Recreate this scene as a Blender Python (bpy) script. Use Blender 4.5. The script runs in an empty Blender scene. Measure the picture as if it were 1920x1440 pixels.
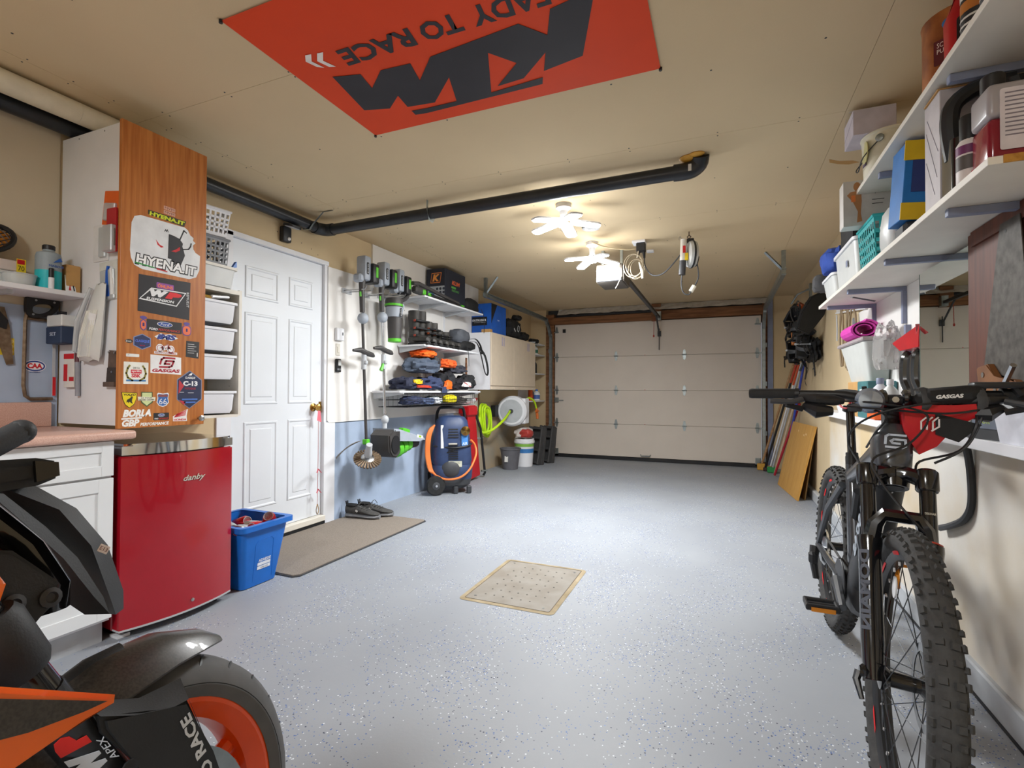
import bpy, bmesh, math, random
from mathutils import Matrix, Vector, Euler
from mathutils.geometry import tessellate_polygon
random.seed(7)
SC = bpy.context.scene
COL = SC.collection
# ---------------------------------------------------------------- camera
cam = bpy.data.cameras.new('camera')
cam.sensor_fit = 'HORIZONTAL'; cam.sensor_width = 36.0
cam.lens = 943.5 / 1920 * 36.0
cam.clip_start = .02
camo = bpy.data.objects.new('camera', cam); COL.objects.link(camo)
_yaw, _pit, _rol = .3952, .0144, .0040
_f = Vector((-math.sin(_yaw), math.cos(_yaw), 0)); _r = Vector((math.cos(_yaw), math.sin(_yaw), 0)); _u = Vector((0, 0, 1))
_f2 = _f*math.cos(_pit) + _u*math.sin(_pit); _u2 = _u*math.cos(_pit) - _f*math.sin(_pit)
_r3 = _r*math.cos(_rol) + _u2*math.sin(_rol); _u3 = _u2*math.cos(_rol) - _r*math.sin(_rol)
camo.matrix_world = Matrix(((_r3.x, _u3.x, -_f2.x, 0), (_r3.y, _u3.y, -_f2.y, 0), (_r3.z, _u3.z, -_f2.z, 1.08), (0, 0, 0, 1)))
SC.camera = camo
# ---------------------------------------------------------------- world, exposure
w = bpy.data.worlds.new('world'); SC.world = w; w.use_nodes = True
w.node_tree.nodes['Background'].inputs[0].default_value = (.75, .82, .9, 1)
w.node_tree.nodes['Background'].inputs[1].default_value = .4
SC.view_settings.view_transform = 'Standard'; SC.view_settings.look = 'None'
SC.view_settings.gamma = 1; SC.view_settings.use_curve_mapping = False
SC.view_settings.exposure = 0.0
LAMP_W = 74.0            # watts of each of the ceiling's screw-in LED lamps
try:
    SC.cycles.max_bounces = 10; SC.cycles.diffuse_bounces = 6; SC.cycles.glossy_bounces = 4; SC.cycles.transmission_bounces = 6; SC.cycles.transparent_max_bounces = 6
    SC.cycles.sample_clamp_indirect = 4
except Exception: pass

# ---------------------------------------------------------------- helpers
def lin(h):
    if not isinstance(h, str): return tuple(h)
    h = h.lstrip('#'); o = []
    for i in (0, 2, 4):
        c = int(h[i:i+2], 16)/255
        o.append(c/12.92 if c <= .04045 else ((c+.055)/1.055)**2.4)
    return tuple(o)
MATS = {}
def mat(name, col, rough=.5, metal=0, var=.08, scale=14, bump=0, bscale=60, trans=0, alpha=1, coat=0, col2=None, emit=0, stretch=None, ior=1.45, spec=.5):
    if name in MATS: return MATS[name]
    m = bpy.data.materials.new(name); m.use_nodes = True
    nt = m.node_tree; N = nt.nodes; L = nt.links; p = N['Principled BSDF']
    c = lin(col)
    tc = N.new('ShaderNodeTexCoord'); src = tc.outputs['Object']
    if stretch:
        mp = N.new('ShaderNodeMapping'); mp.inputs['Scale'].default_value = stretch; L.new(src, mp.inputs[0]); src = mp.outputs[0]
    if var or col2:
        n = N.new('ShaderNodeTexNoise'); n.inputs['Scale'].default_value = scale; n.inputs['Detail'].default_value = 5; L.new(src, n.inputs['Vector'])
        r = N.new('ShaderNodeValToRGB')
        a = c if col2 else tuple(x*(1-var) for x in c); b = lin(col2) if col2 else tuple(min(1, x*(1+var)) for x in c)
        r.color_ramp.elements[0].position = .35; r.color_ramp.elements[1].position = .65
        r.color_ramp.elements[0].color = (*a, 1); r.color_ramp.elements[1].color = (*b, 1)
        L.new(n.outputs[0], r.inputs[0]); L.new(r.outputs[0], p.inputs['Base Color'])
    else: p.inputs['Base Color'].default_value = (*c, 1)
    if bump:
        n2 = N.new('ShaderNodeTexNoise'); n2.inputs['Scale'].default_value = bscale; n2.inputs['Detail'].default_value = 3; L.new(src, n2.inputs['Vector'])
        bu = N.new('ShaderNodeBump'); bu.inputs['Strength'].default_value = bump; bu.inputs['Distance'].default_value = .004
        L.new(n2.outputs[0], bu.inputs['Height']); L.new(bu.outputs[0], p.inputs['Normal'])
    p.inputs['Roughness'].default_value = rough; p.inputs['Metallic'].default_value = metal
    p.inputs['Transmission Weight'].default_value = trans; p.inputs['Alpha'].default_value = alpha
    p.inputs['Coat Weight'].default_value = coat; p.inputs['IOR'].default_value = ior; p.inputs['Specular IOR Level'].default_value = spec
    if emit:
        p.inputs['Emission Color'].default_value = (*c, 1); p.inputs['Emission Strength'].default_value = emit
    MATS[name] = m; return m
def MT(m):
    if not isinstance(m, str): return m
    if m in MATS: return MATS[m]
    if m.startswith('#'): return mat('paint_' + m[1:], m, .5)
    raise KeyError(m)

def rot(rx=0, ry=0, rz=0): return Euler((math.radians(rx), math.radians(ry), math.radians(rz))).to_matrix().to_4x4()
def T(*a): return Matrix.Translation(Vector(a))
def FX(x, y, z): return Matrix(((0, 0, 1, x), (1, 0, 0, y), (0, 1, 0, z), (0, 0, 0, 1)))      # surface facing +x: u=+y v=+z
def FR(x, y, z): return Matrix(((0, 0, -1, x), (-1, 0, 0, y), (0, 1, 0, z), (0, 0, 0, 1)))    # facing -x: u=-y
def FY(x, y, z): return Matrix(((1, 0, 0, x), (0, 0, -1, y), (0, 1, 0, z), (0, 0, 0, 1)))     # facing -y: u=+x
def FU(x, y, z): return T(x, y, z)                                                           # facing up: u=+x v=+y
FRAME = {}
class B:
    """collects shapes into one mesh; .m() picks the material, .to() the local frame"""
    def __init__(s, m=None, M=None):
        s.bm = bmesh.new(); s.mats = []; s.i = 0; s.M = M or Matrix()
        if m is not None: s.m(m)
    def m(s, m):
        m = MT(m)
        if m not in s.mats: s.mats.append(m)
        s.i = s.mats.index(m); return s
    def to(s, M=None): s.M = M or Matrix(); return s
    def _fin(s, vs, fs, M=None):
        X = s.M @ M if M is not None else s.M
        for v in vs: v.co = X @ v.co
        for f in fs: f.material_index = s.i
        return s
    def raw(s, verts, faces, M=None):
        vs = [s.bm.verts.new(v) for v in verts]; fs = []
        for f in faces:
            try: fs.append(s.bm.faces.new([vs[k] for k in f]))
            except ValueError: pass
        return s._fin(vs, fs, M)
    def box(s, c, d, R=None, bev=0, seg=1, taper=1.0):
        X, Y, Z = d[0]/2, d[1]/2, d[2]/2; t = taper
        V = [(-X, -Y, -Z), (X, -Y, -Z), (X, Y, -Z), (-X, Y, -Z), (-X*t, -Y*t, Z), (X*t, -Y*t, Z), (X*t, Y*t, Z), (-X*t, Y*t, Z)]
        Fc = [(0, 3, 2, 1), (4, 5, 6, 7), (0, 1, 5, 4), (1, 2, 6, 5), (2, 3, 7, 6), (3, 0, 4, 7)]
        M = T(*c) @ (R if R is not None else Matrix())
        if not bev: return s.raw(V, Fc, M)
        b2 = bmesh.new(); vs = [b2.verts.new(v) for v in V]
        for f in Fc: b2.faces.new([vs[k] for k in f])
        bmesh.ops.bevel(b2, geom=list(b2.edges), offset=min(bev, min(d)*.49), segments=seg, affect='EDGES', profile=.5, clamp_overlap=True)
        return s.merge(b2, M)
    def bb(s, x0, x1, y0, y1, z0, z1, bev=0, seg=1):
        return s.box(((x0+x1)/2, (y0+y1)/2, (z0+z1)/2), (abs(x1-x0), abs(y1-y0), abs(z1-z0)), None, bev, seg)
    def merge(s, b2, M=None):
        b2.verts.index_update()
        r = s.raw([v.co.copy() for v in b2.verts], [[v.index for v in f.verts] for f in b2.faces], M); b2.free(); return r
    def ring(s, rings, closed=False, cap=True, flip=False):
        """skin a list of equal-length vertex rings"""
        n = len(rings[0]); V = [p for r in rings for p in r]; Fc = []
        K = len(rings)
        for k in range(K if closed else K-1):
            k2 = (k+1) % K
            for i in range(n):
                j = (i+1) % n; f = (k*n+i, k*n+j, k2*n+j, k2*n+i); Fc.append(f[::-1] if flip else f)
        if cap and not closed:
            a = tuple(range(n)); b = tuple((K-1)*n+i for i in range(n))
            Fc.append(a if flip else a[::-1]); Fc.append(b[::-1] if flip else b)
        return s.raw(V, Fc)
    def cyl(s, p0, p1, r0, r1=None, n=14, cap=True):
        return s.tube([p0, p1], [r0, r0 if r1 is None else r1], n, cap=cap)
    def tube(s, pts, r, n=8, closed=False, cap=True, flat=None, smooth=0):
        pts = [Vector(p) for p in pts]
        if smooth: pts, r = spline(pts, smooth, closed, r)
        K = len(pts); rs = r if isinstance(r, (list, tuple)) else [r]*K
        rings = []; up = None
        for k in range(K):
            if closed: t = pts[(k+1) % K] - pts[k-1]
            else: t = pts[min(k+1, K-1)] - pts[max(k-1, 0)]
            if t.length < 1e-9: t = Vector((0, 0, 1))
            t.normalize()
            if up is None:
                a = Vector((0, 0, 1)) if abs(t.z) < .9 else Vector((1, 0, 0)); up = (a - t*a.dot(t)).normalized()
            else:
                up = up - t*up.dot(t)
                up = up.normalized() if up.length > 1e-6 else t.orthogonal().normalized()
            sd = t.cross(up)
            fa, fb = flat or (1, 1)
            rings.append([pts[k] + (sd*math.cos(2*math.pi*i/n)*fa + up*math.sin(2*math.pi*i/n)*fb)*rs[k] for i in range(n)])
        return s.ring(rings, closed, cap)
    def lathe(s, prof, n=20, M=None, cap=True, arc=None):
        """prof: [(r,z)] turned about local z"""
        rings = []
        for r, z in prof: rings.append([Vector((max(r, 1e-5)*math.cos(2*math.pi*i/n), max(r, 1e-5)*math.sin(2*math.pi*i/n), z)) for i in range(n)])
        K = s.M
        if M is not None: s.M = K @ M
        s.ring(rings, False, cap); s.M = K; return s
    def sph(s, c, r, n=14, k=8, R=None):
        r = r if isinstance(r, (list, tuple)) else (r, r, r)
        M = T(*c) @ (R if R is not None else Matrix()) @ Matrix.Diagonal((*r, 1))
        return s.lathe([(math.sin(math.pi*i/k), -math.cos(math.pi*i/k)) for i in range(k+1)], n, M)
    def prism(s, pts, d, M=None, bev=0):
        """2-d outline in local uv, thickness d along +w (w=0..d)"""
        a = sum(pts[i][0]*pts[(i+1) % len(pts)][1] - pts[(i+1) % len(pts)][0]*pts[i][1] for i in range(len(pts)))
        if a < 0: pts = pts[::-1]
        n = len(pts); V = [(p[0], p[1], 0) for p in pts] + [(p[0], p[1], d) for p in pts]
        Fc = [tuple(range(n))[::-1], tuple(range(n, 2*n))] + [(i, (i+1) % n, n+(i+1) % n, n+i) for i in range(n)]
        if not bev:
            if n > 4:
                tr = tessellate_polygon([[Vector((p[0], p[1], 0)) for p in pts]])
                cap = []
                for t in tr:
                    p, q, r = (pts[k] for k in t)
                    if abs((q[0]-p[0])*(r[1]-p[1])-(q[1]-p[1])*(r[0]-p[0])) < 1e-12: continue
                    cw = (q[0]-p[0])*(r[1]-p[1])-(q[1]-p[1])*(r[0]-p[0]) < 0
                    t = tuple(t)[::-1] if cw else tuple(t)
                    cap += [t[::-1], tuple(k+n for k in t)]
                Fc = cap + Fc[2:]
            return s.raw(V, Fc, M)
        b2 = bmesh.new(); vs = [b2.verts.new(v) for v in V]
        fs = [b2.faces.new([vs[k] for k in f]) for f in Fc]
        ed = [e for e in fs[1].edges]
        bmesh.ops.bevel(b2, geom=ed, offset=bev, segments=2, affect='EDGES', clamp_overlap=True)
        bmesh.ops.triangulate(b2, faces=[f for f in b2.faces if len(f.verts) > 4]); return s.merge(b2, M)
    def text(s, t, h, M, d=.0006, al='CENTER', shear=0, bold=0, sx=1, sp=1):
        cu = bpy.data.curves.new('t', 'FONT'); cu.body = t; cu.size = h*1.42; cu.align_x = al; cu.align_y = 'CENTER'
        cu.shear = shear; cu.extrude = d/2; cu.offset = bold*h; cu.resolution_u = 2; cu.space_character = sp
        o = bpy.data.objects.new('t', cu); me = bpy.data.meshes.new_from_object(o)
        X = M @ T(0, 0, d/2) @ Matrix.Diagonal((sx, 1, 1, 1))
        s.raw([v.co.copy() for v in me.vertices], [list(p.vertices) for p in me.polygons], X)
        bpy.data.objects.remove(o); bpy.data.curves.remove(cu); bpy.data.meshes.remove(me); return s
    def tfit(s, t, u0, u1, v0, v1, M, d=.0006, shear=0, bold=0):
        """lettering stretched to fill a rectangle of the local uv plane"""
        cu = bpy.data.curves.new('t', 'FONT'); cu.body = t; cu.size = 1; cu.shear = shear; cu.extrude = .5; cu.offset = bold; cu.resolution_u = 2
        o = bpy.data.objects.new('t', cu); me = bpy.data.meshes.new_from_object(o)
        xs = [v.co.x for v in me.vertices]; ys = [v.co.y for v in me.vertices]
        ax, bx, ay, by = min(xs), max(xs), min(ys), max(ys)
        V = [(u0+(v.co.x-ax)/(bx-ax)*(u1-u0), v0+(v.co.y-ay)/(by-ay)*(v1-v0), (v.co.z+.5)*d) for v in me.vertices]
        s.raw(V, [list(p.vertices) for p in me.polygons], M)
        bpy.data.objects.remove(o); bpy.data.curves.remove(cu); bpy.data.meshes.remove(me); return s
    def line(s, pts, w, d, M, closed=False):
        """flat stroke of width w in the local uv plane"""
        n = len(pts)
        for i in range(n if closed else n-1):
            a = Vector(pts[i]); c = Vector(pts[(i+1) % n]); t = c-a
            if t.length < 1e-7: continue
            t.normalize(); nn = Vector((-t.y, t.x))*w/2; e = t*w*.35
            P = [a-e+nn, a-e-nn, c+e-nn, c+e+nn]; s.prism([(p.x, p.y) for p in P], d, M)
        return s
    def disc(s, c, ru, rv, M=None, d=.0006, n=24):
        return s.prism([(c[0]+ru*math.cos(2*math.pi*i/n), c[1]+rv*math.sin(2*math.pi*i/n)) for i in range(n)], d, M)
    def rrect(s, x0, x1, y0, y1, r, d, M=None, bev=0):
        return s.prism(rrpts(x0, x1, y0, y1, r), d, M, bev)
    def mesh(s, ang=35):
        me = bpy.data.meshes.new('m'); bmesh.ops.recalc_face_normals(s.bm, faces=list(s.bm.faces)); s.bm.to_mesh(me); s.bm.free()
        for m in s.mats: me.materials.append(m)
        if ang and len(me.polygons):
            me.polygons.foreach_set('use_smooth', [True]*len(me.polygons)); me.set_sharp_from_angle(angle=math.radians(ang))
        return me
    def done(s, name, parent=None, label=None, ang=35, **kw):
        """link as a part (parent given; shapes are in world space) or as a top-level thing"""
        me = s.mesh(ang); o = bpy.data.objects.new(name, me); COL.objects.link(o)
        if parent is not None:
            o.parent = parent; me.transform(FRAME[parent.name].inverted()); FRAME[o.name] = FRAME[parent.name]
        else:
            xs = [v.co for v in me.vertices]
            c = Vector(((min(v.x for v in xs)+max(v.x for v in xs))/2, (min(v.y for v in xs)+max(v.y for v in xs))/2, min(v.z for v in xs)))
            me.transform(T(*(-c))); o.location = c; FRAME[o.name] = T(*c)
        if label: o['label'] = label
        for k, v in kw.items(): o[k] = v
        return o
    def thing(s, name, label, category, group=None, ang=35):
        o = s.done(name, None, label, ang, category=category)
        if group: o['group'] = group
        return o
    def local(s, name, parent, label=None, ang=35):
        """a part whose shapes are given in the parent's own frame"""
        me = s.mesh(ang); o = bpy.data.objects.new(name, me); COL.objects.link(o); o.parent = parent
        FRAME[o.name] = FRAME[parent.name]
        if label: o['label'] = label
        return o
def rrpts(x0, x1, y0, y1, r, k=4):
    P = []
    for cx, cy, a in ((x1-r, y1-r, 0), (x0+r, y1-r, 90), (x0+r, y0+r, 180), (x1-r, y0+r, 270)):
        for i in range(k+1):
            t = math.radians(a+90*i/k); P.append((cx+r*math.cos(t), cy+r*math.sin(t)))
    return P
def spline(pts, k, closed=False, r=None):
    out = []; ro = []; n = len(pts); rs = r if isinstance(r, (list, tuple)) else None
    for i in range(n if closed else n-1):
        g = (lambda j: pts[j % n]) if closed else (lambda j: pts[max(0, min(n-1, j))])
        a, b, c, d = g(i-1), g(i), g(i+1), g(i+2)
        for q in range(k):
            t = q/k
            out.append(.5*((2*b) + (c-a)*t + (2*a-5*b+4*c-d)*t*t + (3*b-a-3*c+d)*t**3))
            if rs: ro.append(rs[i]*(1-t) + rs[(i+1) % n]*t)
    if not closed:
        out.append(pts[-1].copy())
        if rs: ro.append(rs[-1])
    return out, (ro if rs else r)
def thing(name, label, category, loc=(0, 0, 0), rz=0, group=None, kind=None, R=None):
    o = bpy.data.objects.new(name, None); COL.objects.link(o); o.empty_display_size = .05
    M = T(*loc) @ (R if R is not None else rot(0, 0, rz)); o.matrix_world = M; FRAME[o.name] = M
    if label: o['label'] = label
    if category: o['category'] = category
    if group: o['group'] = group
    if kind: o['kind'] = kind
    return o
def structure(b, name, label=None, parent=None, ang=35):
    o = b.done(name, parent, label, ang)
    if parent is None: o['kind'] = 'structure'
    return o
# ---------------------------------------------------------------- materials of the setting
def floor_mat():
    m = bpy.data.materials.new('epoxy_floor'); m.use_nodes = True; nt = m.node_tree; N = nt.nodes; L = nt.links; p = N['Principled BSDF']
    tc = N.new('ShaderNodeTexCoord'); ns = N.new('ShaderNodeTexNoise'); ns.inputs['Scale'].default_value = 1.3; ns.inputs['Detail'].default_value = 6
    L.new(tc.outputs['Object'], ns.inputs['Vector'])
    r = N.new('ShaderNodeValToRGB'); r.color_ramp.elements[0].position = .3; r.color_ramp.elements[1].position = .7
    r.color_ramp.elements[0].color = (*lin('#8b9098'), 1); r.color_ramp.elements[1].color = (*lin('#979ca3'), 1)
    L.new(ns.outputs[0], r.inputs[0]); prev = r.outputs[0]
    dens = N.new('ShaderNodeTexNoise'); dens.inputs['Scale'].default_value = 3.1; dens.inputs['Detail'].default_value = 2; L.new(tc.outputs['Object'], dens.inputs['Vector'])
    for k, (sc, th, keep, off) in enumerate(((95, .27, .95, 0), (150, .30, .93, 7.3))):
        mp = N.new('ShaderNodeMapping'); mp.inputs['Location'].default_value = (off, off*1.7, 0); L.new(tc.outputs['Object'], mp.inputs[0])
        v = N.new('ShaderNodeTexVoronoi'); v.inputs['Scale'].default_value = sc; v.voronoi_dimensions = '2D'; L.new(mp.outputs[0], v.inputs['Vector'])
        sep = N.new('ShaderNodeSeparateColor'); L.new(v.outputs['Color'], sep.inputs[0])
        a = N.new('ShaderNodeMath'); a.operation = 'LESS_THAN'; a.inputs[1].default_value = th; L.new(v.outputs['Distance'], a.inputs[0])
        d2 = N.new('ShaderNodeMath'); d2.operation = 'MULTIPLY_ADD'; d2.inputs[1].default_value = -.5; d2.inputs[2].default_value = keep + .25; L.new(dens.outputs[0], d2.inputs[0])
        b = N.new('ShaderNodeMath'); b.operation = 'GREATER_THAN'; L.new(sep.outputs[0], b.inputs[0]); L.new(d2.outputs[0], b.inputs[1])
        c = N.new('ShaderNodeMath'); c.operation = 'MULTIPLY'; L.new(a.outputs[0], c.inputs[0]); L.new(b.outputs[0], c.inputs[1])
        cr = N.new('ShaderNodeValToRGB'); cr.color_ramp.interpolation = 'CONSTANT'; e = cr.color_ramp.elements
        e[0].position = 0; e[0].color = (*lin('#d3d9e0'), 1); e[1].position = .28; e[1].color = (*lin('#3f5f9c'), 1)
        q = e.new(.72); q.color = (*lin('#26304a'), 1); q = e.new(.88); q.color = (*lin('#6e86b6'), 1)
        L.new(sep.outputs[1], cr.inputs[0])
        mx = N.new('ShaderNodeMix'); mx.data_type = 'RGBA'; L.new(c.outputs[0], mx.inputs[0]); L.new(prev, mx.inputs[6]); L.new(cr.outputs[0], mx.inputs[7]); prev = mx.outputs[2]
    L.new(prev, p.inputs['Base Color']); p.inputs['Roughness'].default_value = .56; p.inputs['Coat Weight'].default_value = .0; p.inputs['Coat Roughness'].default_value = .2
    n3 = N.new('ShaderNodeTexNoise'); n3.inputs['Scale'].default_value = 90; L.new(tc.outputs['Object'], n3.inputs['Vector'])
    bu = N.new('ShaderNodeBump'); bu.inputs['Strength'].default_value = .12; bu.inputs['Distance'].default_value = .003; L.new(n3.outputs[0], bu.inputs['Height']); L.new(bu.outputs[0], p.inputs['Normal'])
    MATS['floor'] = m
floor_mat()
mat('ceil', '#cfbb98', .9, var=.035, scale=1.2, bump=.08, bscale=160)
mat('seam', '#9d8b68', .9, var=.05)
mat('beige', '#c9b592', .9, var=.05, scale=2.2, bump=.08, bscale=140)
mat('cream_wall', '#c6bba4', .9, var=.04, scale=2, bump=.06, bscale=140)
mat('white_panel', '#e3e1de', .55, var=.03, scale=2.5)
mat('blue_wall', '#9fafc6', .75, var=.12, scale=3.0, bump=.15, bscale=30)
mat('concrete', '#a5a195', .85, col2='#b9a384', scale=2.6, bump=.2, bscale=40)
mat('white', '#dfe1e6', .45, var=.03, scale=5)
mat('white_g', '#dfe3e6', .35, var=.02, scale=5)
mat('offwhite', '#dedad0', .5, var=.04, scale=6)
mat('door_white', '#dbe0e6', .4, var=.02, scale=3)
mat('garage', '#d3cac0', .55, var=.02, scale=3, bump=.12, bscale=220)
mat('seamdark', '#8d8278', .7)
mat('wood', '#8f6240', .75, col2='#6b452a', scale=3, stretch=(1, 1, 9), bump=.1)
mat('woodh', '#8a5e3d', .75, col2='#664226', scale=4, stretch=(.7, 9, 9), bump=.1)
mat('foil', '#d9d9db', .34, .55, var=.1, bump=.8, bscale=25)
mat('galv', '#9aa2a3', .38, .85, var=.15, scale=18)
mat('steel', '#b4b6b8', .28, 1, var=.05)
mat('chrome', '#d5d7da', .08, 1, var=.02)
mat('black', '#1c1d20', .45, var=.15)
mat('blackm', '#191a1c', .75, var=.2, bump=.1)
mat('gloss', '#101114', .16, coat=.5, var=.1)
mat('rubber', '#232425', .8, var=.2, scale=40)
mat('dgrey', '#3b3d41', .55, var=.1)
mat('grey', '#7b7e83', .5, var=.08)
mat('lgrey', '#b3b7bc', .45, var=.05)
mat('slate', '#8088a0', .5, var=.05)
mat('brass', '#b8924f', .25, 1, var=.1)
mat('opener', '#5b5650', .6, var=.06)
mat('plast_clear', '#e4e9ec', .25, trans=.55, var=.02, alpha=1)
mat('plast_milk', '#e2e5e4', .35, trans=.2, var=.03)
mat('glass', '#ffffff', .02, trans=1, var=0)
mat('red', '#b4121c', .4, var=.06)
mat('orange', '#f0640f', .35, coat=.4, var=.04)
mat('blue', '#1668c4', .4, var=.05)
mat('green', '#55b52c', .45, var=.05)
mat('lime', '#b9e01e', .5, var=.05)
mat('yellow', '#e2c21c', .5, var=.06)
mat('teal', '#2aa5a8', .45, var=.05)
mat('pink', '#cc3fa6', .65, var=.06)
mat('cardboard', '#b98f58', .8, var=.07)
mat('abs', '#26292e', .33, var=.2, scale=9)
mat('pvc', '#d3cbb5', .5, var=.06)
mat('navy', '#2b3a55', .6, var=.12)
mat('flag', '#d8400c', .75, var=.04, scale=3)
mat('flagink', '#2b2a30', .7, var=.08, scale=5)
mat('rwall', '#d6d3cd', .7, col2='#c9b48f', scale=1.6, bump=.08)
mat('lamp', '#fdfaf4', .4, emit=45, var=0)
mat('lamp_dim', '#fff1de', .4, emit=2.5, var=0)
WL, WR, CZ, YG = -3.0, .93, 2.44, 8.02
# ---------------------------------------------------------------- floor
structure(B('floor').bb(-3.1, 1.05, -2.4, 8.3, -.06, 0), 'floor', 'grey blue epoxy floor with scattered paint flakes')
# ---------------------------------------------------------------- ceiling: drywall sheets with open joints and screws
ce = structure(B('seam').bb(-3.1, 1.05, -2.4, 8.3, 2.4525, 2.5), 'ceiling', 'beige drywall ceiling with taped joints')
XS = [-3.02, -2.66, .556, .96]; YS = [-2.3, .385, 1.614, 2.845, 4.066, 5.29, 6.51, 8.12]
for i in range(3):
    for j in range(7):
        g = .0009
        B('ceil').bb(XS[i]+g, XS[i+1]-g, YS[j]+g, YS[j+1]-g, CZ, 2.452).done('drywall_sheet', ce)
b = B('dgrey')
for j in range(1, 7):
    for k in range(8):
        x = -2.5 + k*.41 + random.uniform(-.03, .03)
        for s in (-1, 1):
            b.disc((x, YS[j] + s*.018), .004, .004, T(0, 0, CZ-.0012), .0012, 6)
for j in range(7):
    for k in range(8):
        if random.random() < .75: b.disc((-2.5+k*.41, (YS[j]+YS[j+1])/2+random.uniform(-.05, .05)), .0045, .0045, T(0, 0, CZ-.0012), .0012, 6)
    for q in range(7):
        for s in (-1, 1): b.disc((-2.66+s*.02, YS[j]+.1+q*.16), .0035, .0035, T(0, 0, CZ-.0012), .0012, 6)
o = b.done('drywall_screw', ce); o['kind'] = 'stuff'
# patch near the right wall where the paper is torn
B('cardboard').prism([(.60, 3.05), (.66, 3.1), (.73, 3.12), (.77, 3.16), (.72, 3.17), (.66, 3.14), (.61, 3.1)], .001, T(-.02, .35, CZ-.001)).done('torn_paper', ce, 'torn brown paper patch')
# ---------------------------------------------------------------- left wall
b = B('beige').bb(-3.12, WL, -2.4, 2.34, 0, CZ+.02).bb(-3.12, WL, 3.21, 8.2, .9, CZ+.02).bb(-3.12, WL, 2.34, 3.21, 2.13, CZ+.02)
wl = structure(b, 'wall_left', 'beige painted drywall on the left side')
B('blue_wall').bb(-3.12, WL+.004, 3.21, 5.35, 0, .93).done('lower_wall', wl, 'pale blue painted concrete foot of the wall')
B('concrete').bb(-3.12, WL+.003, 5.35, 8.2, 0, .93).done('lower_wall', wl, 'bare stained concrete foot of the wall')
B('cream_wall').bb(WL, WL+.004, .2, 1.41, 1.1, 2.44).done('wall_skim', wl)
B('blue_wall').bb(WL, WL+.012, .2, 1.41, .9, 1.47).done('bench_board', wl, 'pale blue splash board above the worktop')
B('white_panel').prism([(3.225, .835), (3.245, .815), (5.98, .815), (5.98, 2.438), (3.79, 2.438), (3.79, 2.10), (3.225, 2.10)], .016, FX(WL, 0, 0)).done('white_board', wl, 'smooth white board fixed above the blue foot', ang=0)
B('wood').bb(WL+.016, WL+.024, 5.62, 5.66, 1.1, 1.5).bb(WL, WL+.02, 5.98, 6.02, .815, 1.4).done('wood_strip', wl)
B('beige').bb(WL, WL+.012, 6.02, 7.95, 1.0, 2.43).done('upper_board', wl)
b = B('dgrey')
for y, z in ((3.95, 2.28), (4.3, 1.9), (2.72, 2.24), (2.95, 2.22), (3.05, 2.2), (3.12, 2.17)): b.disc((y, z), .004, .004, FX(WL+.0165 if y > 3.3 else WL+.001, 0, 0), .001, 6)
b.done('screw_head', wl)['kind'] = 'stuff'
# ---------------------------------------------------------------- back wall behind the camera
structure(B('cream_wall').bb(-3.1, 1.05, -2.5, -2.3, 0, CZ+.02), 'wall_back', 'plain cream wall at the rear of the garage')
# ---------------------------------------------------------------- right wall
b = B('beige').bb(WR, 1.06, -2.4, 8.2, 0, CZ+.02)
wr = structure(b, 'wall_right', 'beige painted wall on the right side')
B('white_panel').bb(WR-.01, WR, 2.2, 4.35, .94, 1.66).done('white_board', wr, 'white board between ledge and shelf')
B('rwall').bb(.855, WR, .2, 5.05, .09, .885).done('lower_board', wr, 'stained white board below the ledge')
B('beige').bb(.87, WR, 5.05, 8.05, .1, .9).done('lower_board', wr, 'beige lower board by the plywood sheet')
structure(B('lgrey').bb(.835, WR, .2, 8.05, 0, .10, .006), 'baseboard_right', 'pale grey blue concrete curb')
structure(B('black').bb(.828, .836, .2, 3.2, 0, .007), 'trim_1', 'black sealing line at the foot of the curb')
# ---------------------------------------------------------------- far wall, frame of the garage door
b = B('beige').bb(.665, .95, YG-.02, 8.2, 0, CZ+.02).bb(-3.02, -2.72, YG-.02, 8.2, 0, CZ+.02)
wf = structure(b, 'wall_far', 'beige wall beside the garage door')
B('dgrey').bb(-2.72, .665, YG+.09, 8.2, 2.1, CZ).done('lintel_backing', wf)
B('wood').bb(-2.72, -2.58, YG-.03, 8.15, 0, 2.36).done('door_post', wf, 'bare brown wooden door post')
B('wood').bb(.535, .60, YG-.02, 8.15, 0, 2.36).done('door_post', wf, 'bare brown wooden door post')
B('slate').bb(.60, .668, YG-.05, 8.15, 0, 2.42).done('metal_post', wf, 'grey painted edge post')
B('woodh').bb(-2.6, -1.0, YG-.05, YG+.08, 2.185, 2.30).done('header_beam', wf, 'rough brown wooden header')
B('woodh').bb(-.86, .56, YG-.05, YG+.08, 2.195, 2.33).done('header_beam', wf, 'rough brown wooden header')
B('wood').bb(-1.0, -.86, YG-.06, YG+.06, 2.17, 2.43).done('centre_block', wf)
B('black').bb(-2.3, -1.0, YG-.06, YG-.03, 2.305, 2.335).done('spring_bar', wf)
b = B('foil'); n = 40; V = []
for i in range(n+1):
    x = -2.5 + i*(3.1/n)
    for k in range(4): V.append((x, YG-.10+.03*k+random.uniform(-.008, .008), 2.338+.032*k+random.uniform(-.006, .006)))
b.raw(V, [(i*4+k, i*4+k+1, i*4+k+5, i*4+k+4) for i in range(n) for k in range(3)]); b.done('foil_sheet', wf, 'crinkled silver insulation foil', ang=0)
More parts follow.
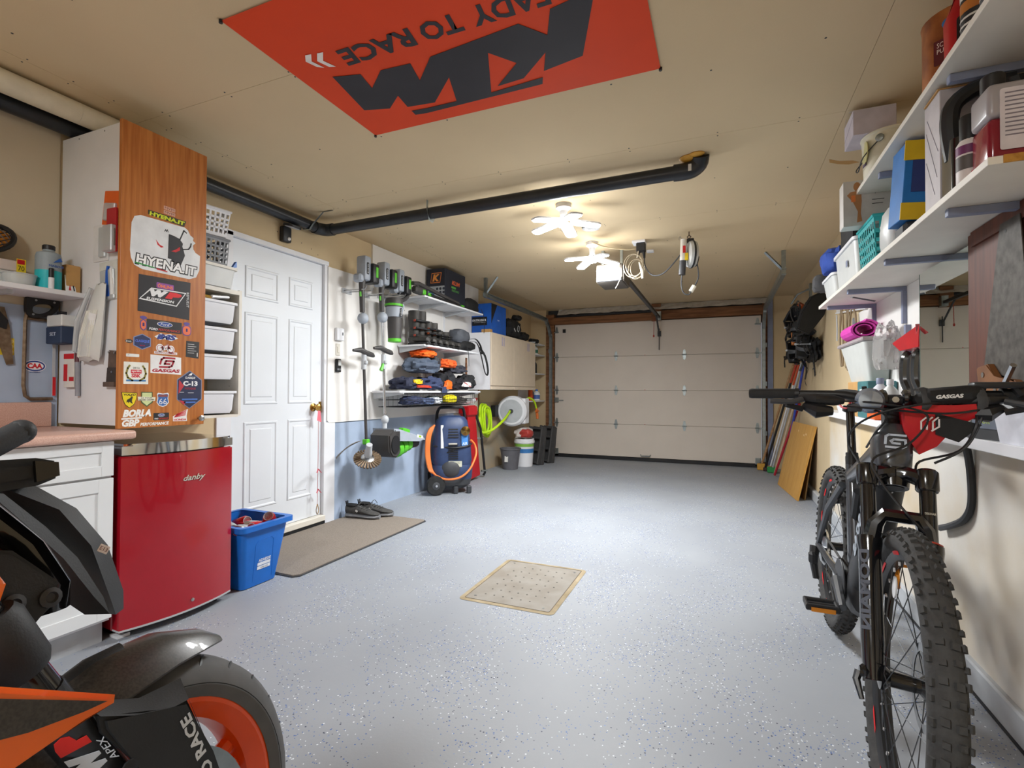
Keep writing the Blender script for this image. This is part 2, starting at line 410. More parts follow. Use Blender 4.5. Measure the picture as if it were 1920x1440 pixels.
# ---------------------------------------------------------------- garage door
gd = thing('door_1', 'beige sectional garage door with steel hinges', None, (-1.02, YG, 0), kind='structure')
Zs = [.055, .565, 1.102, 1.645, 2.185]
for k in range(4):
    B('garage').bb(-2.57, .52, YG, YG+.045, Zs[k]+.0015, Zs[k+1]-.0015, .003).done('door_panel', gd)
B('seamdark').bb(-2.57, .52, YG+.02, YG+.05, .05, 2.18).done('panel_core', gd)
B('black').bb(-2.57, .52, YG-.012, YG+.04, 0, .055, .006).done('bottom_seal', gd, 'black rubber floor seal')
def hinge(x, z, p, wide=False):
    b = B('galv').to(FY(x, YG, z)); w_ = .022
    b.prism([(-.012, .075), (.012, .075), (w_, .03), (w_, -.03), (.012, -.075), (-.012, -.075), (-w_, -.03), (-w_, .03)], .006)
    b.cyl((-.034, 0, .014), (.034, 0, .014), .009, n=8)
    for v in (-.05, .05): b.cyl((0, v, .006), (0, v, .011), .006, n=6)
    if wide: b.box((.05*(1 if x > 0 else -1), 0, .02), (.05, .02, .012))
    b.done('hinge', p)
for z in Zs[1:4]:
    for x in (-2.535, -1.553, -.523, .47): hinge(x, z, gd, abs(x+1) > 1.2)
for x in (-2.54, .475): 
    B('galv').to(FY(x, YG, 2.1)).prism([(-.03, -.05), (.03, -.05), (.012, .05), (-.012, .05)], .006).cyl((-.04, -.04, .02), (.04, -.04, .02), .008, n=8).done('top_bracket', gd)
    B('galv').bb(x-.035, x+.035, YG-.012, YG, .02, .14).bb(x-.025, x+.025, YG-.03, YG, .05, .09).done('bottom_bracket', gd)
B('black').bb(-2.435, -2.385, YG-.008, YG, 2.05, 2.11).done('sensor_tag', gd, 'small black square tag')
B('galv').bb(-2.57, -2.50, YG-.03, YG, .90, .98, .004).bb(-2.52, -2.42, YG-.02, YG-.008, .925, .94).done('slide_lock', gd)
B('galv').tube([(-1.17, YG, .10), (-1.16, YG-.03, .085), (-1.03, YG-.03, .085), (-1.02, YG, .10)], .009, 8).done('lift_handle', gd, 'small bent metal lift handle')
b = B('#c9302a')
for z in (1.645, 1.102, .565): b.disc((-1.105, z+.008), .006, .006, FY(0, YG-.0003, 0), .001, 8)
b.done('red_dot', gd)
# tracks
def track(xs, side):
    t = thing('door_track', ('left' if side < 0 else 'right') + ' galvanised garage door track with ceiling hanger', 'track', (xs, 7.9, .1), group='garage door tracks')
    path = [(xs, 7.93, .1), (xs, 7.93, 1.85), (xs, 7.9, 2.0), (xs, 7.82, 2.12), (xs, 7.7, 2.2), (xs, 7.5, 2.235), (xs, 5.4, 2.235)]
    pts, _ = spline([Vector(p) for p in path], 5)
    b = B('galv'); R1 = []
    for k, p in enumerate(pts):
        d = (pts[min(k+1, len(pts)-1)]-pts[max(k-1, 0)]).normalized(); nrm = Vector((0, d.z, -d.y))
        sx = Vector((1, 0, 0))
        R1.append([p+sx*a+nrm*c for a, c in ((-.02, -.028), (.02, -.028), (.02, -.022), (-.014, -.022), (-.014, .022), (.02, .022), (.02, .028), (-.02, .028))])
    b.ring(R1); b.done('rail', t)
    for z in (.5, 1.2, 1.75): B('galv').bb(xs-.01, xs+.04*side, 7.93, 8.0, z-.03, z+.03).done('wall_bracket', t)
    b = B('galv')
    b.bb(xs-.018, xs+.018, 5.42, 5.455, 2.2, CZ).box((xs, 5.44, 2.262), (.05, .06, .004))
    d = -.16 if side > 0 else .16
    b.tube([(xs, 5.445, 2.25), (xs+d, 5.43, CZ-.002)], .014, 4); b.done('hanger', t)
    return t
track(-2.615, -1); track(.548, 1)
# ---------------------------------------------------------------- house door
dr = thing('door_2', 'white six panel house door', None, (WL, 2.78, 0), kind='structure')
D0, D1, Dz0, Dz1 = 2.355, 3.195, .075, 2.105; xd = WL-.02
b = B('door_white').bb(xd-.035, xd, D0, D1, Dz0, Dz1, .002); b.done('slab', dr)
def dpanel(y0, y1, z0, z1):
    b = B('door_white').to(FX(xd, 0, 0)); 
    def frame(a, c, h0, h1):   # a sloped moulding ring between inset a and c
        P = [(y0+a, z0+a), (y1-a, z0+a), (y1-a, z1-a), (y0+a, z1-a)]; Q = [(y0+c, z0+c), (y1-c, z0+c), (y1-c, z1-c), (y0+c, z1-c)]
        b.raw([(*p, h0) for p in P]+[(*p, h1) for p in Q], [(i, (i+1) % 4, 4+(i+1) % 4, 4+i) for i in range(4)])
    frame(0, .006, .0005, .007); frame(.006, .014, .007, .007); frame(.014, .022, .007, .0012); frame(.022, .05, .0012, .0012); frame(.05, .056, .0012, .006)
    b.raw([(y0+.056, z0+.056, .006), (y1-.056, z0+.056, .006), (y1-.056, z1-.056, .006), (y0+.056, z1-.056, .006)], [(0, 1, 2, 3)])
    b.done('panel', dr, ang=20)
for (y0, y1) in ((2.47, 2.755), (2.85, 3.09)):
    dpanel(y0, y1, 1.72, 1.94); dpanel(y0, y1, .98, 1.62); dpanel(y0, y1, .25, .86)
b = B('brass').to(T(xd, 3.105, .945) @ rot(0, 90, 0)); b.lathe([(.033, 0), (.033, .006), (.013, .012), (.012, .03), (.024, .04), (.03, .055), (.026, .07), (.012, .076)], 18)
b.done('door_knob', dr, 'round brass door knob')
B('brass').bb(xd-.004, xd+.0015, 3.165, 3.194, .90, .99).done('latch_plate', dr)
B('offwhite').bb(WL-.05, WL+.035, D0, D1, .03, .072, .003).bb(WL-.03, WL+.02, D0, D1, .0, .03).done('threshold', dr, 'worn metal threshold')
B('blackm').bb(WL-.04, WL+.03, D0, D1, 0.0, .028).done('threshold_gap', dr)
B('cream_wall').bb(-3.2, -3.1, 2.3, 3.25, 0, 2.2).done('door_backing', dr)
fr = B('white').bb(WL-.03, WL+.012, 3.197, 3.32, 0, .82).bb(WL-.03, WL+.006, 3.197, 3.226, .82, 2.115).bb(WL-.03, WL+.012, 2.25, 2.353, 0, 2.13).bb(WL-.03, WL+.012, 2.25, 3.235, 2.107, 2.14)
structure(fr, 'trim_2', 'white painted door frame')
# ledge along the right wall
ld = structure(B('white').bb(.77, WR, .3, 5.1, .893, .93, .002), 'trim_3', 'white painted ledge along the right wall')
# ---------------------------------------------------------------- lamps
def led_lamp(x, y, zc, arms, rz, label, tilt=0, power=1.0):
    t = thing('ceiling_lamp', label, 'lamp', (x, y, zc), rz, group='screw-in multi panel ceiling lamps')
    B('white').lathe([(.055, CZ-zc), (.055, CZ-zc-.03), (.03, CZ-zc-.05), (.022, .03), (.02, 0)], 16).local('socket', t)
    for k in range(arms):
        a = 360/arms*k; M = rot(0, 0, a) @ rot(0, 8+tilt, 0)
        B('white', M).rrect(.05, .27, -.045, .045, .03, .012, T(0, 0, .006)).local('heat_sink', t)
        B('lamp', M).rrect(.06, .262, -.038, .038, .026, .006, T(0, 0, -.001)).local('light_panel', t)
    B('lamp').disc((0, 0), .04, .04, T(0, 0, -.03), .006, 18).cyl((0, 0, -.024), (0, 0, .03), .03).local('centre_light', t)
    l = bpy.data.lights.new('lamp_light', 'AREA'); l.shape = 'DISK'; l.size = .5; l.energy = LAMP_W*power*.8; l.color = (.95, .98, 1)
    lo = bpy.data.objects.new('lamp_light', l); COL.objects.link(lo); lo.parent = t; lo.location = (0, 0, -.06)
    l = bpy.data.lights.new('lamp_glow', 'POINT'); l.energy = LAMP_W*power*.16; l.color = (.96, .98, 1); l.shadow_soft_size = .12
    lo = bpy.data.objects.new('lamp_glow', l); COL.objects.link(lo); lo.parent = t; lo.location = (0, 0, -.2)
    return t
led_lamp(-1.06, 3.5, 2.31, 5, 20, 'bright five panel ceiling lamp next to the round vent, nearer the banner')
led_lamp(-1.09, 4.5, 2.29, 4, 40, 'bright four panel ceiling lamp right in front of the door opener')
led_lamp(-1.06, -.9, 2.31, 5, 35, 'added five panel ceiling lamp, unseen behind the viewpoint, brightening the near end', power=1.15)  # extra lamp added out of view to brighten the near end of the garage
# ================================================================ left side, near: worktop, cabinets, fridge
mat('laminate', '#c49a8b', .4, col2='#d6b3a4', scale=260)
mat('cherry', '#bf7a3c', .38, col2='#a55f28', scale=5, stretch=(14, 14, .8), var=.1)
mat('fridge_red', '#a00d1f', .16, coat=.6, var=.03)
wt = thing('worktop', 'pink speckled laminate worktop with upstand along the left wall', 'worktop', (-2.68, .7, .88))
B('laminate').bb(WL+.002, -2.362, -.3, 1.405, .866, .903, .012, 3).done('top', wt)
B('laminate').bb(WL+.013, WL+.035, -.3, 1.38, .903, 1.02, .006, 2).done('upstand', wt)
cb = thing('base_cabinet', 'white base cabinet with drawer and shaker door beside the red fridge', 'cabinet', (-2.68, .95, 0))
B('white').bb(WL+.002, -2.412, .55, 1.332, .10, .864).done('body', cb)
B('lgrey').bb(-2.99, -2.455, .55, 1.33, 0, .10).done('toe_kick', cb)
def shaker(y0, y1, z0, z1, x, name, p, k=.055):
    b = B('white_g')
    b.bb(x-.018, x-.006, y0, y1, z0, z1)
    b.bb(x-.006, x, y0, y0+k, z0, z1, .0012).bb(x-.006, x, y1-k, y1, z0, z1, .0012).bb(x-.006, x, y0+k, y1-k, z0, z0+k, .0012).bb(x-.006, x, y0+k, y1-k, z1-k, z1, .0012)
    return b.done(name, p)
shaker(.62, 1.331, .715, .861, -2.392, 'drawer', cb, .045); shaker(.62, 1.331, .115, .705, -2.392, 'door', cb)
shaker(-.1, .612, .715, .861, -2.392, 'drawer', cb, .045)
# tall cabinet with stickered door
tc_ = thing('tall_cabinet', 'tall white cabinet with an orange wood door covered in stickers', 'cabinet', (-2.75, 1.6, .905))
B('white').bb(WL+.014, -2.503, 1.415, 1.81, .917, 2.302).done('body', tc_)
b = B('grey')
for x in (-2.52, -2.65, -2.85): b.disc((x, 2.285), .004, .004, FY(0, 1.4149, 0), .001, 8)
for z in (.93, .96, .99): b.disc((-2.53, z), .004, .004, FY(0, 1.4149, 0), .001, 8)
b.done('screw_cap', tc_)['kind'] = 'stuff'
td = B('cherry').bb(-2.501, -2.482, 1.394, 1.797, .9045, 2.3, .001).done('door', tc_)
b = B('steel').to(T(-2.482, 1.768, .936) @ rot(0, 90, 0)); b.lathe([(.006, 0), (.006, .012), (.014, .018), (.015, .024), (.008, .028)], 16); b.done('knob', td, 'round silver door knob')
S = FX(-2.4818, 0, 0); E1 = .0005
def SK(k=0): return FX(-2.4818+E1*k, 0, 0)
def sticker(b, name, label): return b.done(name, td, label, ang=0)
# big white sticker with the bite
W_, K_, R_ = '#dfe4e8', '#26262a', '#c4161e'
hy = [(1.476, 1.889), (1.684, 1.893), (1.699, 1.884), (1.712, 1.862), (1.729, 1.853), (1.727, 1.838), (1.74, 1.829), (1.727, 1.815), (1.729, 1.795), (1.741, 1.78), (1.765, 1.77), (1.762, 1.695), (1.745, 1.655), (1.709, 1.639), (1.486, 1.64), (1.452, 1.653), (1.437, 1.683), (1.433, 1.718), (1.438, 1.844), (1.45, 1.876)]
b = B(W_).prism(hy, E1, SK()); b.m(K_).prism([(1.605, 1.838), (1.63, 1.836), (1.657, 1.829), (1.675, 1.809), (1.672, 1.795), (1.679, 1.775), (1.686, 1.752), (1.672, 1.715), (1.662, 1.69), (1.655, 1.705), (1.64, 1.70), (1.624, 1.678), (1.619, 1.718), (1.602, 1.719)], E1, SK(1))
b.line([(1.66, 1.826), (1.679, 1.876), (1.692, 1.868)], .006, E1, SK(1)).line([(1.675, 1.78), (1.704, 1.789), (1.714, 1.805), (1.717, 1.821)], .006, E1, SK(1)).line([(1.585, 1.845), (1.59, 1.855), (1.593, 1.846), (1.598, 1.857), (1.602, 1.846)], .003, E1, SK(1))
b.m(R_).prism([(1.545, 1.795), (1.562, 1.775), (1.583, 1.768), (1.57, 1.762), (1.553, 1.772)], E1, SK(1)).prism([(1.617, 1.757), (1.64, 1.771), (1.66, 1.79), (1.66, 1.772), (1.64, 1.757)], E1, SK(2))
b.m(K_).tfit('HYENA.IT', 1.453, 1.752, 1.655, 1.712, SK(1), E1, .1, .09); b.m('#f2f4f5').tfit('HYENA.IT', 1.458, 1.747, 1.661, 1.707, SK(2), E1, .1, .03)
b.m('#2c9a46').prism([(1.455, 1.668), (1.54, 1.66), (1.54, 1.656), (1.455, 1.662)], E1, SK(3)); b.m(R_).prism([(1.55, 1.659), (1.6, 1.655), (1.6, 1.65), (1.55, 1.653)], E1, SK(3))
sticker(b, 'hyena_sticker', 'large white bitten-edge sticker reading HYENA.IT')
b = B('#35371c').prism([(1.508, 1.925), (1.69, 1.925), (1.68, 1.895), (1.509, 1.904)], E1, SK(1)); b.m('#d3e22a').tfit('HYENA.IT', 1.514, 1.683, 1.901, 1.921, SK(2), E1, .1, .05); sticker(b, 'tag_sticker', 'narrow black and yellow HYENA.IT strip')
b = B('#d6a894').rrect(1.58, 1.635, 1.952, 1.969, .002, E1, SK()).rrect(1.58, 1.635, 1.931, 1.948, .002, E1, SK()); b.m('#8a5a4a').tfit('MVM', 1.585, 1.63, 1.955, 1.966, SK(1), E1).tfit('MVM', 1.585, 1.63, 1.934, 1.945, SK(1), E1); sticker(b, 'small_sticker', 'pair of tiny pale MVM stickers')
b = B('#211f24').prism([(1.472, 1.615), (1.717, 1.622), (1.712, 1.432), (1.469, 1.444)], E1, SK())
b.m('#8a4a9c').rrect(1.551, 1.633, 1.566, 1.593, .005, E1, SK(1)); b.m('#f0824a').tfit('ÖHLINS', 1.556, 1.628, 1.57, 1.589, SK(2), E1, 0, .03)
b.m('#e6e8ea').prism([(1.527, 1.562), (1.696, 1.566), (1.648, 1.49), (1.473, 1.5)], E1, SK(1)); b.m('#211f24').prism([(1.531, 1.557), (1.688, 1.561), (1.645, 1.495), (1.481, 1.505)], E1, SK(2))
b.m('#e6e8ea').tfit('W', 1.52, 1.607, 1.522, 1.556, SK(3), E1, .25, .1); b.m('#d81e22').tfit('P', 1.59, 1.672, 1.522, 1.556, SK(3), E1, .25, .1); b.m('#e6e8ea').tfit('SUSPENSION', 1.505, 1.635, 1.503, 1.516, SK(3), E1, .2, .03)
b.tfit('REMUS.IT', 0, .075, 0, .012, FX(-2.4818+E1, 1.697, 1.57) @ rot(0, 0, -90), E1)
sticker(b, 'suspension_sticker', 'black WP SUSPENSION sticker')
for (y0, y1, z0, z1) in ((1.48, 1.51, 1.356, 1.424), (1.677, 1.723, 1.352, 1.42)):
    b = B('#5c4a94').rrect(y0, y1, z0, z1-.016, .018, E1, SK()).disc(((y0+y1)/2, z1-.008), .016, .008, SK(), E1, 12); b.m('#e8744a').rrect(y0+.004, y1-.004, z0+.004, z1-.02, .015, E1, SK(1)); b.m('#3c2a6e').rrect((y0+y1)/2-.004, (y0+y1)/2+.004, z0+.02, z0+.036, .002, E1, SK(2)); sticker(b, 'number_plate_sticker', 'orange rounded plate sticker')
def ford(y0, y1, z0, z1):
    b = B('#232428').rrect(y0, y1, z0, z1, .002, E1, SK()); c = (y0+y1)/2; h = z1-z0; w = y1-y0
    b.m('#e6e8ea').disc((c, z0+h*.68), w*.22, h*.22, SK(1), E1); b.m('#2b4c9a').disc((c, z0+h*.68), w*.2, h*.185, SK(2), E1); b.m('#e6e8ea').tfit('Ford', c-w*.13, c+w*.13, z0+h*.58, z0+h*.79, SK(3), E1, .3)
    b.tfit('FORD', y0+w*.06, y0+w*.3, z0+h*.1, z0+h*.3, SK(1), E1, .2, .03); b.m('#d4402e').tfit('PERFORMANCE', y0+w*.32, y1-w*.05, z0+h*.1, z0+h*.3, SK(1), E1, .2)
    sticker(b, 'oval_logo_sticker', 'black strip sticker with a blue oval reading Ford')
ford(1.51, 1.675, 1.357, 1.413); ford(1.546, 1.618, .936, .97)
b = B('#e8ecf0').prism([(1.545, 1.333), (1.575, 1.352), (1.59, 1.345), (1.62, 1.352), (1.657, 1.334), (1.625, 1.318), (1.59, 1.325), (1.57, 1.318)], E1, SK()); b.m('#2b3c8c').tfit('iMS', 1.556, 1.648, 1.322, 1.348, SK(1), E1, .2, .06); sticker(b, 'ims_sticker', 'white and blue iMS lettering sticker')
def hexs(y0, y1, z0, z1): 
    c = (y0+y1)/2; h = z1-z0; return [(c, z1), (y1, z1-h*.24), (y1, z0+h*.24), (c, z0), (y0, z0+h*.24), (y0, z1-h*.24)]
b = B('#7c8fb8').prism(hexs(1.453, 1.529, 1.266, 1.34), E1, SK()); b.m('#25305c').prism(hexs(1.457, 1.525, 1.27, 1.336), E1, SK(1)); b.m('#5a7ae0').tfit('CLASSIQUE', 1.461, 1.522, 1.298, 1.312, SK(2), E1, .1, .02); b.m(R_).tfit('2019', 1.48, 1.503, 1.282, 1.288, SK(2), E1); sticker(b, 'hexagon_sticker', 'small blue hexagon sticker')
b = B('#2c2c2e').disc((1.435, 1.301), .016, .009, SK(), E1); b.m('#d8d8d4').tfit('bib moto', 1.422, 1.444, 1.296, 1.306, SK(1), E1); sticker(b, 'small_sticker', 'tiny black oval sticker')
b = B('#e8eaec').rrect(1.545, 1.654, 1.252, 1.264, .002, E1, SK()).disc((1.571, 1.28), .018, .02, SK(), E1).disc((1.623, 1.276), .018, .02, SK(), E1).prism([(1.575, 1.285), (1.61, 1.301), (1.62, 1.28), (1.585, 1.268)], E1, SK())
b.m('#b0303a')
for c in ((1.571, 1.28), (1.623, 1.276)): b.line([(c[0]+.013*math.cos(a*.63), c[1]+.014*math.sin(a*.63)) for a in range(10)], .0018, E1, SK(1), True)
b.line([(1.571, 1.28), (1.59, 1.294), (1.612, 1.294), (1.623, 1.276)], .002, E1, SK(1)).line([(1.59, 1.294), (1.597, 1.277), (1.612, 1.294), (1.606, 1.301)], .002, E1, SK(1)).tfit('PRO POWER BIKE', 1.549, 1.65, 1.254, 1.262, SK(1), E1); sticker(b, 'bicycle_sticker', 'white sticker with a red bicycle outline')
b = B('#2a2a2c').prism([(1.699, 1.327), (1.767, 1.326), (1.764, 1.241), (1.697, 1.246)], E1, SK()); b.m('#c9c9c9')
for k in range(5): b.rrect(1.706, 1.706+(.045 if k % 2 else .034), 1.31-k*.011, 1.3125-k*.011, .0008, E1, SK(1))
b.rrect(1.754, 1.759, 1.25, 1.27, .001, E1, SK(1)); sticker(b, 'info_sticker', 'dark rectangular sticker with fine print')
b = B('#e4e6e4').rrect(1.423, 1.479, 1.23, 1.244, .003, E1, SK()); b.m('#90958f').rrect(1.43, 1.437, 1.237, 1.239, .001, E1, SK(1)); sticker(b, 'blank_sticker', 'blank white strip sticker')
b = B('#e6e6de').rrect(1.414, 1.52, 1.106, 1.207, .002, E1, SK()); b.m('#8a8038')
for s in (-1, 1): b.line([(1.467+s*.015, 1.122), (1.467+s*.035, 1.135), (1.467+s*.042, 1.155), (1.467+s*.036, 1.178), (1.467+s*.028, 1.19)], .008, E1, SK(1))
b.m('#33332e').tfit('2012', 1.453, 1.481, 1.176, 1.184, SK(1), E1); b.m('#c8283c').rrect(1.444, 1.49, 1.155, 1.172, .002, E1, SK(1)); b.m('#f0d8d8').tfit('aprilia', 1.447, 1.487, 1.158, 1.17, SK(2), E1, .1, .02); b.m('#c8283c').tfit('SBK', 1.447, 1.487, 1.136, 1.153, SK(1), E1, 0, .04); b.m('#3c78b0').rrect(1.425, 1.509, 1.118, 1.126, .001, E1, SK(1)); sticker(b, 'laurel_sticker', 'square white laurel wreath sticker')
b = B('#e8e9ea').prism([(1.528, 1.247), (1.674, 1.24), (1.675, 1.155), (1.529, 1.16)], E1, SK()); b.m('#a8283a')
b.line([(1.642, 1.234), (1.59, 1.234), (1.579, 1.226), (1.573, 1.204)], .009, E1, SK(1)).line([(1.571, 1.19), (1.615, 1.19), (1.628, 1.196), (1.638, 1.22), (1.601, 1.22), (1.594, 1.205), (1.618, 1.205)], .009, E1, SK(1)); b.tfit('GASGAS', 1.536, 1.668, 1.164, 1.181, SK(1), E1, .15, .05); sticker(b, 'gasgas_sticker', 'white GASGAS sticker with red mark')
b = B('#7884a0').prism(hexs(1.655, 1.783, .986, 1.178), E1, SK()); b.m('#232c4c').prism(hexs(1.659, 1.779, .99, 1.173), E1, SK(1)); b.m('#b8303c').prism([(1.662, 1.06), (1.69, 1.1), (1.665, 1.13)], E1, SK(2)).prism([(1.665, 1.03), (1.7, 1.02), (1.69, 1.005)], E1, SK(2)).tfit('MOTOCROSS', 1.695, 1.75, 1.082, 1.092, SK(2), E1)
b.m('#e6e8ea').tfit('C-13', 1.685, 1.76, 1.1, 1.125, SK(2), E1, 0, .05).tfit('CLASSIQUE', 1.695, 1.748, 1.135, 1.147, SK(2), E1, .15, .02).prism([(1.71, 1.153), (1.725, 1.165), (1.733, 1.165), (1.727, 1.153)], E1, SK(2)); b.m('#4c7ad0').rrect(1.68, 1.76, 1.03, 1.036, .001, E1, SK(2)).rrect(1.69, 1.75, 1.015, 1.021, .001, E1, SK(2)); b.m('#c9ccd4').rrect(1.668, 1.69, 1.067, 1.07, .001, E1, SK(2)).rrect(1.71, 1.74, 1.064, 1.067, .001, E1, SK(2)); sticker(b, 'hexagon_sticker', 'tall dark blue hexagon sticker reading C-13')
sh = [(1.407, 1.07), (1.473, 1.066), (1.471, 1.04), (1.46, 1.012), (1.44, .996), (1.422, 1.012), (1.41, 1.04)]
b = B('#33301a').prism(sh, E1, SK()); b.m('#e8d016').prism([(1.44+(p[0]-1.44)*.92, 1.035+(p[1]-1.035)*.92) for p in sh], E1, SK(1)); b.m('#33301a').tfit('VOLVO', 1.415, 1.466, 1.053, 1.063, SK(2), E1, 0, .03)
b.prism([(1.427, 1.022), (1.43, 1.035), (1.44, 1.04), (1.448, 1.048), (1.455, 1.046), (1.451, 1.038), (1.45, 1.025), (1.455, 1.016), (1.446, 1.02), (1.44, 1.026), (1.436, 1.018), (1.434, 1.025)], E1, SK(2)).line([(1.447, 1.046), (1.445, 1.054), (1.451, 1.05), (1.457, 1.055)], .0018, E1, SK(2)); sticker(b, 'shield_sticker', 'yellow shield sticker reading VOLVO')
b = B('#4a5a34').prism([(1.49, 1.071), (1.54, 1.07), (1.542, 1.02), (1.515, 1.0), (1.49, 1.02)], E1, SK()); b.m('#c8d49a').prism([(1.494, 1.066), (1.536, 1.066), (1.537, 1.024), (1.515, 1.006), (1.494, 1.024)], E1, SK(1)); b.m('#e6e4d0').prism([(1.475, 1.048), (1.553, 1.045), (1.551, 1.027), (1.477, 1.03)], E1, SK(2)); b.m('#3a442a').tfit('LE TOUR', 1.49, 1.538, 1.039, 1.045, SK(3), E1).tfit('GRAND CHAMPS', 1.48, 1.547, 1.03, 1.037, SK(3), E1); sticker(b, 'shield_sticker', 'green shield sticker with a white banner')
sh = [(1.56, 1.06), (1.566, 1.066), (1.588, 1.062), (1.61, 1.066), (1.617, 1.06), (1.613, 1.04), (1.617, 1.02), (1.605, 1.004), (1.588, .998), (1.57, 1.004), (1.559, 1.02), (1.563, 1.04)]
b = B('#e4e6ea').prism(sh, E1, SK()); b.m('#3a68ac').prism([(1.588+(p[0]-1.588)*.86, 1.03+(p[1]-1.03)*.86) for p in sh], E1, SK(1)); b.m('#8a4a4a').rrect(1.566, 1.61, 1.046, 1.057, .003, E1, SK(2)); b.m('#e4e6ea').tfit('66', 1.57, 1.606, 1.01, 1.038, SK(2), E1); sticker(b, 'route_shield_sticker', 'blue and white shield sticker reading 66')
b = B('#eef0ee').tfit('BORLA', 1.413, 1.535, .955, .99, SK(), E1, .25, .06).prism([(1.408, .952), (1.495, .954), (1.494, .947), (1.408, .945)], E1, SK()).tfit('GBP', 1.41, 1.484, .912, .945, SK(), E1, .2, .05).tfit('PERFORMANCE', 1.488, 1.618, .912, .927, SK(), E1, .15, .03); sticker(b, 'lettering_sticker', 'white cut-out lettering BORLA and GBP PERFORMANCE')
b = B('#e8e8e8').prism([(1.637, .95), (1.665, .965), (1.712, .985), (1.706, .95), (1.708, .924), (1.638, .926)], E1, SK()); b.m('#c0202c')
for k in range(5): b.prism([(1.642+k*.003, .944+k*.003), (1.70+k*.001, .953+k*.006), (1.70+k*.001, .956+k*.006), (1.642+k*.003, .947+k*.0035)], E1, SK(1))
b.tfit('HONDA', 1.642, 1.704, .928, .938, SK(1), E1, 0, .03); sticker(b, 'wing_sticker', 'white sticker with a red wing reading HONDA')
# mini fridge
fz = thing('mini_fridge', 'glossy red retro mini fridge with chrome top edge', 'fridge', (-2.62, 1.622, 0), rz=-3)
def bow(x0, x1, n=14, xb=.25, k=.045):   # bowed plan outline (front bulges to +x); local frame of the fridge
    f = [(xb + k*(1-(2*i/n-1)**2), -.255+.51*i/n) for i in range(n+1)]
    return f
def fr_sec(front, back, r=.02): return [(back, -.255), *front, (back, .255)]
prof = fr_sec(bow(0, 0), .2)
B('fridge_red').box((-.03, 0, .425), (.45, .51, .79), None, .008).local('body', fz)
B('fridge_red').prism(prof, .745, T(0, 0, .045), .006).local('door', fz)
B('chrome').prism(fr_sec(bow(0, 0, xb=.253, k=.05), -.25), .048, T(0, 0, .796), .01).local('top_trim', fz, 'curved chrome top trim')
B('lgrey').prism(fr_sec(bow(0, 0, xb=.251, k=.046), .2), .008, T(0, 0, .037)).local('bottom_trim', fz, 'silver bottom trim')
B('black').box((-.03, 0, .02), (.4, .46, .035)).local('base', fz)
for s in (-1, 1):
    for x in (-.2, .2): B('black').cyl((x, s*.2, 0), (x, s*.2, .03), .014, n=10).local('foot', fz)
B('chrome', FX(.2945, .03, .66)).tfit('danby', -.05, .055, -.015, .02, Matrix(), .003, .35, .02).local('lettering', fz, 'chrome script lettering danby')
B('steel', T(.2935, .03, .085) @ rot(0, 90, 0)).lathe([(.008, 0), (.008, .006), (.004, .008)], 14).local('lock', fz, 'small round key lock')
B('white').box((.19, -.22, .006), (.06, .05, .012)).local('shim_block', fz)
# ================================================================ small things round the worktop
YC = 1.4148           # cabinet side face, looking to -y
def card(name, label, cat_, x0, x1, z0, z1, cols, thick=.004, tilt=0, y=YC-.001, blister=None, group=None, extra=None):
    cx, cz = (x0+x1)/2, (z0+z1)/2; M = FY(cx, y, cz) @ rot(0, 0, tilt); w, h = (x1-x0)/2, (z1-z0)/2
    t = thing(name, label, cat_, (cx, y, z0), group=group)
    B(cols[0], M).rrect(-w, w, -h, h, .004, thick*.3).done('card', t, ang=0)
    if blister: B('plast_clear', M).box((blister[0], blister[1], thick*.6), (blister[2], blister[3], thick), None, .004).done('blister', t)
    if extra: extra(t, M, w, h)
    return t
def ex1(t, M, w, h):
    B('#d8d4cc', M).rrect(-w*.5, w*.7, -h*.7, -h*.1, .004, .004, T(0, 0, .003)).done('contents', t); B('#3c2a22', M).tfit('STIHL', -w*.7, w*.5, h*.45, h*.75, T(0, 0, .0016), .0006).done('print', t)
card('blister_pack', 'orange blister pack hanging high on the cabinet side', 'pack', -2.64, -2.515, 1.835, 1.99, ['#d8601f'], .016, -8, extra=ex1, blister=(0, -.02, .08, .08))
def ex2(t, M, w, h): B('#6e6862', M).box((0, -.035, .012), (.07, .09, .02), None, .008).done('contents', t)
card('blister_pack', 'red and grey blister pack beside the cabinet door edge', 'pack', -2.575, -2.505, 1.70, 1.90, ['#a82028'], .024, 0, extra=ex2, y=YC-.02, blister=(0, -.04, .066, .12))
def ex3(t, M, w, h):
    b = B('#b9bcc4', M)
    for k in range(7): b.rrect(-w*.7, w*.5, h*(.6-k*.13), h*(.64-k*.13), .001, .0006, T(0, 0, .0014))
    b.done('print', t); b = B('#55565c', M)
    for k in range(8): b.rrect(-w*.75+k*.006, -w*.75+k*.006+.003, -h*.85, -h*.55, .0005, .0006, T(0, 0, .0014))
    b.done('bar_code', t)
card('blister_pack', 'clear blister pack with a pale printed card', 'pack', -2.715, -2.60, 1.675, 1.845, ['#d7d9dc'], .012, 0, extra=ex3, blister=(.02, 0, .05, .14))
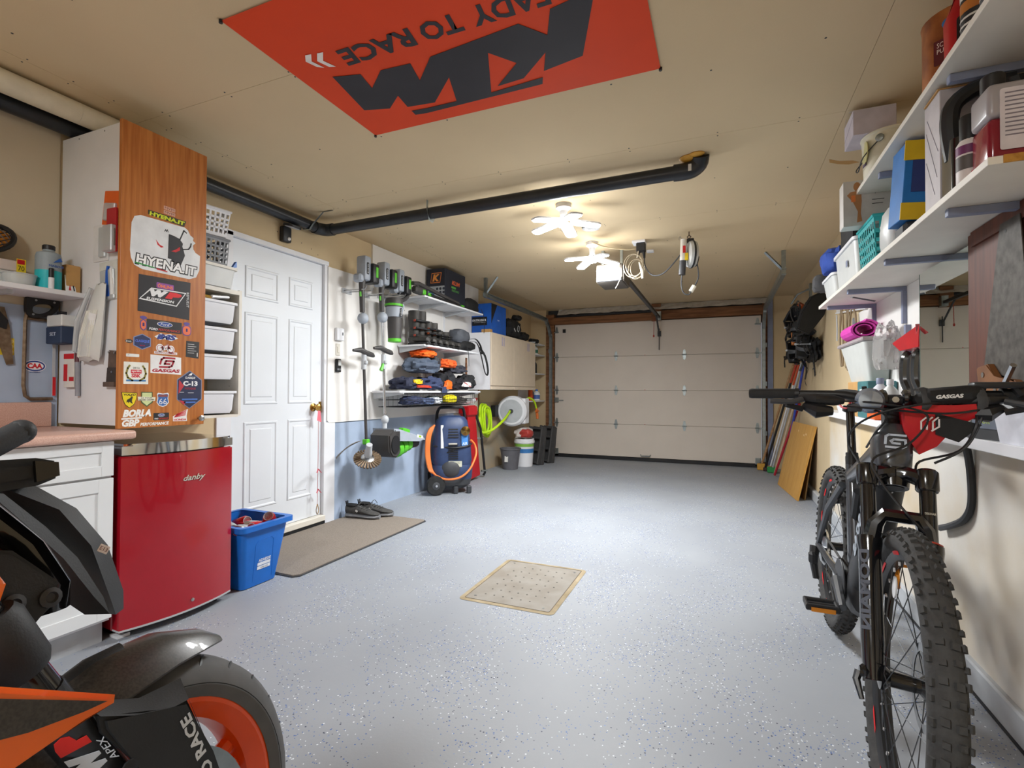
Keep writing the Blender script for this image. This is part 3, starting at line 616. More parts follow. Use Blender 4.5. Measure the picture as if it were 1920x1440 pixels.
# brush pack with blue handle
def ex4(t, M, w, h):
    B('#1e5cc0', M).prism([(-.012, -.075), (.02, -.075), (.014, -.01), (.012, .04), (.018, .062), (.008, .066), (-.002, .04), (-.006, 0)], .012, T(.0, 0, .002)).done('brush_handle', t, 'blue brush handle')
    B('#e8eaec', M).prism([(.03, -.07), (.05, -.07), (.048, 0), (.036, .06), (.028, .05)], .012, T(0, 0, .002)).done('brush_handle', t, 'white brush handle')
    B('#d8d24a', M).rrect(-w, w, h-.03, h-.008, .003, .0008, T(0, 0, .0015)).done('header_print', t); B('#303036', M).tfit('14', -w*.95, -w*.5, h-.026, h-.012, T(0, 0, .0025), .0006).tfit('60', w*.5, w*.95, h-.026, h-.012, T(0, 0, .0025), .0006).done('print', t)
card('brush_pack', 'clear brush pack with a blue and a white handle', 'pack', -2.66, -2.53, 1.49, 1.67, ['#c9ccc8'], .012, 4, extra=ex4, blister=(0, -.02, .1, .14))
# bag of cable ties
t = thing('cable_tie_bag', 'long clear plastic bag of white cable ties on the cabinet side', 'bag', (-2.68, YC-.02, 1.2))
b = B('plast_milk'); rg = []
for k, (x, z, w, d) in enumerate(((-2.60, 1.56, .035, .004), (-2.62, 1.50, .05, .012), (-2.65, 1.40, .065, .022), (-2.675, 1.30, .08, .028), (-2.685, 1.235, .08, .026), (-2.685, 1.212, .075, .004))):
    rg.append([(x+w*math.cos(a*math.pi/6)*(1 if k < 5 else 1), YC-.03+d*math.sin(a*math.pi/6), z+.006*math.sin(a*2.1+k)) for a in range(12)])
b.ring(rg); b.done('bag', t)
for k in range(7):
    x = -2.73+k*.014; B('#dfe0d8').tube([(x, YC-.05, 1.23), (x+.02, YC-.053, 1.33), (x+.055-k*.002, YC-.045, 1.44)], .0045, 5).done('cable_tie', t)
B('#eceef0').box((-2.63, YC-.05, 1.40), (.05, .004, .05), rot(0, 12, 0)).done('paper_tag', t)
B('plast_clear').tube([(-2.70, YC-.02, 1.55), (-2.78, YC-.03, 1.40), (-2.80, YC-.03, 1.26), (-2.79, YC-.02, 1.25)], [.008, .012, .01, .004], 8).done('clear_strip', t)
t = thing('knife_sheath', 'worn brown leather sheath hanging low on the cabinet side', 'sheath', (-2.545, YC, 1.095))
mat('leather', '#5b4c44', .7, var=.2, scale=30)
B('leather', FY(-2.545, YC, 1.18)).prism([(-.03, .08), (.03, .075), (.036, .06), (.033, .02), (.04, -.05), (.035, -.08), (-.035, -.082), (-.04, -.05), (-.03, .03)], .012, None, .003).done('body', t)
B('#3a302a', FY(-2.545, YC-.012, 1.16)).prism([(-.03, .02), (.033, .02), (.037, -.055), (-.038, -.055)], .004).done('pocket', t)
B('leather', FY(-2.545, YC-.004, 1.105)).rrect(-.045, .035, -.012, .01, .004, .02).done('lip', t)
b = B('steel', FY(-2.545, YC-.012, 1.18))
for u, v in ((-.02, .07), (.022, .066), (.005, -.02)): b.cyl((u, v, 0), (u, v, .006), .005, n=8)
b.done('rivet', t)['kind'] = 'stuff'
t = thing('paper_box', 'slim white and red printed carton low on the cabinet side', 'box', (-2.86, YC, 1.09))
B('#dcd8d2').bb(-2.905, -2.825, YC-.02, YC-.001, 1.09, 1.25, .001).done('carton', t); B(R_).bb(-2.905, -2.825, YC-.021, YC-.0195, 1.225, 1.25).bb(-2.905, -2.875, YC-.021, YC-.0195, 1.12, 1.2).bb(-2.86, -2.825, YC-.021, YC-.0195, 1.12, 1.14).done('print', t)
t = thing('marker_pack', 'silver marker pen hanging beside the white and red carton', 'marker', (-2.805, YC, 1.05))
B('#8d8f98').cyl((-2.805, YC-.012, 1.05), (-2.81, YC-.012, 1.21), .01, n=12).done('barrel', t); B('#5a3038').cyl((-2.81, YC-.012, 1.21), (-2.812, YC-.012, 1.265), .011, n=12).done('cap', t)
t = thing('bit_case', 'small dark blue bit case with a clear lid under the little shelf', 'case', (-2.9, 1.37, 1.29))
B('navy').bb(-2.955, -2.83, 1.345, YC-.001, 1.295, 1.375, .004).done('base', t); B('plast_milk').bb(-2.953, -2.832, 1.347, YC-.001, 1.376, 1.43, .004).done('lid', t); B('black').bb(-2.88, -2.845, 1.352, 1.375, 1.43, 1.445).done('latch', t); B('#c9d4e6', FY(-2.89, 1.3449, 1.34)).tfit('SET', -.03, .02, -.008, .008, Matrix()).done('print', t)
# little shelf
sh_ = thing('wall_shelf', 'small white shelf on the left wall above the saws', 'shelf', (-2.87, 1.0, 1.5))
B('white').bb(WL+.006, -2.755, .3, 1.408, 1.508, 1.53, .002).done('board', sh_)
for y in (.6, 1.15): B('lgrey').bb(WL+.005, -2.80, y-.01, y+.01, 1.49, 1.508).bb(WL+.013, WL+.02, y-.01, y+.01, 1.475, 1.5).done('bracket', sh_)
# aerosol / bottles etc. on the little shelf
t = thing('cleaner_bottle', 'grey and teal cleaner bottle standing on the little shelf', 'bottle', (-2.82, 1.29, 1.53))
B('#8e9aa2', T(-2.82, 1.29, 1.53)).lathe([(.046, .085), (.046, .15), (.042, .165), (.022, .175), (.02, .185)], 22).done('upper_body', t)
B('#22b3bd', T(-2.82, 1.29, 1.53)).lathe([(.044, 0), (.0462, .006), (.0462, .085)], 22).done('lower_label', t)
B('black', T(-2.82, 1.29, 1.53)).lathe([(.023, .182), (.023, .2), (.02, .203)], 16).done('cap', t)
B('#2f5ca8', FX(-2.7732, 1.3, 1.66)).prism([(-.015, -.01), (.02, 0), (.012, .016)], .001).tfit('MARINE', -.03, .025, -.03, -.02, Matrix()).done('print', t)
t = thing('paint_pen', 'black capped white paint pen in front of the teal bottle', 'pen', (-2.77, 1.285, 1.53))
B('#dfe2e6', T(-2.768, 1.277, 1.53)).lathe([(.009, 0), (.0105, .003), (.0105, .05)], 12).done('barrel', t); B('black', T(-2.768, 1.277, 1.53)).lathe([(.0095, .05), (.0095, .09), (.007, .093)], 12).done('cap', t)
t = thing('cardboard_box', 'small brown cardboard box at the end of the little shelf', 'box', (-2.85, 1.372, 1.53))
B('cardboard').box((-2.85, 1.376, 1.595), (.10, .056, .13), None, .001).done('carton', t); B('#a47c46').box((-2.85, 1.376, 1.661), (.10, .002, .001)).done('flap_joint', t)
B('#e4e6e8', FX(-2.797, 1.345, 1.531) @ rot(-8, 0, 0)).prism([(0, 0), (.042, 0), (.034, .06), (.016, .08), (0, .08)], .0012).m('#20242c').line([(.008, .045), (.016, .066), (.028, .055), (.034, .01)], .005, .0006, T(0, 0, .0012)).m('#c02830').prism([(.012, .01), (.022, .01), (.018, .04)], .0006, T(0, 0, .0012)).thing('loose_sticker', 'white round-topped sticker leaning on the little cardboard box', 'sticker')
t = thing('plastic_tub', 'shallow clear plastic tub on the little shelf', 'tub', (-2.82, 1.19, 1.53))
B('plast_clear', T(-2.82, 1.188, 1.53)).lathe([(.0, .0015), (.05, .0015), (.056, .045), (.059, .047), (.059, .05), (.054, .048), (.0488, .003), (0, .003)], 22, cap=False).done('tub', t); B('#e8d868', T(-2.82, 1.188, 1.534)).lathe([(0, .004), (.03, .006), (.04, .002), (.04, 0), (0, 0)], 14).done('contents', t)
t = thing('label_box', 'stack of flat clear boxes with a yellow label on the little shelf', 'box', (-2.9, 1.16, 1.53))
B('plast_milk').bb(-2.975, -2.885, 1.0, 1.24, 1.53, 1.60, .004).done('box', t); B('#d4c8c4').bb(-2.97, -2.89, 1.0, 1.225, 1.603, 1.65, .004).done('upper_box', t); B('#e8cc2a').bb(-2.8848, -2.884, 1.205, 1.238, 1.56, 1.66).done('label', t, 'yellow label'); B(R_, FX(-2.8838, 1.22, 1.645)).rrect(-.013, .013, -.008, .012, .002, .0006).m('#403a20').tfit('70', -.01, .012, -.038, -.015, Matrix()).done('print', t)
# black cooling fan grille with orange inside, leaning on the boxes
t = thing('mesh_guard', 'black oval mesh guard with orange inside lying on the boxes', 'guard', (-2.92, 1.12, 1.652))
M = T(-2.925, 1.125, 1.735) @ rot(0, 62, 0) @ rot(0, 0, 35)
b = B('black', M); b.tube([(.062*math.cos(a*.2618), .105*math.sin(a*.2618), 0) for a in range(24)], .011, 8, closed=True); b.done('rim', t)
b = B('black', M)
for k in range(-3, 4): b.tube([(k*.016, -.1*math.sqrt(1-(k*.25)**2), 0), (k*.016, 0, .014), (k*.016, .1*math.sqrt(1-(k*.25)**2), 0)], .0022, 4)
for k in range(-4, 5): b.tube([(-.06*math.sqrt(1-(k*.22)**2), k*.022, 0), (0, k*.022, .014), (.06*math.sqrt(1-(k*.22)**2), k*.022, 0)], .0022, 4)
b.done('mesh', t)
B('#c9802a', M).disc((0, 0), .055, .095, T(0, 0, -.012), .003).done('lining', t, 'orange lining'); B('lgrey', M).lathe([(.02, 0), (.02, .02), (.008, .024)], 14, T(0, -.02, 0)).done('hub', t)
# saws on the splash board
t = thing('bow_saw', 'rusty bow saw with black grip hanging on the splash board', 'saw', (-2.98, 1.33, 1.02))
mat('rust', '#8c7a66', .6, .6, col2='#6f5c48', scale=40)
x = -2.975
B('rust').tube([(x, 1.285, 1.44), (x, 1.278, 1.40), (x, 1.275, 1.10), (x, 1.282, 1.05), (x, 1.30, 1.035), (x, 1.385, 1.035)], .008, 4, smooth=0).done('bow', t)
B('rust').tube([(x, 1.285, 1.41), (x, 1.385, 1.41)], .007, 4).done('cross_bar', t)
B('lgrey').bb(x-.001, x+.001, 1.382, 1.394, 1.05, 1.41).done('blade', t); B(R_).bb(x-.002, x+.002, 1.384, 1.396, 1.05, 1.14).done('blade_mark', t)
b = B('black', FX(x-.008, 0, 0)); 
out = [(1.28, 1.425), (1.275, 1.49), (1.285, 1.513), (1.34, 1.508), (1.39, 1.517), (1.402, 1.50), (1.395, 1.465), (1.37, 1.435), (1.32, 1.415)]
inn = [(1.30, 1.44), (1.30, 1.465), (1.325, 1.48), (1.365, 1.485), (1.378, 1.472), (1.36, 1.45), (1.325, 1.435)]
n = len(out)
def strip(b, outp, innp, d):
    P = spline([Vector((p[0], p[1], 0)) for p in outp], 3, True)[0]; Q = spline([Vector((p[0], p[1], 0)) for p in innp], 4, True)[0]
    k = 28; P = [P[int(i*len(P)/k)] for i in range(k)]; c = sum(Q, Vector())/len(Q)
    R = []
    for p in P:
        a = math.atan2(p.y-c.y, p.x-c.x); R.append(min(Q, key=lambda q: abs(math.remainder(math.atan2(q.y-c.y, q.x-c.x)-a, 2*math.pi))))
    V = [(p.x, p.y, 0) for p in P]+[(q.x, q.y, 0) for q in R]+[(p.x, p.y, d) for p in P]+[(q.x, q.y, d) for q in R]; F = []
    for i in range(k):
        j = (i+1) % k; F += [(i, j, k+j, k+i), (2*k+i, 3*k+i, 3*k+j, 2*k+j), (i, 2*k+i, 2*k+j, j), (k+i, k+j, 3*k+j, 3*k+i)]
    b.raw(V, F)
strip(b, out, inn, .022); b.done('grip', t, 'black plastic D-shaped grip')
b = B('steel', FX(x+.0145, 0, 0))
for u, v in ((1.31, 1.497), (1.38, 1.497), (1.30, 1.43)): b.disc((u, v), .005, .005, None, .001, 8)
b.done('rivet', t)['kind'] = 'stuff'
t = thing('hand_saw', 'rusty hand saw with black grip, leftmost on the splash board', 'saw', (-2.98, 1.2, 1.19))
B('rust', FX(-2.98, 0, 0)).prism([(1.17, 1.45), (1.205, 1.45), (1.225, 1.36), (1.24, 1.195), (1.215, 1.19), (1.175, 1.33)], .003).done('blade', t)
B('black', FX(-2.986, 0, 0)).prism([(1.15, 1.37), (1.21, 1.35), (1.215, 1.39), (1.2, 1.41), (1.17, 1.45), (1.14, 1.45)], .018).done('grip', t)
b = B('#e8eaee', FX(WL+.0122, 0, 0)).disc((1.321, 1.19), .042, .028, None, .0008); b.m('#27448c').disc((1.321, 1.19), .039, .025, T(0, 0, .0008), .0005); b.m('#e8eaee').disc((1.321, 1.19), .033, .018, T(0, 0, .0013), .0005); b.m('#c8202c').tfit('CAA', 1.293, 1.349, 1.178, 1.203, T(0, 0, .0018), .0005, 0, .05); b.m('#27448c').tfit('QUEBEC', 1.30, 1.342, 1.158, 1.163, T(0, 0, .0018), .0005)
b.thing('oval_wall_sticker', 'white and blue oval CAA sticker framed by the bow saw', 'sticker')
b = B('#d8c030', FX(WL+.0122, 0, 0)).rrect(1.165, 1.245, 1.235, 1.312, .002, .0008); b.m('#f0e08a')
for i in range(2):
    for k in range(3): b.disc((1.215+i*.02, 1.25+k*.024), .008, .009, T(0, 0, .0008), .0005, 12)
b.thing('yellow_wall_card', 'yellow punched card behind the hand saw', 'card')
# ================================================================ bin rack beside the door
rk = thing('bin_rack', 'narrow white rack with sliding bins between tall cabinet and door', 'rack', (-2.86, 2.02, .92))
B('offwhite').bb(WL+.002, -2.722, 2.19, 2.208, .925, 1.69).done('side_panel', rk); B('offwhite').bb(WL+.002, -2.722, 1.83, 1.845, .925, 1.69).done('side_panel', rk)
B('offwhite').bb(WL+.002, -2.722, 1.845, 2.19, 1.66, 1.685).done('top_board', rk); B('offwhite').bb(WL+.002, -2.722, 1.845, 2.19, .918, .934).done('bottom_board', rk)
b = B('grey')
for z in [.97+k*.045 for k in range(16)]: b.disc((-2.8, z), .003, .003, Matrix(((1, 0, 0, 0), (0, 0, -1, 2.1899), (0, 1, 0, 0), (0, 0, 0, 1))), .0008, 6)
b.done('pin_hole', rk)['kind'] = 'stuff'
for k, (z0, z1) in enumerate(((1.472, 1.605), (1.308, 1.447), (1.14, 1.287), (.94, 1.075))):
    lab = ['uppermost bin inside the narrow white rack', 'second bin from the top inside the narrow white rack', 'third bin from the top inside the narrow white rack', 'lowest bin inside the narrow white rack'][k]
    t = thing('storage_bin', 'white plastic ' + lab, 'bin', (-2.85, 2.02, z0), group='sliding bins of the white rack')
    b = B('white'); y0, y1, x0, x1 = 1.862, 2.172, -2.985, -2.712
    def rr(yi, xi, z): return [(x, y, z) for y, x in rrpts(y0+yi, y1-yi, x0+xi, x1-xi, .03)]
    b.ring([rr(.022, .012, z0+.004), rr(.012, .006, z0+.02), rr(.004, 0, z1-.012), rr(.008, .004, z1-.012), rr(.016, .01, z0+.024), rr(.03, .02, z0+.012)], cap=True); b.done('tub', t)
    b = B('white'); b.ring([rr(-.008, -.008, z1-.014), rr(-.008, -.008, z1), rr(.008, .008, z1), rr(.008, .008, z1-.014)], closed=True); b.done('rim', t)
t = thing('food_packets', 'shiny packets lying in the uppermost rack bin', 'packet', (-2.8, 2.0, 1.6))
B('foil').box((-2.78, 2.06, 1.62), (.12, .14, .02), rot(8, -10, 10), .006).done('foil_packet', t); B('#a8822c').box((-2.77, 1.98, 1.622), (.1, .08, .02), rot(-5, 6, -10), .006).done('brown_packet', t)
# open bin on top, baskets above
t = thing('storage_bin', 'milky plastic bin standing on top of the white rack', 'bin', (-2.84, 2.02, 1.69))
b = B('plast_milk'); y0, y1, x0, x1 = 1.86, 2.155, -2.985, -2.70
b.ring([rr(.015, .012, 1.687), rr(0, 0, 1.80), rr(.004, .004, 1.80), rr(.02, .016, 1.692)]); b.done('tub', t); b = B('offwhite'); b.ring([rr(-.01, -.01, 1.797), rr(-.01, -.01, 1.812), rr(.006, .006, 1.812), rr(.006, .006, 1.797)], closed=True); b.done('rim', t)
def basket(name, label, m, x0, x1, y0, y1, z0, z1, flare, tilt=None):
    t = thing(name, label, 'basket', ((x0+x1)/2, (y0+y1)/2, z0)); M = tilt or Matrix(); b = B(m, M)
    rows = 4; cols = 9
    def P(s, u, v):   # side s, along u, height v
        f = flare*v; c = [(x0-f, y0-f), (x1+f, y0-f), (x1+f, y1+f), (x0-f, y1+f)]; a, d = Vector(c[s]), Vector(c[(s+1) % 4]); q = a.lerp(d, u); return (q.x, q.y, z0+(z1-z0)*v)
    for s in range(4):
        b.raw([P(s, 0, .0), P(s, 1, .0), P(s, 1, .12), P(s, 0, .12)], [(0, 1, 2, 3)]).raw([P(s, 0, .88), P(s, 1, .88), P(s, 1, 1), P(s, 0, 1)], [(0, 1, 2, 3)])
        for k in range(cols+1): u0 = k/cols-.022 if k else 0; u1 = k/cols+.022 if k < cols else 1; b.raw([P(s, u0, .12), P(s, u1, .12), P(s, u1, .88), P(s, u0, .88)], [(0, 1, 2, 3)])
        for k in range(1, rows): v = .12+.76*k/rows; b.raw([P(s, 0, v-.04), P(s, 1, v-.04), P(s, 1, v+.04), P(s, 0, v+.04)], [(0, 1, 2, 3)])
    b.done('lattice', t, ang=0)
    b = B(m, M); b.raw([(x0, y0, z0), (x1, y0, z0), (x1, y1, z0), (x0, y1, z0)], [(0, 1, 2, 3)]); b.done('base', t)
    f = flare; b = B(m, M); b.tube([(x0-f, y0-f, z1), (x1+f, y0-f, z1), (x1+f, y1+f, z1), (x0-f, y1+f, z1)], .008, 6, closed=True); b.done('rim', t)
    return t
basket('grey_basket', 'grey lattice basket on top of the milky bin', 'grey', -2.96, -2.735, 1.87, 2.115, 1.816, 1.975, .008)
basket('white_basket', 'white lattice basket nested crookedly in the grey one', 'white', -2.965, -2.745, 1.865, 2.115, 1.988, 2.14, .02, T(-2.86, 2.0, 2.02) @ rot(3, 0, 0) @ T(2.86, -2.0, -2.02))
t = thing('blue_clip', 'small blue plastic scoop lying at the bin corner', 'scoop', (-2.72, 2.165, 1.812)); 
B('blue').prism([(0, 0), (.03, .01), (.028, .045), (.012, .02)], .02, FX(-2.735, 2.135, 1.814)).done('bowl', t); B('blue').tube([(-2.73, 2.13, 1.818), (-2.74, 2.10, 1.818)], .006, 6).done('handle', t)
# ================================================================ recycling bin, cans, mat, sneakers
rb = thing('recycling_bin', 'blue recycling bin of empty cans beside the red fridge', 'bin', (-2.52, 2.08, 0))
def bb4(x0, x1, y0, y1, z, r=.03): return [(x, y, z) for x, y in rrpts(x0, x1, y0, y1, r)]
b = B('blue'); b.ring([bb4(-2.70, -2.375, 1.945, 2.175, .004), bb4(-2.72, -2.335, 1.915, 2.225, .33), bb4(-2.72, -2.335, 1.915, 2.225, .345), bb4(-2.714, -2.341, 1.921, 2.219, .345), bb4(-2.695, -2.38, 1.95, 2.17, .012)]); b.done('tub', rb)
b = B('blue'); b.ring([bb4(-2.74, -2.315, 1.895, 2.248, .322), bb4(-2.74, -2.315, 1.895, 2.248, .35), bb4(-2.712, -2.343, 1.923, 2.217, .35), bb4(-2.72, -2.335, 1.915, 2.225, .322)], closed=True); b.done('rim', rb)
Mb = FX(-2.3605, 2.07, .12) @ rot(7, 0, 0)
B('#e6ecf4', Mb).tfit('ADRESSE', -.035, .045, .012, .028, T(0, 0, .001), .0008, 0, .02).rrect(-.04, .045, -.008, .008, .001, .0008, T(0, 0, .001)).rrect(-.04, .045, -.03, -.012, .001, .0008, T(0, 0, .001)).m('#6a7890').tfit('VILLE', -.02, .03, -.026, -.018, T(0, 0, .0018), .0006).done('print', rb)
B('blue', Mb).line([(-.06, -.09), (-.06, .12), (-.045, .135), (.04, .14), (.055, .125), (.065, -.09)], .004, .002, T(0, 0, -.001)).done('raised_frame', rb)
mat('can_red', '#c01c26', .25, .5, var=.05); mat('can_silver', '#c0c2c6', .3, .9, var=.1)
for k, (x, y, z, rx, ry, m, lab) in enumerate(((-2.40, 2.15, .33, 40, 35, 'can_red', 'red soda can leaning highest in the blue bin'), (-2.40, 2.06, .315, 80, 10, 'can_red', 'crushed red and silver can lying in the blue bin'), (-2.41, 1.975, .315, 70, -40, 'can_silver', 'silver can nearest the fridge in the blue bin'), (-2.56, 2.02, .30, 85, 60, 'can_silver', 'silver can deep in the blue bin'), (-2.6, 2.12, .302, 70, 20, 'can_red', 'red can deep in the blue bin'), (-2.49, 2.12, .295, 90, 80, 'can_silver', 'silver can in the middle of the blue bin'))):
    t = thing('soda_can', lab, 'can', (x, y, z-.03), group='empty cans in the blue bin'); M = T(x, y, z) @ rot(rx, ry, 20*k)
    B(m, M).lathe([(.026, -.058), (.033, -.048), (.033, .046), (.026, .058)], 18).done('body', t); B('can_silver', M).lathe([(.026, .058), (.027, .061), (.024, .061), (.022, .057)], 18).done('top', t)
    if m == 'can_red': B('#f0e8e8', M).line([(-.015, -.01), (.0, .018), (.012, .005), (.02, .02)], .006, .001, T(0, 0, 0) @ Matrix(((1, 0, 0, 0), (0, 0, -1, -.0335), (0, 1, 0, 0), (0, 0, 0, 1)))).done('print', t)
b = B('#6c6a64').ring([bb4(-2.67, -2.405, 1.975, 2.145, .02, .02), bb4(-2.68, -2.395, 1.965, 2.155, .245, .02)]); b.thing('sorted_waste', 'flattened waste filling the lower part of the blue bin', 'waste')
mat('mat', '#8f867c', .95, col2='#7a7168', scale=220, bump=.6, bscale=260)
t = thing('door_mat', 'grey brown ribbed door mat in front of the white door', 'mat', (-2.6, 2.9, 0))
B('mat', T(0, 0, .002)).prism([(-2.955, 2.215), (-2.29, 2.215), (-2.268, 2.24), (-2.268, 3.57), (-2.29, 3.595), (-2.93, 3.595), (-2.955, 3.57)], .009).done('pile', t)
B('dgrey').prism([(-2.965, 2.205), (-2.285, 2.205), (-2.258, 2.235), (-2.258, 3.575), (-2.285, 3.605), (-2.94, 3.605), (-2.965, 3.58)], .006).done('rubber_edge', t)
def sneaker(x, y, rz, label, lace):
    t = thing('sneaker', label, 'shoe', (x, y, .0115), rz, group='pair of grey sneakers on the mat', R=rot(0, 0, rz) @ Matrix.Scale(1.14, 4))
    L = .28
    def sec(u, w, z0, z1, s=.5): return [(u, w*math.cos(a*math.pi/6)*(1 if math.sin(a*math.pi/6) < 0 else s+(1-s)*abs(math.cos(a*math.pi/6))), z0+(z1-z0)*(.5+.5*math.sin(a*math.pi/6))) for a in range(12)]
    mat('shoe', '#4a4947', .8, col2='#3a3a3a', scale=60, bump=.3, bscale=200)
    b = B('grey'); b.ring([sec(u*L-.14, w, 0, h, .95) for u, w, h in ((0, .018, .03), (.04, .032, .034), (.2, .038, .034), (.5, .037, .03), (.75, .046, .028), (.92, .036, .03), (1, .014, .034))]); b.local('sole', t)
    b = B('shoe'); b.ring([sec(u*L-.14, w, .024, h, s) for u, w, h, s in ((.01, .018, .09, .6), (.05, .03, .098, .6), (.2, .034, .085, .62), (.36, .034, .09, .5), (.55, .037, .078, .5), (.75, .042, .056, .6), (.92, .033, .045, .6), (.99, .013, .038, .6))]); b.local('upper', t)
    b = B('blackm'); b.ring([sec(u*L-.14, w, .075, h, .9) for u, w, h in ((.05, .022, .10), (.12, .028, .102), (.28, .026, .1), (.34, .012, .099))]); b.local('collar', t)
    b = B('black'); b.tube([(-.135, 0, .085), (-.142, 0, .115), (-.128, 0, .118), (-.125, 0, .09)], .005, 6); b.local('pull_loop', t)
    b = B('black')
    for k in range(5): b.tube([(-.035+k*.02, -.026, .086-k*.006), (-.03+k*.02, 0, .096-k*.008), (-.035+k*.02, .026, .086-k*.006)], .003, 5)
    b.tube([(-.03, 0, .1), (-.02, -.03, .1), (-.01, -.045, .07), (.01, -.04, .06)], .0025, 5, smooth=3).tube([(-.03, 0, .1), (-.02, .03, .11), (0, .03, .085)], .0025, 5, smooth=3); b.local('lace', t)
    B('#d8d8d4').box((-.03, -.0385, .055), (.018, .003, .012), rot(0, 30, 0)).local('logo_patch', t)
sneaker(-2.79, 3.44, 8, 'grey sneaker with white patch, nearer of the pair on the mat', 0)
sneaker(-2.74, 3.545, 14, 'grey sneaker partly hidden behind its mate, by the blue wall', 1)
# ================================================================ pipes under the ceiling
pp = thing('drain_pipe', 'black plastic drain pipe running along and across the ceiling', 'pipe', (-1.5, 3.1, 2.3))
px, pz = -2.925, 2.35
B('abs').cyl((px, .9, pz), (px, 3.02, pz), .04, n=18).done('pipe_run', pp); B('abs').cyl((px+.09, 3.1, pz), (-.21, 3.09, pz+.02), .041, n=18).done('pipe_run', pp)
B('abs').tube([(px, 3.0, pz), (px+.005, 3.05, pz), (px+.04, 3.095, pz), (px+.1, 3.1, pz)], .047, 16, smooth=3).done('elbow', pp, 'smooth black elbow at the wall')
B('abs').tube([(-.26, 3.09, pz+.02), (-.17, 3.09, pz+.022), (-.12, 3.085, pz+.05), (-.11, 3.06, CZ-.004)], .048, 16, smooth=4).done('elbow', pp, 'black elbow going up through the ceiling')
B('#d8d8d8', T(-.165, 3.042, pz+.02) @ rot(90, 0, 0)).rrect(-.012, .006, -.02, .02, .002, .001).done('label', pp)
for x0, y0 in ((-2.84, 3.02), (-1.93, 3.14)):
    b = B('galv'); y = 3.10 if x0 > -2.5 else 2.9
    if x0 > -2.5: b.tube([(x0, 3.05, CZ-.003), (x0, 3.05, pz+.02), (x0, 3.08, pz-.043), (x0, 3.12, pz-.043), (x0, 3.15, pz+.0), (x0-.02, 3.05-.13, CZ-.003)][:5], .012, 4, flat=(1, .2))
    else: b.tube([(px-.042, 2.93, pz+.02), (px-.03, 2.93, pz-.04), (px+.03, 2.93, pz-.042), (px+.05, 2.94, pz), (px+.13, 2.96, CZ-.003), (px+.22, 2.96, CZ-.003)], .012, 4, flat=(1, .2))
    b.done('strap', pp, 'perforated steel hanger strap')
B('#c8973c').sph((-.17, 3.07, CZ-.005), (.06, .05, .02), 12, 6).sph((-.13, 3.03, CZ-.005), (.045, .03, .014), 10, 6).thing('foam_seal', 'yellow foam blob sealing the pipe hole in the ceiling', 'foam')
wp_ = thing('white_pipe', 'thick off-white pipe under the ceiling above the tall cabinet', 'pipe', (-2.86, .6, 2.35))
B('pvc').cyl((-2.835, -.6, 2.388), (-2.80, 1.38, 2.383), .049, n=20).cyl((-2.80, 1.38, 2.383), (-2.80, 1.8, 2.383), .049, n=20).done('run', wp_)
B('abs').cyl((px, -.4, pz-.01), (px, .88, pz), .04, n=16).cyl((px, .80, pz), (px, .885, pz), .047, n=16).thing('drain_pipe', 'black drain pipe behind the thick off-white pipe', 'pipe')
# sensor lamp above the door
t = thing('sensor_light', 'black motion sensor light above the white door', 'light', (-2.97, 2.78, 2.17))
B('black').bb(WL, -2.955, 2.735, 2.815, 2.175, 2.29, .012, 2).done('body', t); B('black').prism(rrpts(-.045, .045, -.06, .06, .03), .016, T(-2.93, 2.79, 2.285) @ rot(0, 14, 0)).done('lamp_head', t); B('lgrey').prism(rrpts(-.035, .035, -.05, .05, .025), .003, T(-2.93, 2.79, 2.281) @ rot(0, 14, 0)).done('lens', t); B('#e6e6e6').sph((-2.953, 2.785, 2.2), .013, 12, 8).done('sensor_eye', t)
# controls on the white board
XB = WL+.0162
t = thing('wall_thermostat', 'white thermostat box on the white board by the door', 'thermostat', (XB, 3.34, 1.49)); B('white').bb(XB, XB+.03, 3.30, 3.385, 1.5, 1.605, .004).done('case', t); B('black', FX(XB+.0302, 0, 0)).rrect(3.36, 3.372, 1.545, 1.57, .002, .0006).done('display', t)
t = thing('light_switch', 'white wall switch under the thermostat box', 'switch', (XB, 3.34, 1.37)); B('#d6d2c8').bb(XB, XB+.006, 3.315, 3.365, 1.375, 1.475, .002).done('plate', t); B('#e4e0d6').bb(XB+.006, XB+.012, 3.33, 3.35, 1.40, 1.45, .001).done('rocker', t)
t = thing('opener_button', 'black door opener control with a white key on the board', 'control', (XB, 3.34, 1.24)); B('black').bb(XB, XB+.02, 3.305, 3.365, 1.235, 1.345, .005).done('case', t); B('#dde0e0').bb(XB+.02, XB+.023, 3.325, 3.358, 1.29, 1.335, .002).done('key', t); B('grey').bb(XB+.02, XB+.022, 3.315, 3.335, 1.25, 1.265).bb(XB+.02, XB+.022, 3.34, 3.358, 1.25, 1.265).done('small_keys', t)
# string with pink tape on the door knob
t = thing('knob_cord', 'thin red cord with pink tape hanging from the brass door knob', 'cord', (-2.96, 3.1, .2))
B('#a8605c').tube([(-2.962, 3.105, .92), (-2.958, 3.10, .55), (-2.96, 3.098, .17)], .0022, 5).done('cord', t)
for z in (.46, .30): B('#e0707e').tube([(-2.955, 3.10, z), (-2.952, 3.13, z-.035)], .009, 4, flat=(1, .15)).tube([(-2.955, 3.10, z), (-2.952, 3.085, z-.03)], .006, 4, flat=(1, .15)).done('tape', t)
B('#e0707e').tube([(-2.952, 3.10, .92), (-2.95, 3.09, .84)], .012, 4, flat=(1, .15)).tube([(-2.952, 3.105, .92), (-2.95, 3.115, .83)], .01, 4, flat=(1, .15)).done('tape', t)
B('brass').tube([(-2.96, 3.098, .18), (-2.958, 3.085, .13), (-2.958, 3.098, .10), (-2.958, 3.111, .13), (-2.96, 3.1, .18)], .003, 5, smooth=3).done('ring', t)
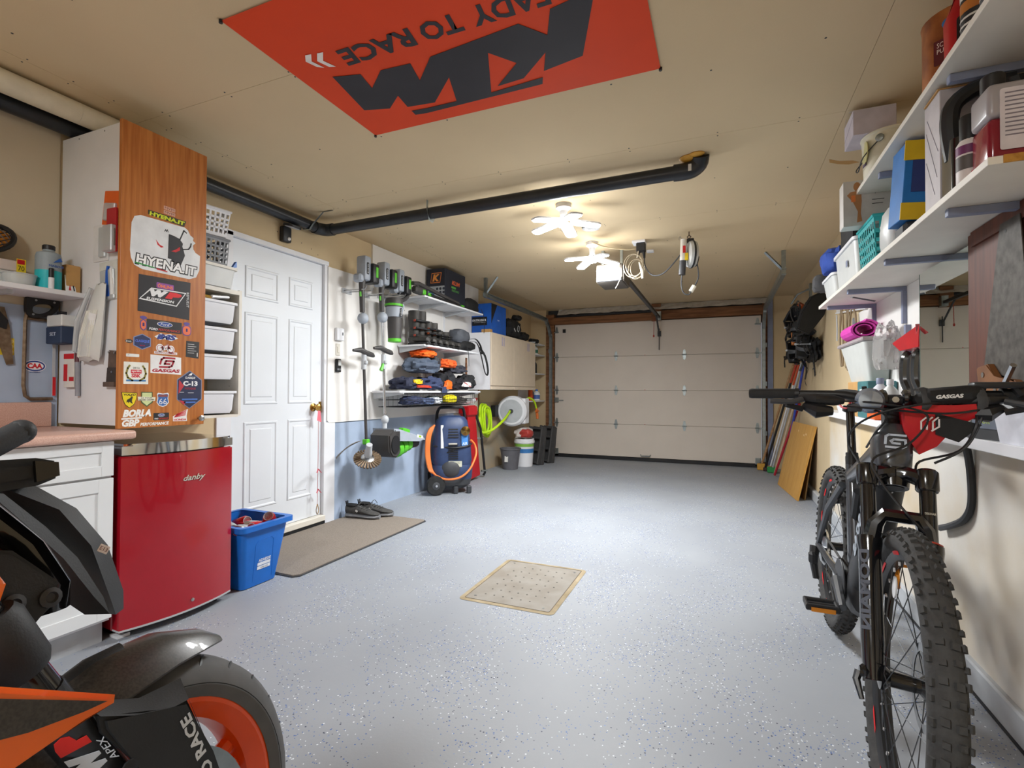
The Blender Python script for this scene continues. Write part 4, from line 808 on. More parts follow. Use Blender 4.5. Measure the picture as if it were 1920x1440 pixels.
# ================================================================ left wall, middle: pole tools, shelves, gear
from mathutils import noise as NZ
def lump(b, c, r, seed=0, amp=.18, freq=2.2, R=None, e=.7, n=22, k=12, fold=.0):
    """crumpled soft body: a superellipsoid with noise folds, flat underneath"""
    rings = []; M = T(*c) @ (R if R is not None else Matrix())
    for i in range(k+1):
        ph = -math.pi/2+math.pi*i/k; cp, sp = math.cos(ph), math.sin(ph); rg = []
        for j in range(n):
            th = 2*math.pi*j/n; ct, st = math.cos(th), math.sin(th)
            f = lambda v, p: math.copysign(abs(v)**p, v)
            p = Vector((f(cp, e)*f(ct, e), f(cp, e)*f(st, e), f(sp, e)))
            q = p*freq+Vector((seed*3.1, seed*1.7, seed*.9)); d = 1+amp*NZ.noise(q)+amp*.5*NZ.noise(q*2.3)+fold*math.sin(p.x*9+p.y*5+seed)
            v = Vector((p.x*r[0]*d, p.y*r[1]*d, p.z*r[2]*d)); v.z = max(v.z, -r[2]*.8); rg.append(M @ v)
        rings.append(rg)
    return b.ring(rings)
mat('tool_grey', '#9aa2ad', .45, var=.05); mat('tool_dark', '#3e3c3c', .5, var=.08)
def power_head(t, x, y, z):
    """battery motor unit of a pole tool, hanging head-up"""
    B('tool_grey').box((x, y, z+.125), (.10, .085, .21), None, .02, 2).box((x-.01, y-.055, z+.035), (.08, .06, .07), None, .014).done('motor_case', t)
    B('black').box((x+.02, y+.07, z+.09), (.12, .085, .17), None, .016, 2).done('battery', t, 'dark battery pack'); B('green').box((x+.078, y+.075, z+.10), (.012, .03, .09), None, .003).done('battery_latch', t, 'green latch'); B('black', FX(x+.051, y-.01, z+.12)).rrect(-.014, .014, -.05, .05, .008, .002).m('#d8dadc').tfit('EGO', -.04, .04, -.006, .006, T(0, 0, .002) @ rot(0, 0, 90)).done('name_plate', t)
def hook(x, y, z, label):
    t = thing('tool_hook', label, 'hook', (WL+.02, y, z), group='steel tool hooks on the white board')
    B('lgrey').bb(WL+.0165, WL+.024, y-.06, y+.06, z-.02, z+.02).done('plate', t)
    for s in (-1, 1): B('steel').tube([(WL+.02, y+s*.035, z), (x-.02, y+s*.04, z-.005), (x+.05, y+s*.04, z-.003), (x+.065, y+s*.04, z+.02)], .005, 6).done('prong', t)
XT = -2.80
hook(XT, 3.44, 1.935, 'steel wall hook carrying the pole tool with wire brush'); hook(XT, 3.685, 1.945, 'steel wall hook carrying the pole tool with sweeper head'); hook(XT, 3.92, 1.97, 'steel wall hook carrying the leaf blower')
def pole_tool(label, y0, y1, z0, zh, kn, hz, cz, alum):
    t = thing('pole_tool', label, 'power tool', (XT, y0, z0), group='battery pole tools on the wall')
    power_head(t, XT, y0+.03, zh)
    yy = lambda z: y0+(y1-y0)*(zh-z)/(zh-z0)
    B('tool_dark').tube([(XT, y0+.01, zh+.02), (XT, y0+.005, zh-.05), (XT, yy(kn+.05), kn+.05)], [.03, .024, .022], 12).done('grip', t); B('green').box((XT+.005, y0-.018, zh-.1), (.012, .012, .04)).done('trigger', t)
    B('tool_grey').sph((XT+.005, yy(kn), kn), (.045, .05, .048), 14, 10).done('joint', t)
    B('alu' if alum else 'tool_dark').cyl((XT, yy(kn), kn), (XT, yy(cz), cz), .0125, n=12).done('upper_shaft', t)
    B('tool_dark').tube([(XT, yy(hz)-.13, hz+.012), (XT+.01, yy(hz)-.05, hz+.02), (XT+.012, yy(hz)+.02, hz), (XT+.01, yy(hz)+.1, hz-.012), (XT, yy(hz)+.135, hz-.02)], [.012, .022, .024, .022, .012], 10).done('front_handle', t)
    B('lgrey').cyl((XT, yy(cz)+.002, cz+.07), (XT, yy(cz), cz-.06), .022, n=12).box((XT+.02, yy(cz), cz), (.03, .03, .03), None, .005).done('coupler', t)
    B('alu' if alum else 'tool_dark').cyl((XT, yy(cz), cz), (XT, y1, z0), .0125, n=12).done('lower_shaft', t)
    return t
mat('alu', '#b9bdc2', .25, .9, var=.05)
t = pole_tool('grey pole tool with a round wire brush, next to the door', 3.41, 3.49, .63, 1.99, 1.69, 1.40, 1.32, False)
B('green').box((XT, 3.487, .645), (.05, .045, .045), None, .006).done('clamp', t, 'green clamp')
mat('guard', '#77716a', .6, var=.15)
b = B('guard'); b.ring([[(XT+.02+.0*k, 3.40-.06*k, .66-.012*k*k*.35+s) for s in (0, .004)] + [(XT-.13+.03*k, 3.40-.06*k, .60-.012*k+s) for s in (.004, 0)] for k in range(6)]); b.done('debris_guard', t, 'dusty triangular guard')
_a = Vector((.42, -.38, .82)).normalized(); M = T(XT+.05, 3.455, .56) @ _a.to_track_quat('Z', 'Y').to_matrix().to_4x4()
B('lgrey', M).lathe([(.026, .085), (.028, .03), (.033, 0), (.033, -.03), (.022, -.05)], 16).done('gear_head', t); B('steel', M).lathe([(.04, -.05), (.06, -.062), (.04, -.072)], 20).done('brush_hub', t)
b = B('rust', M)
for k in range(26):
    a = 2*math.pi*k/26; c, s = math.cos(a), math.sin(a); b.tube([(c*.05, s*.05, -.062), (c*.115, s*.115, -.075)], [.006, .011], 5)
b.done('wire_tufts', t, 'twisted steel wire tufts'); bpy.data.objects['wire_tufts']['kind'] = 'stuff'
t = pole_tool('silver pole tool with a green and black sweeper head', 3.675, 3.745, .87, 2.0, 1.735, 1.44, 1.335, True)
B('green').tube([(XT+.01, 3.70, 1.32), (XT+.01, 3.67, 1.26)], [.012, .018], 6).done('lock_lever', t, 'green lock lever')
B('lgrey').sph((XT, 3.745, .82), (.035, .035, .04), 14, 8).cyl((XT, 3.745, .80), (XT, 3.742, .73), .02, n=12).done('gear_box', t)
b = B('tool_grey'); b.prism([(3.70, .745), (3.78, .735), (4.18, .63), (4.21, .605), (4.1, .60), (3.78, .63), (3.72, .64)], .24, FX(XT-.10, 0, 0), .01); b.done('hood', t, 'grey hood')
B('tool_dark', FX(XT-.06, 0, 0)).prism([(3.62, .69), (3.63, .55), (3.67, .50), (3.74, .485), (3.79, .52), (3.79, .73), (3.69, .735)], .2, None, .012).done('side_cover', t); B('black', FX(XT+.142, 0, 0)).disc((3.71, .605), .06, .08, None, .006).done('drive_cover', t)
for k in range(3): B('green', T(XT+.03, 3.87+k*.075, .545+k*.015) @ rot(90, 0, 0)).lathe([(.02, -.036), (.075-.004*k, -.03), (.08-.006*k, 0), (.075-.004*k, .03), (.02, .036)], 14).done('sweeper_paddle', t, 'green rubber paddle')
B('black', T(XT+.03, 4.08, .585) @ rot(90, 0, 0)).lathe([(.055, -.1), (.06, 0), (.03, .12)], 12).done('roller_end', t); B('green').box((XT+.06, 3.96, .705), (.06, .11, .045), rot(-14, 0, 0), .008).done('adjuster', t); B('#e4e6dc', FX(XT+.141, 4.1, .645) @ rot(0, 0, -12)).rrect(-.05, .05, -.014, .014, .003, .001).m('#8ab02a').rrect(-.02, .02, -.009, .009, .002, .0006, T(0, 0, .001)).done('sticker', t)
# leaf blower
t = thing('leaf_blower', 'grey leaf blower with green ring hanging nose down', 'power tool', (XT, 3.88, 1.53))
power_head(t, XT, 3.93, 1.985)
B('tool_dark').tube([(XT, 4.0, 2.17), (XT+.02, 4.06, 2.1), (XT+.02, 4.05, 1.98), (XT, 3.97, 1.93)], .02, 8, smooth=3).done('grip', t)
B('tool_dark', T(XT, 3.865, 1.85)).lathe([(.075, .08), (.083, .05), (.08, 0)], 18).done('fan_inlet', t); B('green', T(XT, 3.865, 1.85)).lathe([(.082, .03), (.085, .02), (.082, .01)], 18).done('inlet_ring', t)
B('tool_grey', T(XT, 3.87, 1.76)).lathe([(.08, .09), (.078, .04), (.07, 0)], 18).done('fan_case', t); B('tool_grey').box((XT, 3.97, 1.85), (.05, .05, .12), rot(-25, 0, 0), .012).done('neck', t); B('black', FX(XT+.08, 3.865, 1.80)).rrect(-.013, .013, -.04, .04, .01, .002).m('#d8dadc').tfit('EGO', -.03, .03, -.006, .006, T(0, 0, .002) @ rot(0, 0, 90)).done('name_plate', t)
B('tool_dark', T(XT, 3.88, 1.56)).lathe([(.068, .2), (.065, .1), (.06, 0)], 18).done('tube', t); B('green', T(XT, 3.88, 1.53)).lathe([(.056, 0), (.061, .004), (.061, .032)], 18).done('tip_ring', t, 'green tip ring')
# ---------------------------------------------------------------- shelves on slotted standards
XSH = -2.66
for y, nm in ((4.56, 'nearer'), (5.08, 'farther')):
    B('white').bb(WL+.0165, WL+.03, y-.011, y+.011, .95, 2.12).thing('slotted_standard', nm + ' slotted white upright holding the left wall shelves', 'upright', 'slotted uprights of the left shelves')
def lshelf(y0, y1, z, lab, brk, x=XSH):
    t = thing('wall_shelf', lab, 'shelf', ((WL+x)/2, (y0+y1)/2, z-.02)); B('white').bb(WL+.032, x, y0, y1, z-.018, z, .002).done('board', t)
    for y in brk: B('lgrey', FY(0, 0, 0) if 0 else Matrix()).prism([(WL+.032, z-.018), (x+.02, z-.018), (x+.02, z-.028), (WL+.05, z-.075), (WL+.032, z-.075)], .014, Matrix(((1, 0, 0, 0), (0, 0, 1, y-.007), (0, 1, 0, 0), (0, 0, 0, 1)))).done('bracket', t)
    return t
lshelf(4.17, 5.47, 2.012, 'top white shelf carrying the dark box and hedge trimmer', (4.2, 4.56, 5.08)); lshelf(4.17, 5.36, 1.535, 'middle white shelf carrying the boots', (4.2, 4.56, 5.08)); lshelf(3.77, 5.40, 1.08, 'lower white shelf heaped with riding clothes', (3.8, 5.3))
# klim box
t = thing('dark_carton', 'dark blue gear carton with orange logo on the top shelf', 'carton', (-2.83, 4.7, 2.012))
B('#1e2433').bb(-2.965, -2.735, 4.68, 5.14, 2.013, 2.40, .002).done('carton', t)
b = B('#e0823a', FY(-2.85, 4.6795, 2.30)).prism([(-.065, -.055), (.055, -.055), (.075, .055), (-.05, .055)], .001); b.m('#1e2433').prism([(-.057, -.047), (.05, -.047), (.066, .047), (-.045, .047)], .0006, T(0, 0, .001)); b.m('#e89a4a').tfit('K', -.04, .05, -.038, .038, T(0, 0, .0016), .0006, .2, .06); b.done('logo', t, 'orange K logo')
b = B('#aab2bc', FY(-2.85, 4.6795, 2.13)).rrect(-.1, .11, -.08, .08, .002, .001); b.m('#2c3442')
for i in range(3):
    for k in range(2): b.disc((.02+i*.04, .05-k*.04), .015, .015, T(0, 0, .001), .0006, 12)
b.m('#2f5a8c').prism([(-.1, -.06), (.0, -.06), (-.03, .05), (-.08, .03)], .0006, T(0, 0, .001)); b.done('info_label', t)
b = B('#d8623a', FX(-2.7345, 4.92, 2.27)).tfit('KLIM', -.09, .09, -.02, .025, Matrix(), .0008, .2, .04); b.m('#58a04a').rrect(-.1, .0, -.06, -.04, .002, .0008).tfit('ENDURO', -.09, .07, -.095, -.07, Matrix(), .0008); b.done('side_print', t)
# hedge trimmer lying on the top shelf
t = thing('hedge_trimmer', 'long dark hedge trimmer lying along the front of the top shelf', 'power tool', (-2.7, 4.5, 2.012))
B('tool_dark').tube([(-2.70, 4.02, 2.10), (-2.70, 4.12, 2.115), (-2.695, 4.5, 2.08), (-2.69, 4.9, 2.05)], [.02, .022, .02, .014], 8).done('arm', t); B('black').box((-2.69, 4.66, 2.03), (.03, .72, .016), rot(-1.5, 0, 0)).done('blade_cover', t); B('tool_dark').box((-2.72, 4.15, 2.055), (.07, .16, .07), None, .015).done('housing', t); B('green').box((-2.69, 4.2, 2.045), (.03, .05, .05), None, .008).box((-2.685, 4.3, 2.04), (.02, .06, .03), None, .006).done('green_trim', t); B('green').box((-2.68, 4.97, 2.03), (.02, .06, .015)).done('tip', t)
b = lump(B('blackm'), (-2.81, 5.33, 2.088), (.11, .16, .095), 3, .12); b.thing('black_bag', 'round black bag at the far end of the top shelf', 'bag')
B('black').tube([(-2.68, 5.44, 2.07), (-2.655, 5.47, 1.98), (-2.65, 5.475, 1.85), (-2.652, 5.47, 1.78)], .004, 5, smooth=3).thing('bag_strap', 'thin black strap dangling from the round black bag', 'strap')
# boots
mat('boot', '#3c3a37', .6, col2='#2c2b2a', scale=30, bump=.2)
def boot(x, y, h, rz, lab, s=1.0, accent='#a03a24'):
    t = thing('riding_boot', lab, 'boot', (x, y, 1.536), rz, group='boots on the middle shelf'); 
    def el(cx, cz, rx, ry): return [(cx+rx*math.cos(a*math.pi/6), ry*math.sin(a*math.pi/6), cz) for a in range(12)]
    b = B('boot'); b.ring([el(-.045*s, .02, .05*s, .042*s), el(-.045*s, .07, .052*s, .042*s), el(-.04*s, h*.5, .055*s, .048*s), el(-.04*s, h*.8, .066*s, .056*s), el(-.04*s, h, .065*s, .055*s)]); b.local('shaft', t)
    b = B('boot'); b.ring([[(u, w*math.cos(a*math.pi/5), .022+hh*(.5+.5*math.sin(a*math.pi/5))) for a in range(10)] for u, w, hh in ((-.095*s, .03*s, .06), (-.05*s, .044*s, .1), (.03*s, .042*s, .085*s), (.1*s, .046*s, .06*s), (.155*s, .034*s, .048*s), (.17*s, .012*s, .03*s))]); b.local('foot', t)
    b = B('rubber'); b.ring([[(u, w*math.cos(a*math.pi/5), .013+.012*math.sin(a*math.pi/5)) for a in range(10)] for u, w in ((-.1*s, .03*s), (-.05*s, .047*s), (.03*s, .042*s), (.1*s, .049*s), (.165*s, .03*s))]); b.local('sole', t)
    for k in range(3):
        z = .09+k*(h-.12)/3; B('black').box((.0, 0, z), (.10*s, .10*s, .018), None, .004).local('buckle_strap', t); B(accent).box((.02*s, -.051*s, z), (.025, .006, .02)).local('buckle', t)
boot(-2.79, 4.235, .34, -12, 'tall motocross boot nearest the pole tools, on the middle shelf'); boot(-2.80, 4.36, .35, -8, 'tall motocross boot, second along the middle shelf')
boot(-2.80, 4.485, .26, -5, 'mid-height boot with rust-red buckles, third along the shelf', .95, '#a8502c'); boot(-2.80, 4.595, .26, 0, 'mid-height boot, fourth along the middle shelf', .95, '#a8502c')
boot(-2.80, 4.71, .19, 5, 'low black boot, fifth along the middle shelf', .95, '#33332f'); boot(-2.79, 4.825, .19, 5, 'low black boot nearest the waist pack', .95, '#33332f')
t = thing('waist_pack', 'grey and black waist pack with hanging straps on the middle shelf', 'bag', (-2.78, 5.1, 1.536))
lump(B('slate_d') if 'slate_d' in MATS else B(mat('slate_d', '#4c5058', .7, var=.15)), (-2.78, 5.08, 1.70), (.10, .15, .09), 5, .1).done('main_pouch', t); lump(B('blackm'), (-2.77, 5.16, 1.60), (.10, .18, .055), 8, .18).done('lower_pouch', t)
for k, P in enumerate(([(-2.70, 5.2, 1.66), (-2.645, 5.27, 1.64), (-2.62, 5.33, 1.5), (-2.61, 5.40, 1.33), (-2.61, 5.46, 1.27), (-2.61, 5.50, 1.33), (-2.63, 5.46, 1.5), (-2.66, 5.36, 1.6)], [(-2.66, 5.05, 1.6), (-2.645, 5.06, 1.5), (-2.642, 5.065, 1.36)], [(-2.7, 5.1, 1.66), (-2.66, 5.25, 1.69), (-2.645, 5.36, 1.62), (-2.64, 5.40, 1.52)])):
    B('blackm').tube(P, .013 if k != 1 else .006, 4, flat=(1, .2), smooth=4).done('strap', t)
# ---------------------------------------------------------------- clothes on the lower shelf
CL = [('orange_hat', 'bright orange hat on top of the clothes heap', 'hat', '#e8641c', (-2.80, 4.36, 1.455), (.11, .13, .045), 11), ('blue_jacket', 'folded blue grey riding jacket under the orange hat', 'jacket', '#4a5566', (-2.79, 4.33, 1.325), (.13, .25, .08), 2),
      ('jersey', 'navy and yellow jersey at the near end of the lower shelf', 'jersey', '#262a3e', (-2.78, 4.04, 1.145), (.13, .17, .065), 4), ('navy_trousers', 'navy trousers hanging over the front shelf edge', 'trousers', '#333d5c', (-2.77, 4.42, 1.15), (.13, .15, .07), 6),
      ('orange_shirt', 'orange jersey bundle in the middle of the heap', 'jersey', '#e2622a', (-2.74, 4.74, 1.37), (.09, .12, .05), 7), ('black_jacket', 'black jacket in the middle of the clothes heap', 'jacket', '#24252a', (-2.80, 4.76, 1.19), (.12, .115, .10), 9),
      ('riding_jersey', 'black jersey with red and white print, far middle', 'jersey', '#2c2a30', (-2.77, 5.02, 1.15), (.13, .1, .07), 12), ('dark_trousers', 'black trousers at the far end of the lower shelf', 'trousers', '#26272a', (-2.79, 5.25, 1.18), (.12, .1, .09), 14), ('grey_trousers', 'grey trousers rolled behind the riding jersey', 'trousers', '#3c3e48', (-2.82, 5.06, 1.32), (.10, .17, .05), 15)]
for nm, lb, ct, colr, c, r, sd in CL:
    b = B(mat('cloth_'+nm, colr, .85, var=.15, scale=18, bump=.4, bscale=30)); lump(b, c, r, sd, .3, 3.2, e=.8, n=30, k=16, fold=.04); o = b.thing(nm, lb, ct)
    if nm == 'jersey': lump(B('#d8b020'), (-2.665, 4.06, 1.165), (.025, .07, .025), 3, .3).done('yellow_panel', o); lump(B('#c83c28'), (-2.66, 4.16, 1.12), (.03, .12, .014), 4, .3).done('red_trim', o)
    if nm == 'navy_trousers': lump(B('#e8641c'), (-2.645, 4.60, 1.14), (.03, .06, .05), 5, .3).done('orange_cuff', o); B('#333d5c').box((-2.638, 4.52, 1.09), (.008, .1, .07), None, .003).done('hanging_hem', o)
    if nm == 'riding_jersey': lump(B('#d8d4d4'), (-2.635, 5.0, 1.15), (.02, .09, .03), 5, .3).done('white_panel', o); B('#c8242c', FX(-2.622, 4.99, 1.15)).prism([(-.08, .03), (.02, .0), (.09, -.025), (.0, -.01)], .006).done('red_flash', o)
    if nm == 'blue_jacket': lump(B('#2a2d33'), (-2.80, 4.55, 1.36), (.07, .05, .09), 6, .3).done('sleeve', o)
    if nm == 'grey_trousers': B('#c82c34', FX(-2.765, 5.0, 1.345)).prism([(-.06, .01), (.06, .02), (.05, -.005), (-.04, -.01)], .006).done('red_stripe', o)
# wire basket and its contents
wb = thing('wire_basket', 'black wire basket hung under the clothes shelf', 'basket', (-2.78, 4.5, .92))
b = B('black'); y0, y1, x0, x1 = 3.85, 5.18, -2.95, -2.63
for z in (.93, .995, 1.05): b.tube([(x0, y0, z), (x1, y0, z), (x1, y1, z), (x0, y1, z)], .0032, 5, closed=True)
for k in range(27):
    y = y0+(y1-y0)*k/26; b.tube([(x1, y, 1.052), (x1, y, .93), (x0, y, .93)], .0017, 4)
for k in range(1, 6):
    x = x0+(x1-x0)*k/6; b.tube([(x, y0, 1.05), (x, y0, .93), (x, y1, .93), (x, y1, 1.05)], .0017, 4)
b.done('wire', wb)
for nm, lb, ct, colr, c, r, sd in (('knee_guard', 'navy knee guard in the near end of the wire basket', 'guard', '#2c3450', (-2.73, 4.05, .985), (.08, .13, .045), 1), ('glove_bundle', 'blue grey gloves in the wire basket', 'gloves', '#4a5878', (-2.72, 4.28, .975), (.07, .12, .035), 2), ('white_cloth', 'white cloth scrap in the wire basket', 'cloth', '#c9ccd2', (-2.70, 4.43, .98), (.06, .07, .035), 3), ('green_cloth', 'dark green cloth in the wire basket', 'cloth', '#3c5244', (-2.78, 4.52, .985), (.08, .11, .04), 4), ('dark_cloth', 'dark cloth at the far end of the wire basket', 'cloth', '#3a3634', (-2.74, 4.95, .975), (.09, .14, .035), 5)):
    b = B(mat('cloth_'+nm, colr, .8, var=.15, scale=20, bump=.3)); lump(b, c, r, sd, .3, 3, n=24, k=12, fold=.03); b.thing(nm, lb, ct)
t = thing('scrub_brush', 'yellow bristle brush in the wire basket', 'brush', (-2.70, 4.72, .95)); lump(B(mat('bristle', '#d8c818', .9, var=.2, scale=60, bump=1, bscale=120)), (-2.69, 4.72, .995), (.05, .11, .045), 2, .1).done('bristles', t); B('#4a4230').box((-2.70, 4.72, .958), (.06, .2, .014), None, .004).done('back', t)
# ---------------------------------------------------------------- air compressor
ac = thing('air_compressor', 'dark blue portable air compressor with orange hose under the wire basket', 'compressor', (-2.70, 4.78, 0), 36)
mat('comp_blue', '#2f4064', .45, var=.1); mat('hose_orange', '#e07a3a', .5, var=.05)
def rbx(w, d, z, r, oy=0): return [(x, y+oy, z) for x, y in rrpts(-w/2, w/2, -d/2, d/2, r)]
B('comp_blue').ring([rbx(.40, .33, .30, .09), rbx(.42, .35, .34, .1), rbx(.40, .33, .50, .1), rbx(.36, .30, .68, .1), rbx(.33, .27, .76, .1), rbx(.27, .22, .80, .09), rbx(.16, .12, .815, .05)]).local('shroud', ac)
B('comp_blue').ring([rbx(.36, .30, .10, .1), rbx(.43, .36, .16, .12), rbx(.44, .37, .25, .12), rbx(.41, .34, .30, .1)]).local('tank_cover', ac)
B('dgrey').ring([rbx(.30, .26, .05, .1), rbx(.40, .34, .09, .12), rbx(.42, .355, .16, .12), rbx(.36, .3, .2, .1)]).local('base', ac); B('dgrey').sph((-.02, -.155, .26), (.11, .05, .10), 16, 10).local('motor_dome', ac)
for s in (-1, 1):
    M = T(-.185, -.20 if s < 0 else .2, .101) @ rot(90 if s < 0 else -90, 0, 12 if s < 0 else 0) @ rot(180, 0, 0)
    w_ = B('rubber', M).lathe([(.06, -.028), (.092, -.028), (.1, -.014), (.1, .014), (.092, .028), (.06, .028)], 24).local('wheel', ac)
    b = B('dgrey', M).lathe([(.06, -.02), (.03, -.032), (.012, -.034), (.012, .03), (.06, .02)], 20).local('rim', w_)
    B('chrome', M).cyl((0, 0, -.04), (0, 0, .04), .012, n=10).local('axle_cap', w_)
for x in (.03, .17): B('dgrey').box((x, -.15, .04), (.05, .05, .08), None, .01).local('foot', ac)
B('black').tube([(-.15, .12, .35), (-.15, .14, .76), (-.13, .10, .88), (-.08, .08, .90), (.1, .08, .90), (.14, .10, .88), (.16, .14, .76), (.16, .12, .35)], .016, 8, smooth=3).local('handle', ac)
b = B('black')
for k in range(4): b.box((.0, -.162+k*.004, .595+k*.027), (.11-.004*k, .01, .012), rot(-8, 0, 0))
for k in range(7): b.box((.0, -.176, .37+k*.024), (.10, .008, .011))
o = b.local('vent_slots', ac); o['kind'] = 'stuff'
B('#d8dada').box((-.115, -.15, .60), (.028, .006, .24), rot(-7, 0, 0)).local('spec_label', ac); B('#c9cab8', FY(.02, -.181, .315)).rrect(-.07, .07, -.03, .03, .004, .002).m('#6a6a54').tfit('CAUTION', -.05, .05, .002, .018, T(0, 0, .002)).local('warning_label', ac, 'pale warning label'); B('#c9c4b8', FY(.0, -.170, .52)).rrect(-.05, .04, -.012, .014, .002, .002).local('small_label', ac)
B('#3a7ac0', FY(.12, -.163, .56) @ rot(-8, 10, 0)).rrect(-.035, .035, -.06, .08, .01, .002).m('#d8e0e8').tfit('AIR', -.028, .03, -.05, -.02, T(0, 0, .002)).local('panel', ac); B('brass', T(.125, -.17, .66) @ rot(90, 0, 0)).lathe([(.045, 0), (.05, .012), (.03, .03), (.012, .05)], 14).local('gauge', ac, 'brass gauge and valve')
b = B('hose_orange')
for k in range(4): b.tube([(-.19-.014*k, -.07-.006*k, .72-.01*k), (-.235-.012*k, -.10-.006*k, .60), (-.245-.012*k, -.11-.006*k, .42), (-.22-.01*k, -.13-.004*k, .26), (-.18-.01*k, -.15-.004*k, .20+.01*k)], .011, 8, smooth=4)
b.tube([(-.18, -.16, .20), (-.08, -.215, .165), (.06, -.225, .18), (.17, -.2, .26), (.245, -.14, .40), (.24, -.10, .50), (.19, -.13, .56)], .011, 8, smooth=5); b.local('air_hose', ac, 'orange air hose')
B('black').tube([(-.2, -.12, .50), (.0, -.18, .485), (.14, -.17, .5), (.2, -.12, .52)], .01, 8, smooth=3).tube([(-.19, -.12, .38), (.0, -.185, .46)], .009, 6).local('hose_strap', ac)
# ---------------------------------------------------------------- red folded creeper behind the compressor
t = thing('folded_creeper', 'red padded mechanic creeper standing on end behind the compressor', 'creeper', (-2.86, 5.35, 0))
M = Matrix(((0, 0, 1, 0), (1, 0, 0, 0), (0, 1, 0, 0), (0, 0, 0, 1)))
B('red', T(-2.84, 0, 0) @ M).prism([(5.20, .90), (5.49, .91), (5.50, .82), (5.46, .77), (5.62, .04), (5.33, .02), (5.28, .77), (5.19, .82)], .08, None, .012).done('board', t); B('red', T(-2.77, 0, 0) @ M).rrect(5.22, 5.47, .79, .90, .02, .04, None, .01).done('head_rest', t)
B('black').tube([(-2.80, 5.50, .86), (-2.75, 5.53, .70), (-2.74, 5.57, .62), (-2.74, 5.70, .06), (-2.76, 5.70, .03)], .016, 8).done('side_rail', t); B('galv').cyl((-2.76, 5.64, .09), (-2.72, 5.72, .09), .012, n=8).cyl((-2.78, 5.55, .5), (-2.73, 5.62, .5), .01, n=8).done('cross_pin', t)
t = thing('white_tube', 'white sealant tube lying on top of the red creeper', 'tube', (-2.84, 5.42, .93)); B('white').cyl((-2.84, 5.30, .94), (-2.82, 5.55, .97), .022, .026, n=14).done('tube', t); B('#8a1c1c').cyl((-2.82, 5.55, .97), (-2.815, 5.62, .985), .03, .012, n=12).done('cap', t)
# ---------------------------------------------------------------- wall cabinet with two doors and things on top
wc = thing('wall_cabinet', 'cream two door wall cabinet near the garage door', 'cabinet', (-2.83, 6.48, 1.1))
mat('cream', '#d8c9b4', .5, var=.03)
B('white').bb(WL+.017, -2.672, 5.69, 5.98, 1.10, 1.82).bb(WL+.021, -2.672, 5.98, 7.285, 1.10, 1.82).done('body', wc)
for y0, y1 in ((5.69, 6.425), (6.43, 7.285)):
    d = B('cream').bb(-2.671, -2.652, y0, y1, 1.15, 1.818, .002).done('door', wc); B('cream').bb(-2.671, -2.645, y0, y1, 1.10, 1.142, .004).done('door_pull', wc, 'projecting bottom pull edge')
for y in (6.05, 6.98): B('#b0a8bc', FX(-2.6515, y, 1.73)).rrect(-.045, -.012, -.06, .06, .008, .0008).rrect(.012, .045, -.06, .06, .008, .0008).done('door_mark', wc, 'pale lilac marks')
t = thing('blue_carton', 'blue and black helmet carton behind the waist pack', 'carton', (-2.83, 6.0, 1.82))
B('#1858b4').bb(-2.975, -2.70, 5.78, 6.25, 1.822, 2.20, .002).done('carton', t); B('#14161c').bb(-2.97, -2.76, 5.7785, 5.78, 1.92, 2.03).done('black_band', t); B('#e6e8ee', FY(-2.87, 5.778, 1.985)).tfit('OUTRUSH R', -.10, .10, -.012, .016, Matrix(), .0008, .1, .03).tfit('modular helmet', -.07, .09, -.03, -.022, Matrix(), .0008).done('print', t); B('#14161c', FX(-2.699, 5.78, 1.822)).prism([(0, .12), (.18, .378), (0, .378)], .0008).done('side_band', t); B('#d8e4f0', FX(-2.6985, 6.0, 2.0)).tfit('HJC', -.03, .04, -.01, .012, Matrix()).done('side_print', t)
B('cardboard').bb(-2.80, -2.68, 5.70, 5.775, 1.822, 1.86, .002).thing('flat_carton', 'flat brown carton lying before the blue helmet carton', 'carton')
for nm, lb, c, r, sd in (('black_gear_bag', 'large black gear bag on the wall cabinet', (-2.81, 6.58, 1.965), (.14, .24, .14), 1), ('camera_strap_bag', 'small black bag sitting on the gear bag', (-2.76, 6.78, 2.145), (.06, .09, .04), 2), ('dark_pouch', 'dark pouch beside the gear bag near the garage door', (-2.82, 7.05, 1.90), (.12, .15, .07), 3)):
    b = B('blackm'); lump(b, c, r, sd, .22, 2.6, n=28, k=14, fold=.03); b.thing(nm, lb, 'bag')
B('#d0d2d4', FX(-2.664, 6.55, 1.95)).line([(-.09, .0), (-.05, -.03)], .02, .002, Matrix()).line([(.02, -.01), (.05, .06), (.1, .05), (.09, .0), (.06, -.03), (.02, -.01)], .008, .002, Matrix()).thing('reflective_tag', 'white reflective trim on the black gear bag', 'tag')
t = thing('rolled_banner', 'black roll with a white end lying at the far cabinet edge', 'roll', (-2.78, 7.2, 1.82)); B('blackm').cyl((-2.74, 7.30, 1.865), (-2.70, 7.50, 1.87), .035, n=14).done('roll', t); B('#d8dadc').box((-2.69, 7.22, 1.828), (.1, .12, .008), rot(0, 0, 30)).done('white_sheet', t)
